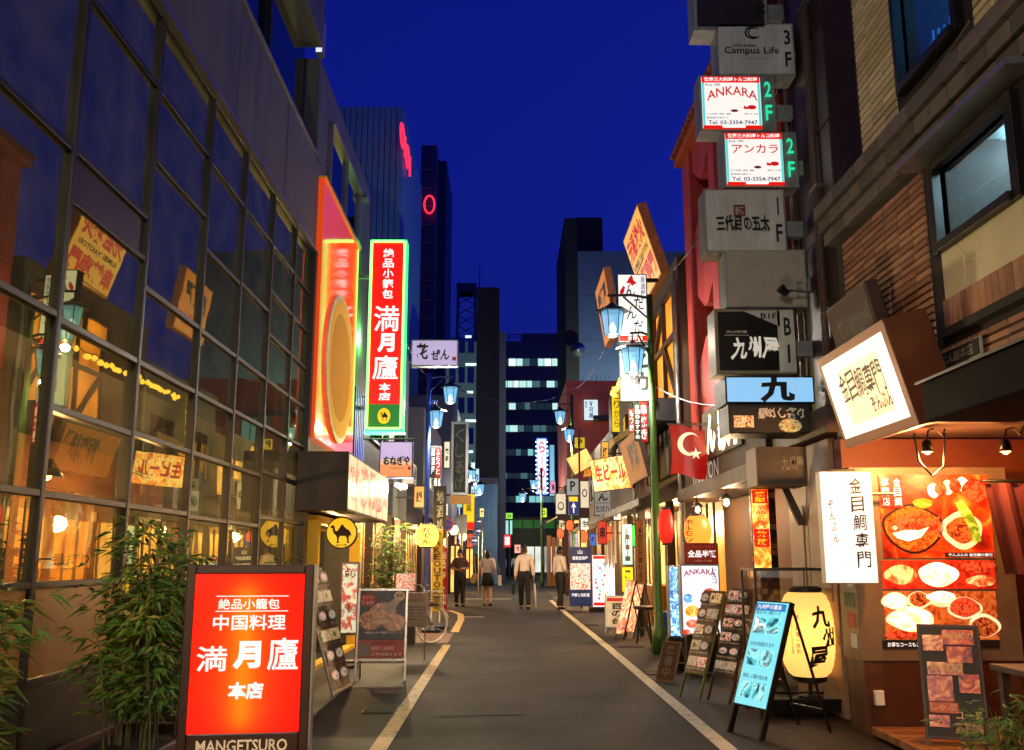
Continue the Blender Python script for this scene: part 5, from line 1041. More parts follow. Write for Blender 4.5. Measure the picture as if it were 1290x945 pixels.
lamp_post('lantern post on the right by the red brick house', 2.35, 33.0, 1, M_PGREEN, h=7.2, energy=105, arms=((-.42, 6.75), (-.1, 6.1)))
lamp_post('far lantern post on the left before the corrugated house', -2.0, 40.0, -1, M_PBLUE, h=6.2, energy=130, arms=((.5, 5.3), (.9, 4.7)))
lamp_post('farthest lantern post on the right near the alley end', 1.9, 50.0, 1, M_PGREEN, h=6.2, energy=130, arms=((-.42, 5.7), (-1.0, 5.0)))
lamp_post('blue lantern post behind the camera, next in the row', -2.25, -2.0, -1, M_PBLUE, h=6.2, energy=370, arms=((.56, 5.6), (.2, 5.0)))
# signs hung on the right post
s = psign('post_sign', 'white lit sign with red map shapes and slanting black kana on the green post', (778, 345, 816, 432), 15.3, .22, emit('nda_white', '#f2f0ea', 1.0), M_BLACK, border=.02)
for c, x, z in (('ん', .26, .62), ('だ', .56, .44), ('ん', .3, .3), ('だ', .52, .10)): s.t(c, (x, z + .04, x + .32, z + .22), M_INK, rough=.12)
s.poly([(.3, .86), (.42, .95), (.5, .98), (.55, .9), (.66, .86), (.56, .84), (.5, .82), (.42, .86)], E_RTXT); s.poly([(.08, .74), (.2, .82), (.26, .8), (.22, .72), (.1, .68)], E_RTXT); s.t('居酒屋', (.78, .66, .92, .96), E_NTXT, vertical=True)
s.box((.04, .02, .96, .1), E_RED); s.t('北海道', (.3, .03, .8, .09), E_WTXT); MB().box(s.w / 2, .05, s.h * .9, s.w / 2 + .2, .12, s.h * .95).build('bracket', M_BLACK, s.root)
s = psign('post_sign', 'pale grey sign with bold black characters below the kana sign', (782, 434, 819, 505), 15.5, .2, emit('suke_grey', '#b8ccc8', .42), M_GREYBOX, border=.02)
s.t('之', (.35, .56, .95, .9), M_INK, bold=.05, rough=.05); s.t('助', (.25, .16, .95, .5), M_INK, bold=.05, rough=.05); s.arm(s.w / 2, s.h * .8, s.w / 2 + .1, M_BLACK)
# strip banners below
for k, (rc_, col, tx, lab) in enumerate([((792, 515, 799, 545), emit('orange_strip_b', '#c84a18', .5, sample=False), 'もつ鍋', 'short orange strip with white border left of the green banner'), ((799, 507, 807, 556), emit('dk_green_strip', '#12482a', .4, sample=False), '本日のおすすめ', 'dark green strip banner with white writing on the post'), ((806, 506, 816, 557), emit('red_strip_b', '#c01810', .5, sample=False), '串焼き', 'red strip banner nearest the green post')]):
    s = psign('strip_banner', lab, rc_, 15.2 + .05 * k, .02, col, M_WOOD, border=.002, bevel=0); s.t(tx, (.15, .05, .85, .95), E_WTXT, vertical=True, bold=.03)
# ================================================================ right row beyond the green post
M_BRN = surf('row_brown', '#4a3626', .65, var=.3, scale=2, bump=.2); M_GRYW = surf('row_grey', '#55565a', .65, var=.25, scale=1.5, bump=.15); M_TAN = surf('row_tan', '#7d6a50', .65, var=.25, scale=1.5, bump=.15)
M_AMB = emit('amber_room', '#ff9a2c', 1.15, var=.45, scale=1.4); M_AMB2 = emit('amber_room_bright', '#ffb85c', 1.5, var=.5, scale=2.2)
M_TIN = surf('tin_roof', '#6e6a62', .45, metal=.5, var=.3, scale=3, bump=.2)
def row_house(name, label, side, y0, y1, h, wall, x=None, shop=M_AMB, nwin=2, awn=True, lights=204, gh=2.5, seed=0):
    """shop house: dark side walls, lit ground floor recess, upper windows, tin eave over the shop"""
    rnd = random.Random(seed); X = x if x is not None else (3.0 if side > 0 else -2.75); d = side
    r = thing(name, label, 'building', (X, y0, 0)); L = y1 - y0
    q = MB(); a, b = sorted((0, d * 7)); q.box(a, 0, gh, b, L, h); q.build('upper_wall', wall, r, bevel=.01)
    a, b = sorted((d * .9, d * 7)); MB().box(a, .0, 0, b, L, gh - .001).build('shop_back', wall, r)
    a, b = sorted((d * .88, d * .899)); MB().box(a, .15, .35, b, L - .15, gh - .2).build('lit_room', shop, r)
    for yy in (0, L * .33, L * .66, L - .12):
        a, b = sorted((0, d * .14)); MB().box(a, yy, 0, b, yy + .12, gh - .001).build('post', M_WOOD, r)
    for k in range(int(L / .55)):
        a, b = sorted((d * .5, d * .54)); MB().box(a, .2 + k * .55, .3, b, .25 + k * .55, gh - .1).build('door_stile', M_WOOD, r)
    a, b = sorted((d * .3, d * .87)); MB().box(a, .3, 0, b, L * .45, .85).build('counter', M_LWOOD, r, bevel=.01)
    for k in range(nwin):
        ww = L / nwin; ya = k * ww + ww * .22; zz = gh + (h - gh) * .35; lit = rnd.random() < .5
        a, b = sorted((-d * .012, d * .01)); w = MB().box(a, ya, zz, b, ya + ww * .56, zz + (h - gh) * .35).build('window', shop if lit else M_DGLASS, r)
        a, b = sorted((-d * .06, d * .0)); MB().box(a, ya - .05, zz - .06, b, ya + ww * .56 + .05, zz - .002).build('sill', M_FRAME, w); MB().box(a, ya + ww * .27, zz, b, ya + ww * .29, zz + (h - gh) * .35).build('frame', M_FRAME, w)
    if awn:
        q = MB(); n = int(L / .12)
        for k in range(n):
            o = .012 * (k % 2); A = (-d * .75, k * L / n, gh - .08 + o); B = (-d * .75, (k + 1) * L / n, gh - .08 + o); q.face([A, B, (0, (k + 1) * L / n, gh + .32 + o), (0, k * L / n, gh + .32 + o)])
        q.build('eave', M_TIN, r); a, b = sorted((-d * .78, -d * .74)); MB().box(a, 0, gh - .17, b, L, gh - .05).build('gutter', M_FRAME, r)
    if lights: lamp('shop_glow', (d * .35, L * .5, gh - .35), lights, (1, .62, .26), r, r=.15)
    return r
row_house('shop_house', 'half timbered right house with amber lit upper floor beside the green post', 1, 15.75, 21.4, 6.7, M_BRN, nwin=0, lights=306, seed=1)
th = SC.objects['shop_house']
MB().box(-.02, .1, 4.2, -.005, 3.4, 6.15).build('lit_panel', M_AMB, th)
for pts in ([(.1, 4.2), (.1, 6.15)], [(1.2, 4.2), (1.2, 6.15)], [(2.3, 4.2), (2.3, 6.15)], [(3.4, 4.2), (3.4, 6.15)], [(.1, 6.15), (3.4, 6.15)], [(.1, 5.3), (3.4, 5.3)], [(.1, 4.2), (1.2, 5.3)], [(2.3, 5.3), (1.2, 6.15)], [(2.3, 4.2), (3.4, 5.3)]):
    MB().tube([(-.05, *pts[0]), (-.05, *pts[1])], .06, 4).build('timber', M_WOOD, th)
MB().box(-.45, .0, 3.75, -.01, 3.5, 4.15).build('balcony_band', surf('navy_band', '#14161c', .5, bump=.05), th, bevel=.01)
for k in range(14): MB().box(-.12 - .04 * (k % 2), .1 + k * .24, 2.9, -.02, .28 + k * .24, 3.7).build('board', [M_TAN, M_BRN, surf('board_ochre', '#8a6430', .6, bump=.15)][k % 3], th)
row_house('shop_house', 'right shop house with a yellow lit gable sign', 1, 21.5, 27.0, 6.0, M_GRYW, shop=M_AMB2, lights=340, seed=2)
row_house('shop_house', 'right shop house behind the parking sign', 1, 27.1, 35.0, 5.2, M_TAN, x=3.1, shop=M_AMB2, lights=408, seed=3)
row_house('shop_house', 'last low house on the right before the junction', 1, 38.5, 44.5, 4.4, M_BRN, x=2.4, shop=M_AMB2, lights=408, gh=3.0, seed=4)
# cluttered things hung on the right row
s = Sign('hanging_board', 'orange tilted board with red brush writing high above the green post', 'sign', 2.1, 1.42, .18, (2.86, 17.6, 6.6), (R(17), 0, -math.pi / 2), emit('orange_board', '#ffb850', .8), surf('board_edge', '#c88040', .5, bump=.05), back=False, border=.03)
s.t('元祖炭火', (.06, .58, .94, .90), E_RTXT, bold=.05, rough=.06); s.t('串焼専門', (.06, .08, .94, .40), E_RTXT, bold=.05, rough=.06); s.t('SUMIBI YAKITORI', (.08, .45, .9, .53), M_INK, bold=.02)
s = Sign('hanging_board', 'smaller orange tilted board farther left with black writing', 'sign', 2.2, 1.55, .18, (2.62, 23.0, 6.9), (R(9), 0, -math.pi / 2), emit('orange_board_b', '#f08a30', .65), MATS['board_edge'], back=False, border=.03)
s.t('居酒屋', (.1, .5, .9, .85), M_INK, bold=.05, rough=.06); s.t('ホルモン', (.1, .1, .9, .4), E_RTXT, bold=.05)
s = Sign('hanging_board', 'brown wooden board with dark brush writing behind the green post', 'sign', 2.3, .85, .1, (2.45, 17.3, 2.85), (R(14), 0, -math.pi / 2), surf('board_wood', '#a8713c', .6, var=.25, bump=.15), M_WOOD, back=False, border=.02)
s.t('鯛料理', (.35, .2, .95, .85), M_INK, bold=.05, rough=.08)
s = Sign('hanging_board', 'small orange lit board above the tin eave left of the green post', 'sign', 1.5, .75, .08, (2.4, 21.0, 2.95), (R(10), 0, R(-62)), photo('orange_small', ['#e06818', '#ffb050', '#fff0b0', '#d03010'], .8, 4, sample=True), M_WOOD, back=False, border=.02)
s.t('生ビール', (.1, .3, .9, .8), E_RTXT, bold=.04)
s = psign('blade_sign', 'grey blade sign with black kana hanging over the tin eaves', (748, 597, 770, 650), 23.5, .16, emit('oden_grey', '#b0aca4', .45), M_DARK, border=.02); s.t('おでん', (.22, .34, .82, .95), M_INK, vertical=True, bold=.04, rough=.05); s.box((.06, .3, .94, .315), M_INK); s.t('たけ八', (.1, .08, .9, .25), M_INK, bold=.03); s.arm(s.w / 2, s.h * .9, s.w / 2 + .4, M_BLACK)
s = psign('blade_sign', 'tall yellow lit blade sign on the gable', (770, 486, 784, 545), 24.5, .2, E_YEL, M_BLACK, border=.02); s.t('とりから', (.25, .1, .75, .9), surf('olive_ink', '#5a4a08', bump=0), vertical=True, rough=.06)
lp = thing('roof_panel', 'slanted pale lit plank under the yellow blade sign', 'panel', (W(788, 530, 23).x, 22.5, W(788, 548, 23).z)); MB().box(-.42, 0, -.05, .4, 1.2, .08).build('plank', surf('pale_plank', '#c8b078', .6, bump=.1), lp); lp.rotation_euler = (0, R(-32), 0)
bl = thing('bulb_string', 'string of warm bulbs along the right house eaves', 'lights', (2.62, 17.4, 5.5)); rnd = random.Random(2)
for k in range(24): MB().lathe([(.01, -.08), (.05, -.05), (.06, -.01), (.02, .04)], c=(rnd.uniform(-.05, .05), k * .24, -.02 - .07 * math.sin(k * 1.1) ** 2 + rnd.uniform(-.03, .03)), n=10).build('bulb', emit('string_bulb', '#ffc050', 2.4), bl, smooth=True)
MB().tube([(0, k * .24, .03 - .07 * math.sin(k * 1.1) ** 2) for k in range(24)], .01, 5).build('cord', M_BLACK, bl)
s = psign('shop_sign', 'big white lit sloping sign above the far tin eaves', (722, 568, 752, 592), 29.0, .3, E_WARM, M_BRN, border=.02); s.root.rotation_euler = (0, R(-28), 0)
s = psign('parking_sign', 'yellow square sign with a dark letter on the lamp post', (724, 551, 737, 565), 31, .06, emit('yellow_p', '#e0c020', .7), M_BLACK, border=.01); s.t('P', (.3, .2, .75, .85), M_INK, bold=.03)
s = psign('parking_sign', 'grey parking sign above the blue arrow sign', (714, 603, 729, 624), 28.5, .06, emit('grey_p', '#b8bcc0', .45), M_GREYBOX, border=.012); s.t('P', (.28, .25, .72, .85), M_INK, bold=.03)
s = psign('arrow_sign', 'blue sign with a white upward arrow and yellow head', (716, 625, 729, 649), 28.5, .06, emit('blue_arrow', '#16308a', .5), M_GREYBOX, border=.01); s.box((.08, .72, .92, .96), E_YEL); s.box((.46, .12, .56, .5), E_WTXT); s.poly([(.51, .66), (.28, .42), (.38, .4), (.51, .52), (.64, .4), (.74, .42)], E_WTXT)
MB().cyl((s.w / 2 + .04, .03, -W(722, 649, 28.5).z), (s.w / 2 + .04, .03, 2.6), .03).build('post', M_DARK, s.root)
s = psign('blade_sign', 'cream sign with a round face emblem left of the parking sign', (700, 622, 713, 648), 30, .1, emit('cream_sign', '#e8d8b8', .8), M_DARK, border=.01); s.disc((.2, .2, .8, .6), M_INK); s.disc((.28, .27, .72, .55), MATS['cream_sign'])
s = psign('blade_sign', 'cream sign with a ring emblem right of the parking post', (731, 606, 742, 640), 27.6, .1, MATS['cream_sign'], M_DARK, border=.01); s.disc((.2, .4, .8, .7), M_INK); s.disc((.3, .45, .7, .65), MATS['cream_sign'])
# standing lit menus in mid distance
s = psign('menu_stand', 'navy standing board with glowing food photos by the right line', (717, 689, 745, 764), 27.6, .12, emit('navy_board', '#1c2c58', .5), M_NAVY, border=.01); s.box((.05, .28, .95, .72), photo('crab_print', ['#a02018', '#e86048', '#ffd8b8', '#2a5060', '#fff0e0'], .9, 7, sample=True), 'photo_print'); s.t('個室居酒屋', (.15, .78, .85, .84), E_WTXT); s.t('海鮮と肉料理', (.1, .16, .9, .22), E_WTXT); s.t('山', (.4, .88, .6, .95), E_WTXT)
s = psign('menu_stand', 'white lit standing menu with red trim next to the navy board', (746, 699, 775, 765), 26.8, .14, emit('white_menu', '#fdeef2', 1.15), M_DARK, border=.012); s.box((.05, .92, .95, .98), E_RED); s.box((.05, .03, .95, .09), E_RED)
rnd = random.Random(9)
for k in range(26): x, z = rnd.uniform(.1, .82), rnd.uniform(.14, .86); s.box((x, z, x + .08, z + .04), [E_RTXT, FD[2], FD[0], E_GTXT][k % 4], 'print_mark')
MB().box(-.4, -.1, -.12, .4, .25, -.005).build('stand_base', M_BLACK, s.root)
s = aboard('sandwich_board', 'white board with red border and black brush kana on the right footway', (2.18, 19.0, 0), R(-10), .46, .62, .12, R(9), surf('board_white', '#cfc8bc', .5, bump=.03), M_STEEL, fr=.02); s.box((.1, .82, .9, .93), M_REDINK); s.t('百の台', (.3, .1, .75, .78), M_INK, vertical=True, rough=.08, bold=.03)
s = aboard('menu_board', 'tall red photo board leaning at the kerb before the stool', (2.05, 17.6, 0), R(-72), .38, 1.0, .1, R(15), photo('red_board_print', ['#7a1410', '#d04030', '#f0b8a0', '#fff0e0'], .3, 7), M_WOOD, 'menu board', fr=.015)
s = aboard('menu_board', 'second red leaning board just behind the tall red one', (2.3, 18.1, 0), R(-72), .36, .92, .1, R(15), photo('red_board_print_b', ['#902018', '#e06048', '#ffd8c0'], .3, 9), M_WOOD, 'menu board', fr=.015)
r = thing('stool', 'dark round wooden stool by the leaning red boards', 'stool', (2.42, 16.9, 0)); MB().lathe([(.16, .58), (.18, .6), (.18, .63), (.16, .64)], n=20).build('seat', M_WOOD, r)
for a in range(4): MB().cyl((.11 * math.cos(a * 1.57 + .6), .11 * math.sin(a * 1.57 + .6), .58), (.18 * math.cos(a * 1.57 + .6), .18 * math.sin(a * 1.57 + .6), 0), .014, n=6).build('leg', M_BLACK, r)
r = thing('crate_stack', 'blue plastic beer crate standing by the green post', 'crate', (2.75, 16.3, 0))
for z in (0, .3): MB().box(-.2, -.25, z, .2, .25, z + .28).build('crate_wall', surf('blue_plastic', '#1648a0', .45, bump=.05), r, bevel=.02)
r = thing('crate', 'olive green beer crate beside the foot of the green post', 'crate', (2.62, 14.5, 0))
for k in range(3): MB().box(-.2, -.15, k * .1, .2, .15, k * .1 + .085).build('crate_wall', surf('olive_plastic', '#4a5a1c', .5, bump=.05), r, bevel=.015)
# clutter along the right row
for k, (rc_, Y, mat, tx, lab) in enumerate([((783, 660, 797, 712), 20.2, emit('teal_panel', '#a8dce4', .8), '生', 'pale teal lit panel behind the green lantern'), ((783, 714, 798, 746), 20.0, E_YEL, '酒', 'yellow lit floor box under the pale teal panel'), ((801, 655, 812, 748), 18.4, surf('kraft_panel', '#a87838', .6, bump=.1), '本日の日替り定食', 'tall kraft coloured panel with black writing beside the green lantern')]):
    s = psign('panel_sign', lab, rc_, Y, .08, mat, M_DARK, border=.012); s.t(tx, (.3, .1, .75, .9), M_INK, vertical=len(tx) > 1, bold=.03)
    MB().box(-.04, .02, -W(790, rc_[3], Y).z, .04, .07, 0).build('stand', M_DARK, s.root)
cs = thing('cloth_strips', 'row of pale hanging cloth strips under the tin eave', 'curtain', (2.55, 22.0, 1.35))
for k in range(9): MB().box(-.0 + .01 * (k % 2), k * .3, 0 - .06 * (k % 3), .012 + .01 * (k % 2), k * .3 + .22, 1.0).build('strip', [M_WHITEB, M_GREYINK, surf('cloth_beige', '#a08c6c', .8, bump=.2)][k % 3], cs)
MB().cyl((.01, -.1, 1.02), (.01, 2.8, 1.02), .015).build('rail', M_WOOD, cs)
for k, (x, y, z, lab) in enumerate([(2.7, 22.6, 3.3, 'boxy air conditioner unit on the wall above the tin eave'), (2.8, 28.0, 3.3, 'boxy air conditioner unit on the house behind the parking sign'), (-2.6, 25.0, 3.4, 'air conditioner unit on the pale green left house')]):
    r = thing('air_conditioner', lab, 'air conditioner', (x, y, z), group='wall air conditioners'); MB().box(-.15, 0, 0, .15, .8, .55).build('casing', M_WHITEB, r, bevel=.02)
    q = MB(); q.skinrings([q.ring((-.152 if x > 0 else .152, .3, .28), (1, 0, 0), .21, 20), q.ring((-.16 if x > 0 else .16, .3, .28), (1, 0, 0), .19, 20)], 20); q.build('fan_grille', M_DARK, r); MB().box(-.12, .1, -.1, .3 * (1 if x > 0 else -1), .7, -.005).build('bracket', M_STEEL, r)
q = [tag(MB().tube([(2.93, y, z0), (2.93, y, z1)], .04, 8).build('drain_pipe', M_STEEL), lab, 'pipe') for y, z0, z1, lab in ((15.72, 0, 6.4, 'grey drain pipe at the corner of the half timbered house'), (21.45, 0, 5.8, 'grey drain pipe between the gable house and half timbered house'))]
# red brick house, blue-grey block, far office
rb = thing('brick_house', 'red brick house with a lit white sign beyond the right shops', 'building', (3.0, 45, 0)); a = W(713, 478, 45)
MB().box(-.05, 0, 0, 9, 8, 10.0).build('wall', surf('far_red_brick', '#b4503e', .7, var=.15, scale=2, bump=.2), rb)
MB().box(1.2, -.6, 8.0, 4.6, -.01, 8.2).build('hood', M_DARK, rb); w = MB().box(3.2, -.03, 6.0, 4.4, -.005, 8.0).build('window', emit('far_blue_window', '#7ab0d0', .5), rb)
for k in range(3): MB().box(3.2 + k * .4, -.06, 6.0, 3.26 + k * .4, -.03, 8.0).build('frame', M_FRAME, w)
s = psign('wall_sign', 'white lit sign with blue characters on the red brick house', (735, 503, 754, 530), 44.6, .15, emit('pale_sign', '#d8ecf2', .9), M_DARK, border=.03); s.t('不可思', (.36, .1, .66, .9), E_NTXT, vertical=True, bold=.02); s.t('酒処', (.1, .6, .26, .9), E_NTXT, vertical=True)
bk = thing('office_block', 'tall dark framed block with blue grey wall right of centre', 'building', (4.6, 70, 0)); MB().box(0, 0, 0, 1.0, 12, 27.8).build('dark_wing', surf('warm_black', '#1c1614', .7, bump=.05), bk)
for k in range(7): MB().box(1.01, .3, k * 3.6, 14, 12, k * 3.6 + 3.57).build('wall_panel', surf('blue_grey_wall', '#4a5a78', .7, var=.12, scale=.4, bump=.05), bk)
MB().box(1.01, 2, 25.2, 3.2, 6, 28.6).build('roof_box', MATS['warm_black'], bk)
for k in range(16): MB().box(1.3 + k * .3, -.6, 13.0, 1.34 + k * .3, -.56, 14.6).build('railing', M_DARK, bk)
dish = thing('satellite_dish', 'round pale dish on the corner of the dark block', 'antenna', (W(728, 440, 69).x, 69, W(728, 440, 69).z)); q = MB(); q.skinrings([q.ring((0, 0, 0), (0, 1, 0), .55, 20), q.ring((0, .15, 0), (0, 1, 0), .3, 20), q.ring((0, .2, 0), (0, 1, 0), .05, 20)], 20); q.build('reflector', M_STEEL, dish, smooth=True); MB().cyl((0, .2, 0), (.3, .9, -.4), .05).build('arm', M_STEEL, dish)
fo = thing('far_office', 'dark office at the alley end with bands of lit windows', 'building', (3.3, 100, 0))
MB().box(-4.4, 0, 0, 4.5, 10, W(660, 430, 100).z).build('wall', M_NAVY, fo); MB().box(-1.5, 3, W(660, 430, 100).z, 3, 8, W(660, 412, 100).z).build('roof_box', M_NAVY, fo)
for k in range(5): MB().box(-4.2 + k * 1.2, .2, W(660, 430, 100).z, -4.1 + k * 1.2, .3, W(660, 420, 100).z).build('railing', M_NAVY, fo)
for z in (421, 425): MB().box(-4.3, .31, W(660, z, 100).z, 1.0, .36, W(660, z, 100).z + .08).build('railing', M_NAVY, fo)
E_WIN = [emit('office_win_%d' % k, c, st, sample=False) for k, (c, st) in enumerate([('#bff0e8', .95), ('#8cd8d8', .8), ('#e4fff8', 1.1), ('#2c4450', .35), ('#5a8890', .5)])]
rnd = random.Random(12)
for y0, y1, mode, xr in ((452, 461, 0, 702), (480, 488, 3, 702), (508, 516, 1, 700), (536, 544, 1, 700), (566, 574, 1, 692), (596, 603, 4, 676), (625, 633, 1, 700)):
    x = 632
    while x < xr:
        ww = rnd.uniform(7, 11); a, b = W(x, y0, 100), W(x + ww - .8, y1, 100); m = {0: [0, 2, 0, 4, 3], 3: [0, 4, 4, 3] if x > 660 else [0, 2], 1: [4, 1, 4, 3, 3, 0], 4: [3, 3, 4]}[mode]
        w = MB().box(a.x - 3.3, -.05, b.z, b.x - 3.3, -.01, a.z).build('window', E_WIN[rnd.choice(m)], fo); MB().box(b.x - 3.3, -.12, b.z, b.x - 3.25, -.01, a.z).build('frame', M_DARK, w); x += ww
w = MB().box(W(706, 458, 100).x - 3.3, -.05, W(712, 466, 100).z, W(718, 458, 100).x - 3.3, -.01, W(712, 457, 100).z).build('window', E_WIN[2], fo)
# alley end: green fronted shop
es = thing('end_shop', 'shop with a green fascia closing the end of the alley', 'building', (2.2, 84, 0))
MB().box(-3, 0, 0, 7, 6, 5.2).build('wall', M_DARK, es); MB().box(-1.7, -.3, 2.6, 3.6, -.01, 5.0).build('fascia', emit('green_fascia', '#1c4a24', .05, var=.3, scale=.6), es)
for k in range(4): MB().box(-1.6 + k * .95, -.33, 4.1, -.75 + k * .95, -.305, 4.8).build('lit_pane', emit('green_lit', '#3cb848', .15, sample=False), es)
MB().box(-.7, -.32, .3, 3.5, -.02, 2.5).build('shop_window', emit('end_window', '#e8f0e0', .85, var=.3, scale=1.), es)
for k in range(5): MB().box(-.7 + k * 1.0, -.4, .3, -.62 + k * 1.0, -.33, 2.5).build('frame', M_DARK, es)
for k, (rc_, em_, lab) in enumerate([((637, 646, 646, 654), ('#8fe03c', .9), 'small green round sign on the left at the alley end'), ((681, 640, 689, 652), ('#c8e020', .9), 'small yellow green sign on the right at the alley end')]):
    s = psign('blade_sign', lab, rc_, 66, .15, emit('green_round%d' % k, *em_), M_DARK, border=.02); s.disc((.25, .25, .75, .75), M_INK); s.disc((.36, .36, .64, .64), MATS['green_round%d' % k])
    MB().cyl((0, .1, 0), (0, .1, -W(640, 654, 66).z), .06, n=7).build('post', M_DARK, s.root)
s = psign('blade_sign', 'white and teal column sign below the green round sign', (636, 655, 646, 674), 66.3, .2, emit('teal_col', '#a8e8e0', .8), M_DARK, border=.04)
s = psign('blade_sign', 'red framed white sign above the far pedestrians', (634, 673, 644, 690), 60, .15, E_RED, M_DARK, border=.03); s.box((.2, .2, .8, .8), E_WTXT)
s = psign('blade_sign', 'tall white lit sign with pink kana and blue light edge at the alley end', (676, 552, 689, 623), 58, .4, emit('pinkwhite_sign', '#f4ecfa', 1.1), emit('blue_edge', '#3a68ff', 1.6), border=.06); s.t('らーめん', (.22, .05, .82, .95), emit('pink_letters', '#e85088', .8, sample=False), vertical=True, bold=.02)
for k in range(24): MB().lathe([(.02, -.03), (.045, 0), (.02, .03)], c=(-s.w / 2 - .02 if k % 2 else s.w / 2 + .02, -.05, .1 + (k // 2) * s.h / 12.2), n=6).build('bulb', emit('edge_bulb', '#c8f0ff', 6), s.root)
s = psign('blade_sign', 'cool white angled sign strip right of the kana tower sign', (692, 560, 699, 625), 52, .3, emit('cool_strip', '#7fc4e8', .7), M_DARK, border=.03)
s = psign('shop_sign', 'purple and white lit board over the navy menu stand', (718, 672, 728, 692), 36, .15, emit('purple_board', '#b8a8e8', .9), M_DARK, border=.02); s.t('歌', (.2, .3, .8, .8), E_NTXT)
wb_ = thing('wood_barrier', 'amber lit wooden slat screen at the right of the alley end', 'screen', (2.25, 52, 0))
for k in range(9): MB().box(.0 + k * .26, 0, 0, .22 + k * .26, .08, 2.7 - .1 * (k % 3)).build('slat', M_LWOOD, wb_)
lamp('screen_glow', (1., -1.2, 2.4), 250, (1, .6, .2), wb_)
SMALL = [((704, 655, 716, 668), 40, '#f0d8a8', .9, '肉', 'cream lit box sign above the wooden slat screen'), ((731, 652, 742, 668), 26, '#f4ecdc', .9, '生', 'small white lit box right of the blue arrow sign'), ((753, 656, 765, 686), 22.8, '#d83020', .8, '串', 'red lit box sign under the grey kana blade'),
    ((735, 590, 745, 601), 30, '#f09030', .8, '酒', 'little orange lit sign under the sloping white sign'), ((693, 606, 700, 622), 47, '#e8a0c0', .8, '湯', 'pale pink lit sign left of the cream emblem sign'), ((757, 556, 767, 585), 22.4, '#ffb040', .9, '灯', 'amber lit upright lantern box under the yellow blade'),
    ((743, 672, 751, 688), 30, '#4a78d8', .8, '鮨', 'small blue lit box above the white standing menu'), ((772, 640, 783, 656), 21.7, '#f8f0e4', .95, '麺', 'white lit box under the tilted orange board'), ((729, 575, 737, 589), 33.5, '#f4e070', .9, '丼', 'lemon lit sign behind the far lantern post'),
    ((521, 612, 535, 640), 20.4, '#f0a040', .7, '鍋', 'amber lit box behind the potted tree'), ((556, 634, 565, 650), 33, '#f4f0e8', .9, '米', 'white lit box behind the round road sign'), ((575, 606, 583, 640), 37, '#a8e0c8', .85, '茶', 'mint lit upright sign left of the yellow and red sign'),
    ((559, 556, 567, 590), 28.6, '#f0e0b8', .8, '蕎', 'cream upright sign between the strip sign and the cursive sign'), ((588, 672, 596, 690), 38, '#e03828', .8, '辛', 'small red lit sign below the yellow and red sign'), ((604, 640, 610, 652), 44, '#f8d060', .9, '宿', 'little yellow lit sign beside the corrugated house'), ((648, 686, 656, 697), 70, '#ffb0a0', .9, '花', 'pinkish lit display at the alley end')]
for rc_, Y, col, st_, tx, lab in SMALL:
    s = psign('lit_sign', lab, rc_, Y, .2, emit('lit_' + tx, col, st_), M_DARK, border=.02); s.t(tx, (.22, .25, .78, .75), M_INK, bold=.03); MB().box(s.w / 2 if s.root.location.x > 0 else -s.w / 2 - .4, .06, s.h * .45, s.w / 2 + .4 if s.root.location.x > 0 else -s.w / 2, .1, s.h * .52).build('bracket', M_DARK, s.root)
for k, (px, py, Y, lab) in enumerate([(706, 672, 37, 'tiny red lantern farthest along the right row'), (718, 662, 33, 'tiny red lantern left of the purple board'), (735, 676, 29, 'tiny red lantern above the navy menu stand'), (770, 672, 23.2, 'small red lantern left of the green lantern')]): paper_lantern('paper_lantern', lab, px, py, Y, .13, .36, (.95, .14, .04), .8, hang=.3, group='small red lanterns along the right row', ribs=5)
for k, (px, py, Y, lab) in enumerate([(572, 668, 30.5, 'tiny white lantern above the bright left doors'), (583, 676, 34, 'tiny white lantern farther along the left row')]): paper_lantern('paper_lantern', lab, px, py, Y, .14, .34, (1, .86, .6), .8, hang=.3, group='small white lanterns on the left row', ribs=5)
for rc_, Y, lab in [((566, 686, 580, 748), 30.6, 'tall amber lit door panel on the left behind the standing man'), ((586, 690, 597, 730), 38.4, 'narrow amber lit door panel farther up on the left')]:
    s = psign('door_panel', lab, rc_, Y, .06, M_AMB2, M_WOOD, 'door', border=.05); MB().box(-.03, -.02, .02, .03, -.005, s.h - .02).build('stile', M_WOOD, s.root)
# unseen lamps added behind the rows to brighten the far towers
def hidden_fill_lamp(label, x, y, e):
    r = thing('hidden_fill_lamp', label, 'street lamp', (x, y, 0), group='added fill lamps behind the rows'); MB().lathe([(.14, 0), (.1, 1), (.07, 10)], n=12).build('pole', M_STEEL, r); MB().tube([(0, 0, 10), (.5, .3, 10.4), (1.2, .6, 10.4)], .05, 8).build('arm', M_STEEL, r); MB().box(.9, .4, 10.3, 1.6, .8, 10.42).build('head', emit('fill_lamp_head', '#e8fff4', 6), r); lamp('glow', (1.2, .6, 10.0), e, (.8, 1, .88), r, r=.3)
hidden_fill_lamp('tall added fill lamp hidden behind the left houses', -15, 57, 1800); hidden_fill_lamp('tall added fill lamp hidden behind the red brick house', 7.5, 62, 4500)
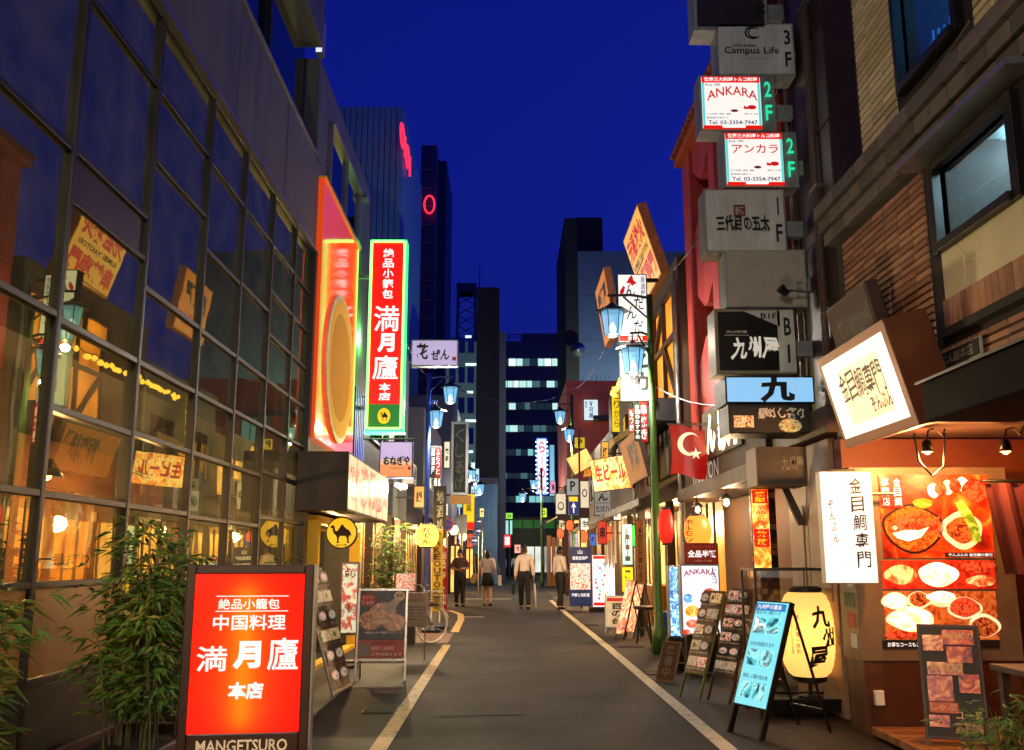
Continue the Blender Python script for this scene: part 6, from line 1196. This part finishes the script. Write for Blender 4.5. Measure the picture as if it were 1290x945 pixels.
# ================================================================ left row beyond the neon sign
row_house('shop_house', 'dark left house behind the onion sign with warm ground floor', -1, 17.75, 23.0, 6.4, surf('dark_green_wall', '#26302a', .6, var=.2, bump=.15), nwin=1, lights=306, awn=False, seed=5)
row_house('shop_house', 'pale green left house with rounded top behind the blue lamp post', -1, 23.1, 27.6, 7.3, surf('pale_green_wall', '#8a9a88', .65, var=.15, bump=.1), nwin=1, lights=272, awn=False, seed=6, x=-2.9)
row_house('shop_house', 'left shop house past the side passage with bright warm doors', -1, 29.5, 37.5, 6.2, M_GRYW, shop=M_AMB2, lights=408, seed=7, x=-2.6)
row_house('shop_house', 'narrow far left house hung with blue white signs', -1, 40.5, 47.5, 8.5, M_NAVY, shop=M_AMB2, lights=340, seed=8, x=-2.3)
cb2 = thing('corrugated_house', 'far house with blue vertical corrugated front', 'building', (-1.95, 56, 0)); MB().box(-3, .1, 0, 1.45, 5, 6.2).build('wall', M_NAVY, cb2)
for k in range(9): MB().box(.0 + k * .16, -.02 - .06 * (k % 2), 0, .155 + k * .16, .1, 5.8).build('rib', surf('blue_rib', '#5a8ab0', .5, metal=.3, bump=.05), cb2)
sl = thing('dark_slab_tower', 'very dark narrow slab tower in the middle distance', 'building', (-2.0, 62, 0)); MB().box(.0, 0, 0, 1.55, 6, W(615, 362, 62).z).build('wall', surf('slab_brown', '#1e1512', .7, var=.1, bump=.05), sl); MB().box(1.56, 2, 0, 2.0, 6, W(615, 410, 62).z).build('side_wing', M_NAVY, sl)
MB().cyl((.15, 1, W(615, 362, 62).z), (.15, 1, W(615, 330, 62).z), .04, n=5).build('mast', M_DARK, sl)
fd_ = thing('far_flats', 'dim blue green block of flats left of the dark slab', 'building', (-4.9, 75, 0)); MB().box(0, 0, 0, 2.6, 8, W(585, 430, 75).z).build('wall', surf('flats_wall', '#4c6068', .7, var=.12, bump=.05), fd_)
for k, (px, py) in enumerate(((590, 424), (594, 459), (592, 494), (594, 530), (592, 569))):
    a = W(px, py, 74.9); MB().box(a.x + 4.9 - .25 * (1 + k % 2), -.06, a.z - .1, a.x + 4.9 + .25 * (1 + k % 2), -.01, a.z + .1).build('landing_light', E_WIN[2], fd_)
for k in range(7):
    for j in range(3): MB().box(.3 + j * .75, -.04, 3 + k * 2.5, .8 + j * .75, -.01, 4.3 + k * 2.5).build('window', M_DGLASS, fd_)
tw = thing('lattice_mast', 'dim lattice tower rising behind the flats', 'tower', (-5.2, 120, 0)); zt = W(580, 360, 120).z
for x in (-1, 1):
    for y in (-1, 1): MB().tube([(x * 1.6, y * 1.6, 0), (x * 1.1, y * 1.1, zt)], .14, 5).build('leg', M_NAVY, tw)
for k in range(12):
    z = zt * .55 + k * zt * .037; z2 = z + zt * .037
    for sgn in (-1, 1): MB().tube([(-1.2 * sgn, -1.2, z), (1.2 * sgn, -1.2, z2)], .08, 4).build('brace', M_NAVY, tw)
MB().box(-1.3, -1.3, zt - 1.2, 1.3, 1.3, zt).build('platform', M_NAVY, tw)
# towers with red neon rings
M_TEAL = surf('teal_tower', '#7a9ea8', .45, metal=.2, var=.1, scale=.3, bump=.05); M_OI = emit('neon_pink_red', (1, .03, .08), 1.2)
t1 = thing('department_tower', 'teal ribbed tower with a red neon ring sign upper left', 'building', (-8.3, 70, 0)); h1 = W(470, 135, 70).z
MB().box(-14, .3, 0, -.3, 17, h1).build('core', M_TEAL, t1)
for k in range(14): MB().box(-6.5 + k * .465, 0, 0, -6.5 + k * .465 + .40, .3, h1 + .02).build('rib', M_TEAL, t1)
for k in range(12): MB().box(-.29, .35 + k * 1.4, 0, .0, .35 + k * 1.4 + 1.3, h1 + .02).build('rib', M_TEAL, t1)
def rings(par, x, y0, z0, wd, hh, mat):
    for k in range(2):
        yy = y0 + k * wd * .5; q = MB(); n = 20; c = (x, yy + wd * .16, z0); bs = [q.ring((x, c[1] + wd * .16 * math.cos(2 * math.pi * i / n), z0 + hh / 2 * math.sin(2 * math.pi * i / n)), (0, -math.sin(2 * math.pi * i / n), math.cos(2 * math.pi * i / n)), .1, 5, up=(1, 0, 0)) for i in range(n)]
        q.skinrings(bs + [bs[0]], 5, caps=False); q.build('neon_ring', mat, par); MB().cyl((x, yy + wd * .42, z0 - hh / 2), (x, yy + wd * .42, z0 + hh / 2), .1, n=6).build('neon_bar', mat, par)
a, b = GX(500, 185, -8.3), GX(517, 205, -8.3); rings(t1, .25, a.y - 70, (a.z + b.z) / 2, (b.y - a.y) * .8, 1.7, M_OI)
t2 = thing('department_tower', 'banded dark tower with a small red neon ring sign', 'building', (-7.6, 96, 0)); h2 = W(535, 183, 96).z
MB().box(-1.7, 0, 0, 0, 14, h2).build('core', surf('dim_tower', '#5a4c5a', .6, var=.1, bump=.05), t2)
for k in range(16): MB().box(-1.72, -.15, h2 - 3 - k * 2.1, .05, -.01, h2 - 2.85 - k * 2.1).build('band', surf('band_pale', '#8a7a84', .5, bump=0), t2)
MB().box(.0, 3, 0, .9, 14, h2 - .5).build('side_wing', surf('dim_tower_b', '#26304a', .6, bump=.05), t2)
a = W(541, 258, 95.6); q = MB(); n = 20; bs = [q.ring((a.x + 7.6 + .55 * math.cos(2 * math.pi * i / n), -.5, a.z + 1.0 * math.sin(2 * math.pi * i / n)), (-math.sin(2 * math.pi * i / n), 0, math.cos(2 * math.pi * i / n)), .12, 5, up=(0, 1, 0)) for i in range(n)]; q.skinrings(bs + [bs[0]], 5, caps=False); q.build('neon_ring', M_OI, t2)
# left signs
s = psign('blade_sign', 'lavender and orange lit sign with black kana by the neon sign', (478, 556, 520, 602), 17.4, .22, emit('onegi_lilac', '#c8a8d8', .85), surf('blue_housing', '#2c3464', .5, bump=.05), border=.02)
s.box((.03, .03, .97, .36), emit('onegi_orange', '#f09058', .85, sample=False)); s.box((.03, .36, .97, .5), emit('onegi_peach', '#eeb49c', .85, sample=False)); s.t('おねぎや', (.12, .34, .92, .6), M_INK, bold=.05, rough=.06); s.t('ONEGIYA', (.3, .24, .75, .28), surf('ochre_ink', '#8a5a20', bump=0)); s.box((.86, .22, .94, .3), M_REDINK)
s.arm(-s.w / 2 - .4, s.h + .06, s.w / 2, M_STEEL)
for x in (-.2, .2): MB().cyl((x, .11, s.h), (x, .11, s.h + .06), .012).build('hanger', M_STEEL, s.root)
r = thing('wall_lamp', 'bright warm spotlight under the lavender and orange sign', 'lamp', W(505, 613, 17.6)); MB().cyl((-.12, 0, .05), (.02, 0, 0), .05, .08, n=12).build('head', M_WHITEB, r); MB().lathe([(.01, -.06), (.06, -.03), (.06, .03), (.01, .06)], c=(.06, 0, 0), n=12).build('bulb', emit('spot_warm', '#ffd080', 14), r, smooth=True); MB().cyl((-.6, 0, .1), (-.1, 0, .06), .015).build('arm', M_STEEL, r); lamp('glow', (.1, -.1, -.05), 260, (1, .7, .35), r)
s = psign('blade_sign', 'lavender sign with black brush kanji and kana left of centre', (518, 428, 577, 461), 21.0, .25, emit('hana_lilac', '#c0b0dc', .75), M_GREYBOX, border=.025); s.t('花', (.1, .25, .36, .85), M_INK, bold=.03, rough=.1); s.t('ぜん', (.42, .22, .82, .62), M_INK, bold=.03, rough=.06); s.box((.88, .2, .96, .34), M_REDINK); s.arm(-s.w / 2 - .6, s.h * .8, -s.w / 2, M_STEEL); s.arm(-s.w / 2 - .6, s.h * .2, -s.w / 2, M_STEEL)
s = psign('blade_sign', 'black sign with red and white vertical strips under the blue lamp post', (537, 562, 556, 602), 24.6, .15, surf('black_sign', '#1c1a18', .5, bump=.03), M_STEEL, border=.01); s.box((.62, .03, .95, .97), emit('red_strip_c', '#c01810', .6, sample=False)); s.t('ふらっと', (.66, .1, .9, .9), E_WTXT, vertical=True); s.t('居酒屋', (.34, .1, .56, .95), E_WTXT, vertical=True); s.t('焼鳥', (.06, .2, .26, .7), emit('orange_letters', '#f08030', .7, sample=False), vertical=True)
s = psign('blade_sign', 'tall dark green sign with pale cursive writing in a grey frame', (568, 531, 590, 624), 31, .25, surf('cursive_green', '#2a3428', .5, var=.2, bump=.05), M_STEEL, border=.09); s.t('くしあげ', (.25, .06, .75, .92), surf('pale_cursive', '#7a8a70', .6, bump=0), vertical=True, rough=.12); MB().box(-s.w / 2, -.03, -.28, s.w / 2 + .1, .2, -.01).build('foot_board', emit('amber_foot', '#c88018', .5), s.root)
s = psign('blade_sign', 'dark banner with pale vertical brush writing below the strip sign', (546, 612, 562, 676), 26.5, .05, surf('banner_dark', '#22281e', .7, bump=.05), M_DARK, border=.01); s.t('地酒処', (.25, .08, .8, .92), surf('pale_brush', '#9aa090', .6, bump=0), vertical=True, rough=.12)
s = psign('blade_sign', 'tall yellow and red lit sign on the far left row', (583, 622, 598, 668), 37, .3, E_YEL, M_DARK, border=.02); s.box((.04, .02, .96, .22), E_RED); s.t('薬', (.25, .5, .75, .75), M_INK)
for k, (rc_, lab) in enumerate([((592, 582, 599, 607), 'upper pale blue lit sign stepping away on the far left'), ((597, 590, 604, 618), 'middle pale blue lit sign stepping away on the far left'), ((593, 612, 603, 626), 'lower small pale blue lit sign on the far left')]):
    s = psign('blade_sign', lab, rc_, 42 + k * 3, .25, emit('ice_%d' % k, '#bfeaf4', .95), M_DARK, border=.03); s.t(['水', '花', '山'][k], (.2, .25, .8, .75), E_NTXT, bold=.03)
for k, (rc_, lab) in enumerate([((600, 653, 607, 661), 'upper dark blue direction sign on the far left'), ((598, 664, 607, 674), 'middle dark blue direction sign with arrow'), ((593, 676, 602, 686), 'lowest dark blue direction sign')]):
    s = psign('direction_sign', lab, rc_, 36, .06, emit('dir_blue', '#1c3a80', .4), M_GREYBOX, border=.02); s.box((.2, .45, .7, .56), E_WTXT); s.poly([(.6, .7), (.88, .5), (.6, .3)], E_WTXT)
    MB().cyl((s.w / 2 + .03, .03, -W(600, rc_[3], 36).z), (s.w / 2 + .03, .03, s.h), .025, n=6).build('post', M_STEEL, s.root)
r = thing('no_parking_sign', 'round blue road sign with red ring on a grey post', 'road sign', (W(563, 662, 29).x, 29, 0)); z = W(563, 661, 29).z
MB().cyl((0, .03, 0), (0, .03, z + .25), .03, n=8).build('post', M_STEEL, r); MB().disc(0, z, .2, .2, -.002, 24).build('plate', emit('sign_red_ring', '#b81c28', .35, sample=False), r); MB().disc(0, z, .145, .145, -.006, 24).build('plate_blue', emit('sign_blue', '#1c3aa0', .4, sample=False), r); MB().box(-.15, -.01, z - .02, .15, -.007, z + .02).build('bar', MATS['sign_red_ring'], r); r.children[-1].location = (0, 0, 0)
s = psign('utility_box', 'plain grey meter box behind the round road sign', (575, 648, 588, 672), 33, .3, M_STEEL, M_GREYBOX, 'box', border=.01); MB().cyl((0, .1, 0), (0, .1, -W(580, 672, 33).z), .05).build('post', M_STEEL, s.root)
bamboo('street_shrub', 'leafy potted tree on the left beyond the entrance', (-2.2, 17.6, 0), (.35, .4), 2.25, 26, 16, 31, L=.16, pot=(.25, .25, .4), group=None)
paperrack = psign('magazine_rack', 'rack of pale printed sheets under the potted tree', (498, 722, 524, 745), 17.0, .2, photo('rack_print', ['#e8d8b8', '#c04030', '#f4ecd8', '#603020'], .35, 14), M_DARK, 'rack', border=.01); MB().box(-.18, .02, -paperrack.root.location.z, .18, .18, -.005).build('stand', M_DARK, paperrack.root)
# the alley goes on behind the camera
row_house('shop_house', 'left shop house behind the camera', -1, -9.0, 1.5, 9.0, M_GRYW, nwin=3, lights=374, seed=21, x=-2.75)
row_house('shop_house', 'right shop house behind the camera', 1, -9.0, 2.9, 10.0, M_TAN, nwin=3, lights=374, seed=22, x=3.0)
row_house('shop_house', 'second left shop house behind the camera', -1, -22.0, -9.1, 12.0, M_BRN, nwin=3, lights=340, seed=23, x=-2.75)
row_house('shop_house', 'second right shop house behind the camera', 1, -22.0, -9.1, 12.0, M_GRYW, nwin=3, lights=340, seed=24, x=3.0)
eb = thing('end_building', 'tall building closing the alley behind the camera', 'building', (0, -30, 0)); MB().box(-14, 0, 0, 14, 6, 22).build('wall', M_TAN, eb)
for k in range(6):
    for j in range(8): MB().box(-10.5 + j * 2.8, 6.01, 2.5 + k * 3.2, -9 + j * 2.8, 6.04, 4.2 + k * 3.2).build('window', E_WIN[(k * 3 + j) % 5], eb)
# overhead cables
for k, (a, b, sag, lab) in enumerate([((2.3, 15, 6.4), (2.4, 33, 7.4), .5, 'black overhead cable sagging along the right houses'), ((2.6, 15.2, 3.4), (2.5, 31, 3.6), .35, 'low black cable along the tin eaves'), ((-2.3, 24, 6.3), (2.3, 33, 7.3), .6, 'black cable crossing the alley past the blue lamp post'), ((2.5, 20, 3.2), (2.3, 44, 4.6), .5, 'second low black cable toward the far right houses'), ((3.2, 9.9, 6.9), (2.9, 15.9, 6.4), .25, 'black cable from the dark column to the green lantern post'), ((3.2, 9.6, 3.3), (2.45, 15, 4.2), .3, 'slack black cable under the stacked signs to the green lantern post'), ((-2.6, 17.2, 7.2), (-2.05, 24, 6.1), .3, 'black cable from the annex roof to the blue lantern post'), ((2.85, 5.2, 4.7), (3.22, 9.0, 5.0), .12, 'thin black cable along the tiled wall ledge')]):
    A, B = Vector(a), Vector(b); tag(MB().tube([A.lerp(B, t / 10) + Vector((0, 0, -sag * 4 * (t / 10) * (1 - t / 10))) for t in range(11)], .010, 5).build('overhead_cable', M_BLACK), lab, 'cable', 'overhead cables')
# ================================================================ people
SKIN_L = surf('skin', '#b07a5c', .55, var=.1, bump=.03); HAIR = surf('black_hair', '#0e0c0b', .5, var=.3, scale=20, bump=.3)
def skinmesh(verts, edges, radii, root=0, sub=1):
    me = bpy.data.meshes.new('skin'); me.from_pydata(verts, edges, []); o = bpy.data.objects.new('skin', me); COL.objects.link(o)
    o.modifiers.new('s', 'SKIN')
    for i, v in enumerate(me.skin_vertices[0].data): r = radii[i]; v.radius = r if isinstance(r, tuple) else (r, r); v.use_root = (i == root)
    m = o.modifiers.new('u', 'SUBSURF'); m.levels = sub; m.render_levels = sub
    bpy.context.view_layer.update(); out = bpy.data.meshes.new_from_object(o.evaluated_get(bpy.context.evaluated_depsgraph_get()))
    bpy.data.objects.remove(o); q = MB(); q.v = [tuple(v.co) for v in out.vertices]; q.f = [tuple(p.vertices) for p in out.polygons]; q.mi = [0] * len(q.f); bpy.data.meshes.remove(out); return q
def person(label, loc, rotz, H, top, bottom, armL, armR, stride=.18, skirt=False, sleeve='long', hairlen=0, face=False, shoes=M_BLACK):
    """armL/armR: (elbow, hand) in metres for a 1.75 m figure facing -y; +x is the figure's left as seen from the front camera's right"""
    s = H / 1.75; r = thing('person', label, 'person', loc, (0, 0, rotz)); r.scale = (s, s, s)
    core = [(0, 0, .95), (0, .0, 1.10), (0, .01, 1.30), (0, .015, 1.43), (0, .01, 1.50), (0, -.01, 1.57), (0, -.012, 1.66)]; cr = [(.14, .105), (.125, .09), (.15, .1), (.115, .085), .052, (.07, .082), (.074, .09)]
    arm = lambda sx, A: [(sx * .17, .015, 1.42), A[0], A[1], tuple(Vector(A[1]) + (Vector(A[1]) - Vector(A[0])).normalized() * .08)]
    leg = lambda sx, f: [(sx * .09, 0, .88), (sx * .095, -f * .5 - .02, .49), (sx * .095, -f + (.06 if f < 0 else 0), .055 + (.03 if f < 0 else 0)), (sx * .1, -f - .13, .035)]
    L = [arm(1, armL), arm(-1, armR)]; G = [leg(1, stride), leg(-1, -stride)]
    def build(cidx, arms, legs, pad, an=4, lg=4):
        v, e, ra = [], [], []
        for i in cidx: v.append(core[i]); c = cr[i]; ra.append(tuple(x + pad for x in c) if isinstance(c, tuple) else c + pad); (len(v) > 1) and e.append((len(v) - 2, len(v) - 1))
        if arms:
            at = cidx.index(3)
            for A in L:
                p = at
                for k, pt_ in enumerate(A[:an]): v.append(pt_); ra.append([.062, .042, .03, .036][k] + pad); e.append((p, len(v) - 1)); p = len(v) - 1
        if legs:
            for g in G:
                p = 0
                for k, pt_ in enumerate(g[:lg]): v.append(pt_); ra.append([.092, .062, .042, .042][k] + pad); e.append((p, len(v) - 1)); p = len(v) - 1
        return v, e, ra
    q = skinmesh(*build(list(range(7)), True, True, 0), sub=2)
    for A in L:   # fingers and thumb
        h = Vector(A[3]); d = (Vector(A[2]) - Vector(A[1])).normalized()
        for k in range(4): o = Vector((0, (k - 1.5) * .017, 0)); q.tube([h + o - d * .02, h + o + d * .035, h + o + d * (.065 - .008 * abs(k - 1.4)) + Vector((0, 0, -.008))], [.009, .008, .006], 5)
        q.tube([h - d * .05 + Vector((0, -.03, 0)), h - d * .015 + Vector((0, -.05, 0)), h + d * .01 + Vector((0, -.052, -.005))], [.011, .009, .007], 5)
    q.tube([(0, -.1, 1.645), (0, -.125, 1.615), (0, -.105, 1.605)], [.008, .014, .008], 5)
    for sx in (-1, 1): q.tube([(sx * .078, .0, 1.66), (sx * .088, .01, 1.64), (sx * .078, .0, 1.605)], [.008, .014, .008], 5)
    body = q.build('body', SKIN_L, r, smooth=True)
    an = 3 if sleeve == 'long' else 2
    t = skinmesh(*build([0, 1, 2, 3, 4], True, False, .022, an=an), sub=2); t.build('shirt', top, r, smooth=True)
    if skirt:
        MB().lathe([(.15, 1.04), (.175, .95), (.2, .8), (.215, .62), (.2, .62)], n=20).build('skirt', bottom, r, smooth=True)
    else:
        skinmesh(*build([0, 1], False, True, .026, lg=3), sub=2).build('trousers', bottom, r, smooth=True); None
    for g in G: sh = skinmesh([tuple(Vector(g[2]) + Vector((0, .03, -.03))), tuple(Vector(g[2]) + Vector((0, -.05, -.045))), tuple(Vector(g[3]) + Vector((0, -.03, -.0)))], [(0, 1), (1, 2)], [.062, .066, .06], sub=1); sh.build('shoe', shoes, r, smooth=True)
    hq = MB(); N = 18; bs = []
    for i in range(8):
        tt = i / 7; z = 1.555 + .205 * math.sin(tt * math.pi / 2) - .006; rr = math.cos(tt * math.pi / 2) * .098 + .004; b = len(hq.v)
        hq.v += [(rr * .9 * math.cos(2 * math.pi * k / N), .012 + rr * 1.08 * math.sin(2 * math.pi * k / N), z + (.105 * (1 - tt) if math.sin(2 * math.pi * k / N) < -.15 else 0)) for k in range(N)]; bs.append(b)
    hq.skinrings(bs, N)
    if hairlen:
        bs = []
        for i in range(6):
            tt = i / 5; b = len(hq.v); hq.v += [((.098 - .02 * tt) * math.cos(a), .03 + (.09 - .035 * tt) * math.sin(a), 1.66 - hairlen * tt) for a in [-.5 + k * (math.pi + 1.0) / (N - 1) for k in range(N)]]; bs.append(b)
        for a, b in zip(bs, bs[1:]):
            for k in range(N - 1): hq.f.append((a + k, a + k + 1, b + k + 1, b + k)); hq.mi.append(0)
    hq.build('hair', HAIR, r, smooth=True)
    if face:
        for sx in (-1, 1): MB().disc(sx * .032, 1.648, .013, .006, -.108, 10).build('eye', M_INK, r); MB().box(sx * .032 - .018, -.108, 1.668, sx * .032 + .018, -.098, 1.674).build('eyebrow', HAIR, r)
        MB().disc(0, 1.575, .022, .005, -.103, 10).build('mouth', surf('lips', '#7a4038', .6, bump=0), r)
    return r
SH_WHITE = surf('white_shirt', '#d8ccc8', .75, var=.1, scale=5, bump=.3, bscale=14); TR_BLACK = surf('black_trousers', '#101014', .8, var=.2, bump=.2); SH_BROWN = surf('brown_tshirt', '#4a342c', .8, var=.2, bump=.3, bscale=14); BL_CREAM = surf('cream_blouse', '#b8a8a4', .75, var=.25, scale=9, bump=.4, bscale=16); SH_BLUE = surf('blue_shirt', '#6a6a8c', .75, var=.2, bump=.3)
hang = lambda sx: ((sx * .225, .04, 1.14), (sx * .235, -.01, .90))
g = GZ(661, 767); person('man in white shirt and black trousers walking away holding an umbrella', (g.x, g.y, 0), math.pi, 1.84, SH_WHITE, TR_BLACK, ((.235, .03, 1.14), (.255, -.03, .89)), ((-.235, .03, 1.14), (-.25, -.04, .90)), .2)
um = thing('umbrella', 'closed white umbrella held by the man in the white shirt', 'umbrella', (g.x + .34, g.y + .05, .02)); MB().lathe([(.004, 0), (.012, .08), (.035, .5), (.03, .66), (.012, .72)], n=10).build('canopy', SH_WHITE, um, smooth=True); MB().cyl((0, 0, .7), (-.02, 0, .92), .01).build('shaft', M_STEEL, um); MB().tube([(-.02, 0, .92), (-.03, 0, .97), (-.06, 0, .97), (-.07, 0, .93)], .012, 6).build('handle', M_BLACK, um); um.rotation_euler = (0, R(-4), 0)
bg = thing('briefcase', 'dark briefcase in the left hand of the man in the white shirt', 'bag', (g.x - .34, g.y - .02, .42)); MB().box(-.05, -.2, 0, .05, .2, .3).build('body', TR_BLACK, bg, bevel=.02); MB().tube([(0, -.08, .3), (0, -.07, .38), (0, .07, .38), (0, .08, .3)], .01, 6).build('handle', M_BLACK, bg)
g = GZ(614, 763); person('woman in cream blouse and short black skirt walking away', (g.x, g.y, 0), math.pi, 1.72, BL_CREAM, TR_BLACK, ((.24, .06, 1.14), (.22, -.12, 1.0)), ((-.24, .06, 1.14), (-.22, -.1, 1.02)), .17, skirt=True, sleeve='short', hairlen=.3)
bg = thing('tote_bag', 'pale tote bag hanging at the side of the woman in the skirt', 'bag', (g.x + .38, g.y, .62)); MB().box(-.06, -.16, 0, .06, .16, .32).build('body', surf('tote_white', '#c8c0b4', .8, bump=.2), bg, bevel=.025); MB().tube([(0, -.1, .32), (-.03, -.06, .62), (-.03, .06, .62), (0, .1, .32)], .01, 6).build('handle', M_BLACK, bg)
g = GZ(579, 764); person('man in brown top standing with folded forearms facing the camera', (g.x, g.y, 0), R(8), 1.74, SH_BROWN, TR_BLACK, ((.27, .02, 1.16), (.06, -.2, 1.16)), ((-.27, .02, 1.16), (-.06, -.2, 1.12)), .04, sleeve='short', face=True)
bg = thing('shoulder_bag', 'tan shoulder bag at the hip of the man in the brown top', 'bag', (g.x + .36, g.y - .02, .72)); MB().box(-.08, -.14, 0, .1, .14, .3).build('body', surf('tan_bag', '#8a6c44', .7, bump=.2), bg, bevel=.03); MB().tube([(0, -.05, .3), (-.12, 0, .52), (-.24, .02, .74)], .012, 6).build('strap', MATS['tan_bag'], bg); bg.rotation_euler = (0, R(25), 0)
g = GZ(706, 768); person('man in white shirt and dark trousers turned to the right shops', (g.x, g.y, 0), R(120), 1.80, SH_WHITE, TR_BLACK, hang(1), ((-.26, .0, 1.14), (-.22, -.16, 1.0)), .08)
bg = thing('satchel', 'brown satchel hanging at the side of the man by the right line', 'bag', (g.x + .3, g.y + .02, .55)); MB().box(-.1, -.08, 0, .1, .08, .42).build('body', surf('brown_bag', '#6a3420', .6, bump=.2), bg, bevel=.03); MB().tube([(0, 0, .42), (-.06, 0, .75), (-.16, 0, 1.0)], .012, 6).build('strap', M_BLACK, bg)
g = GZ(601, 738); person('person in dark clothes mostly hidden behind the woman in the skirt', (g.x, g.y, 0), math.pi, 1.75, surf('dark_jacket', '#1c1a1e', .8, bump=.2), TR_BLACK, hang(1), hang(-1), .1)
g = GZ(668, 733); person('distant person in a grey top beside the wooden slat screen', (g.x, g.y, 0), 0, 1.7, surf('grey_top', '#5a5a60', .8, bump=.2), TR_BLACK, hang(1), hang(-1), .1)
g = GZ(620, 729); person('distant person in a dark red top near the corrugated house', (g.x, g.y, 0), math.pi, 1.68, surf('wine_top', '#5a1c20', .8, bump=.2), TR_BLACK, hang(1), hang(-1), .14)
g = GZ(633, 731); person('distant person in bluish shirt walking away down the alley', (g.x, g.y, 0), math.pi, 1.72, SH_BLUE, TR_BLACK, hang(1), hang(-1), .12)
g = GZ(648, 728); person('most distant person in pale clothes near the alley end', (g.x, g.y, 0), math.pi, 1.7, surf('pale_coat', '#a8a09c', .8, bump=.2), TR_BLACK, hang(1), hang(-1), .1)
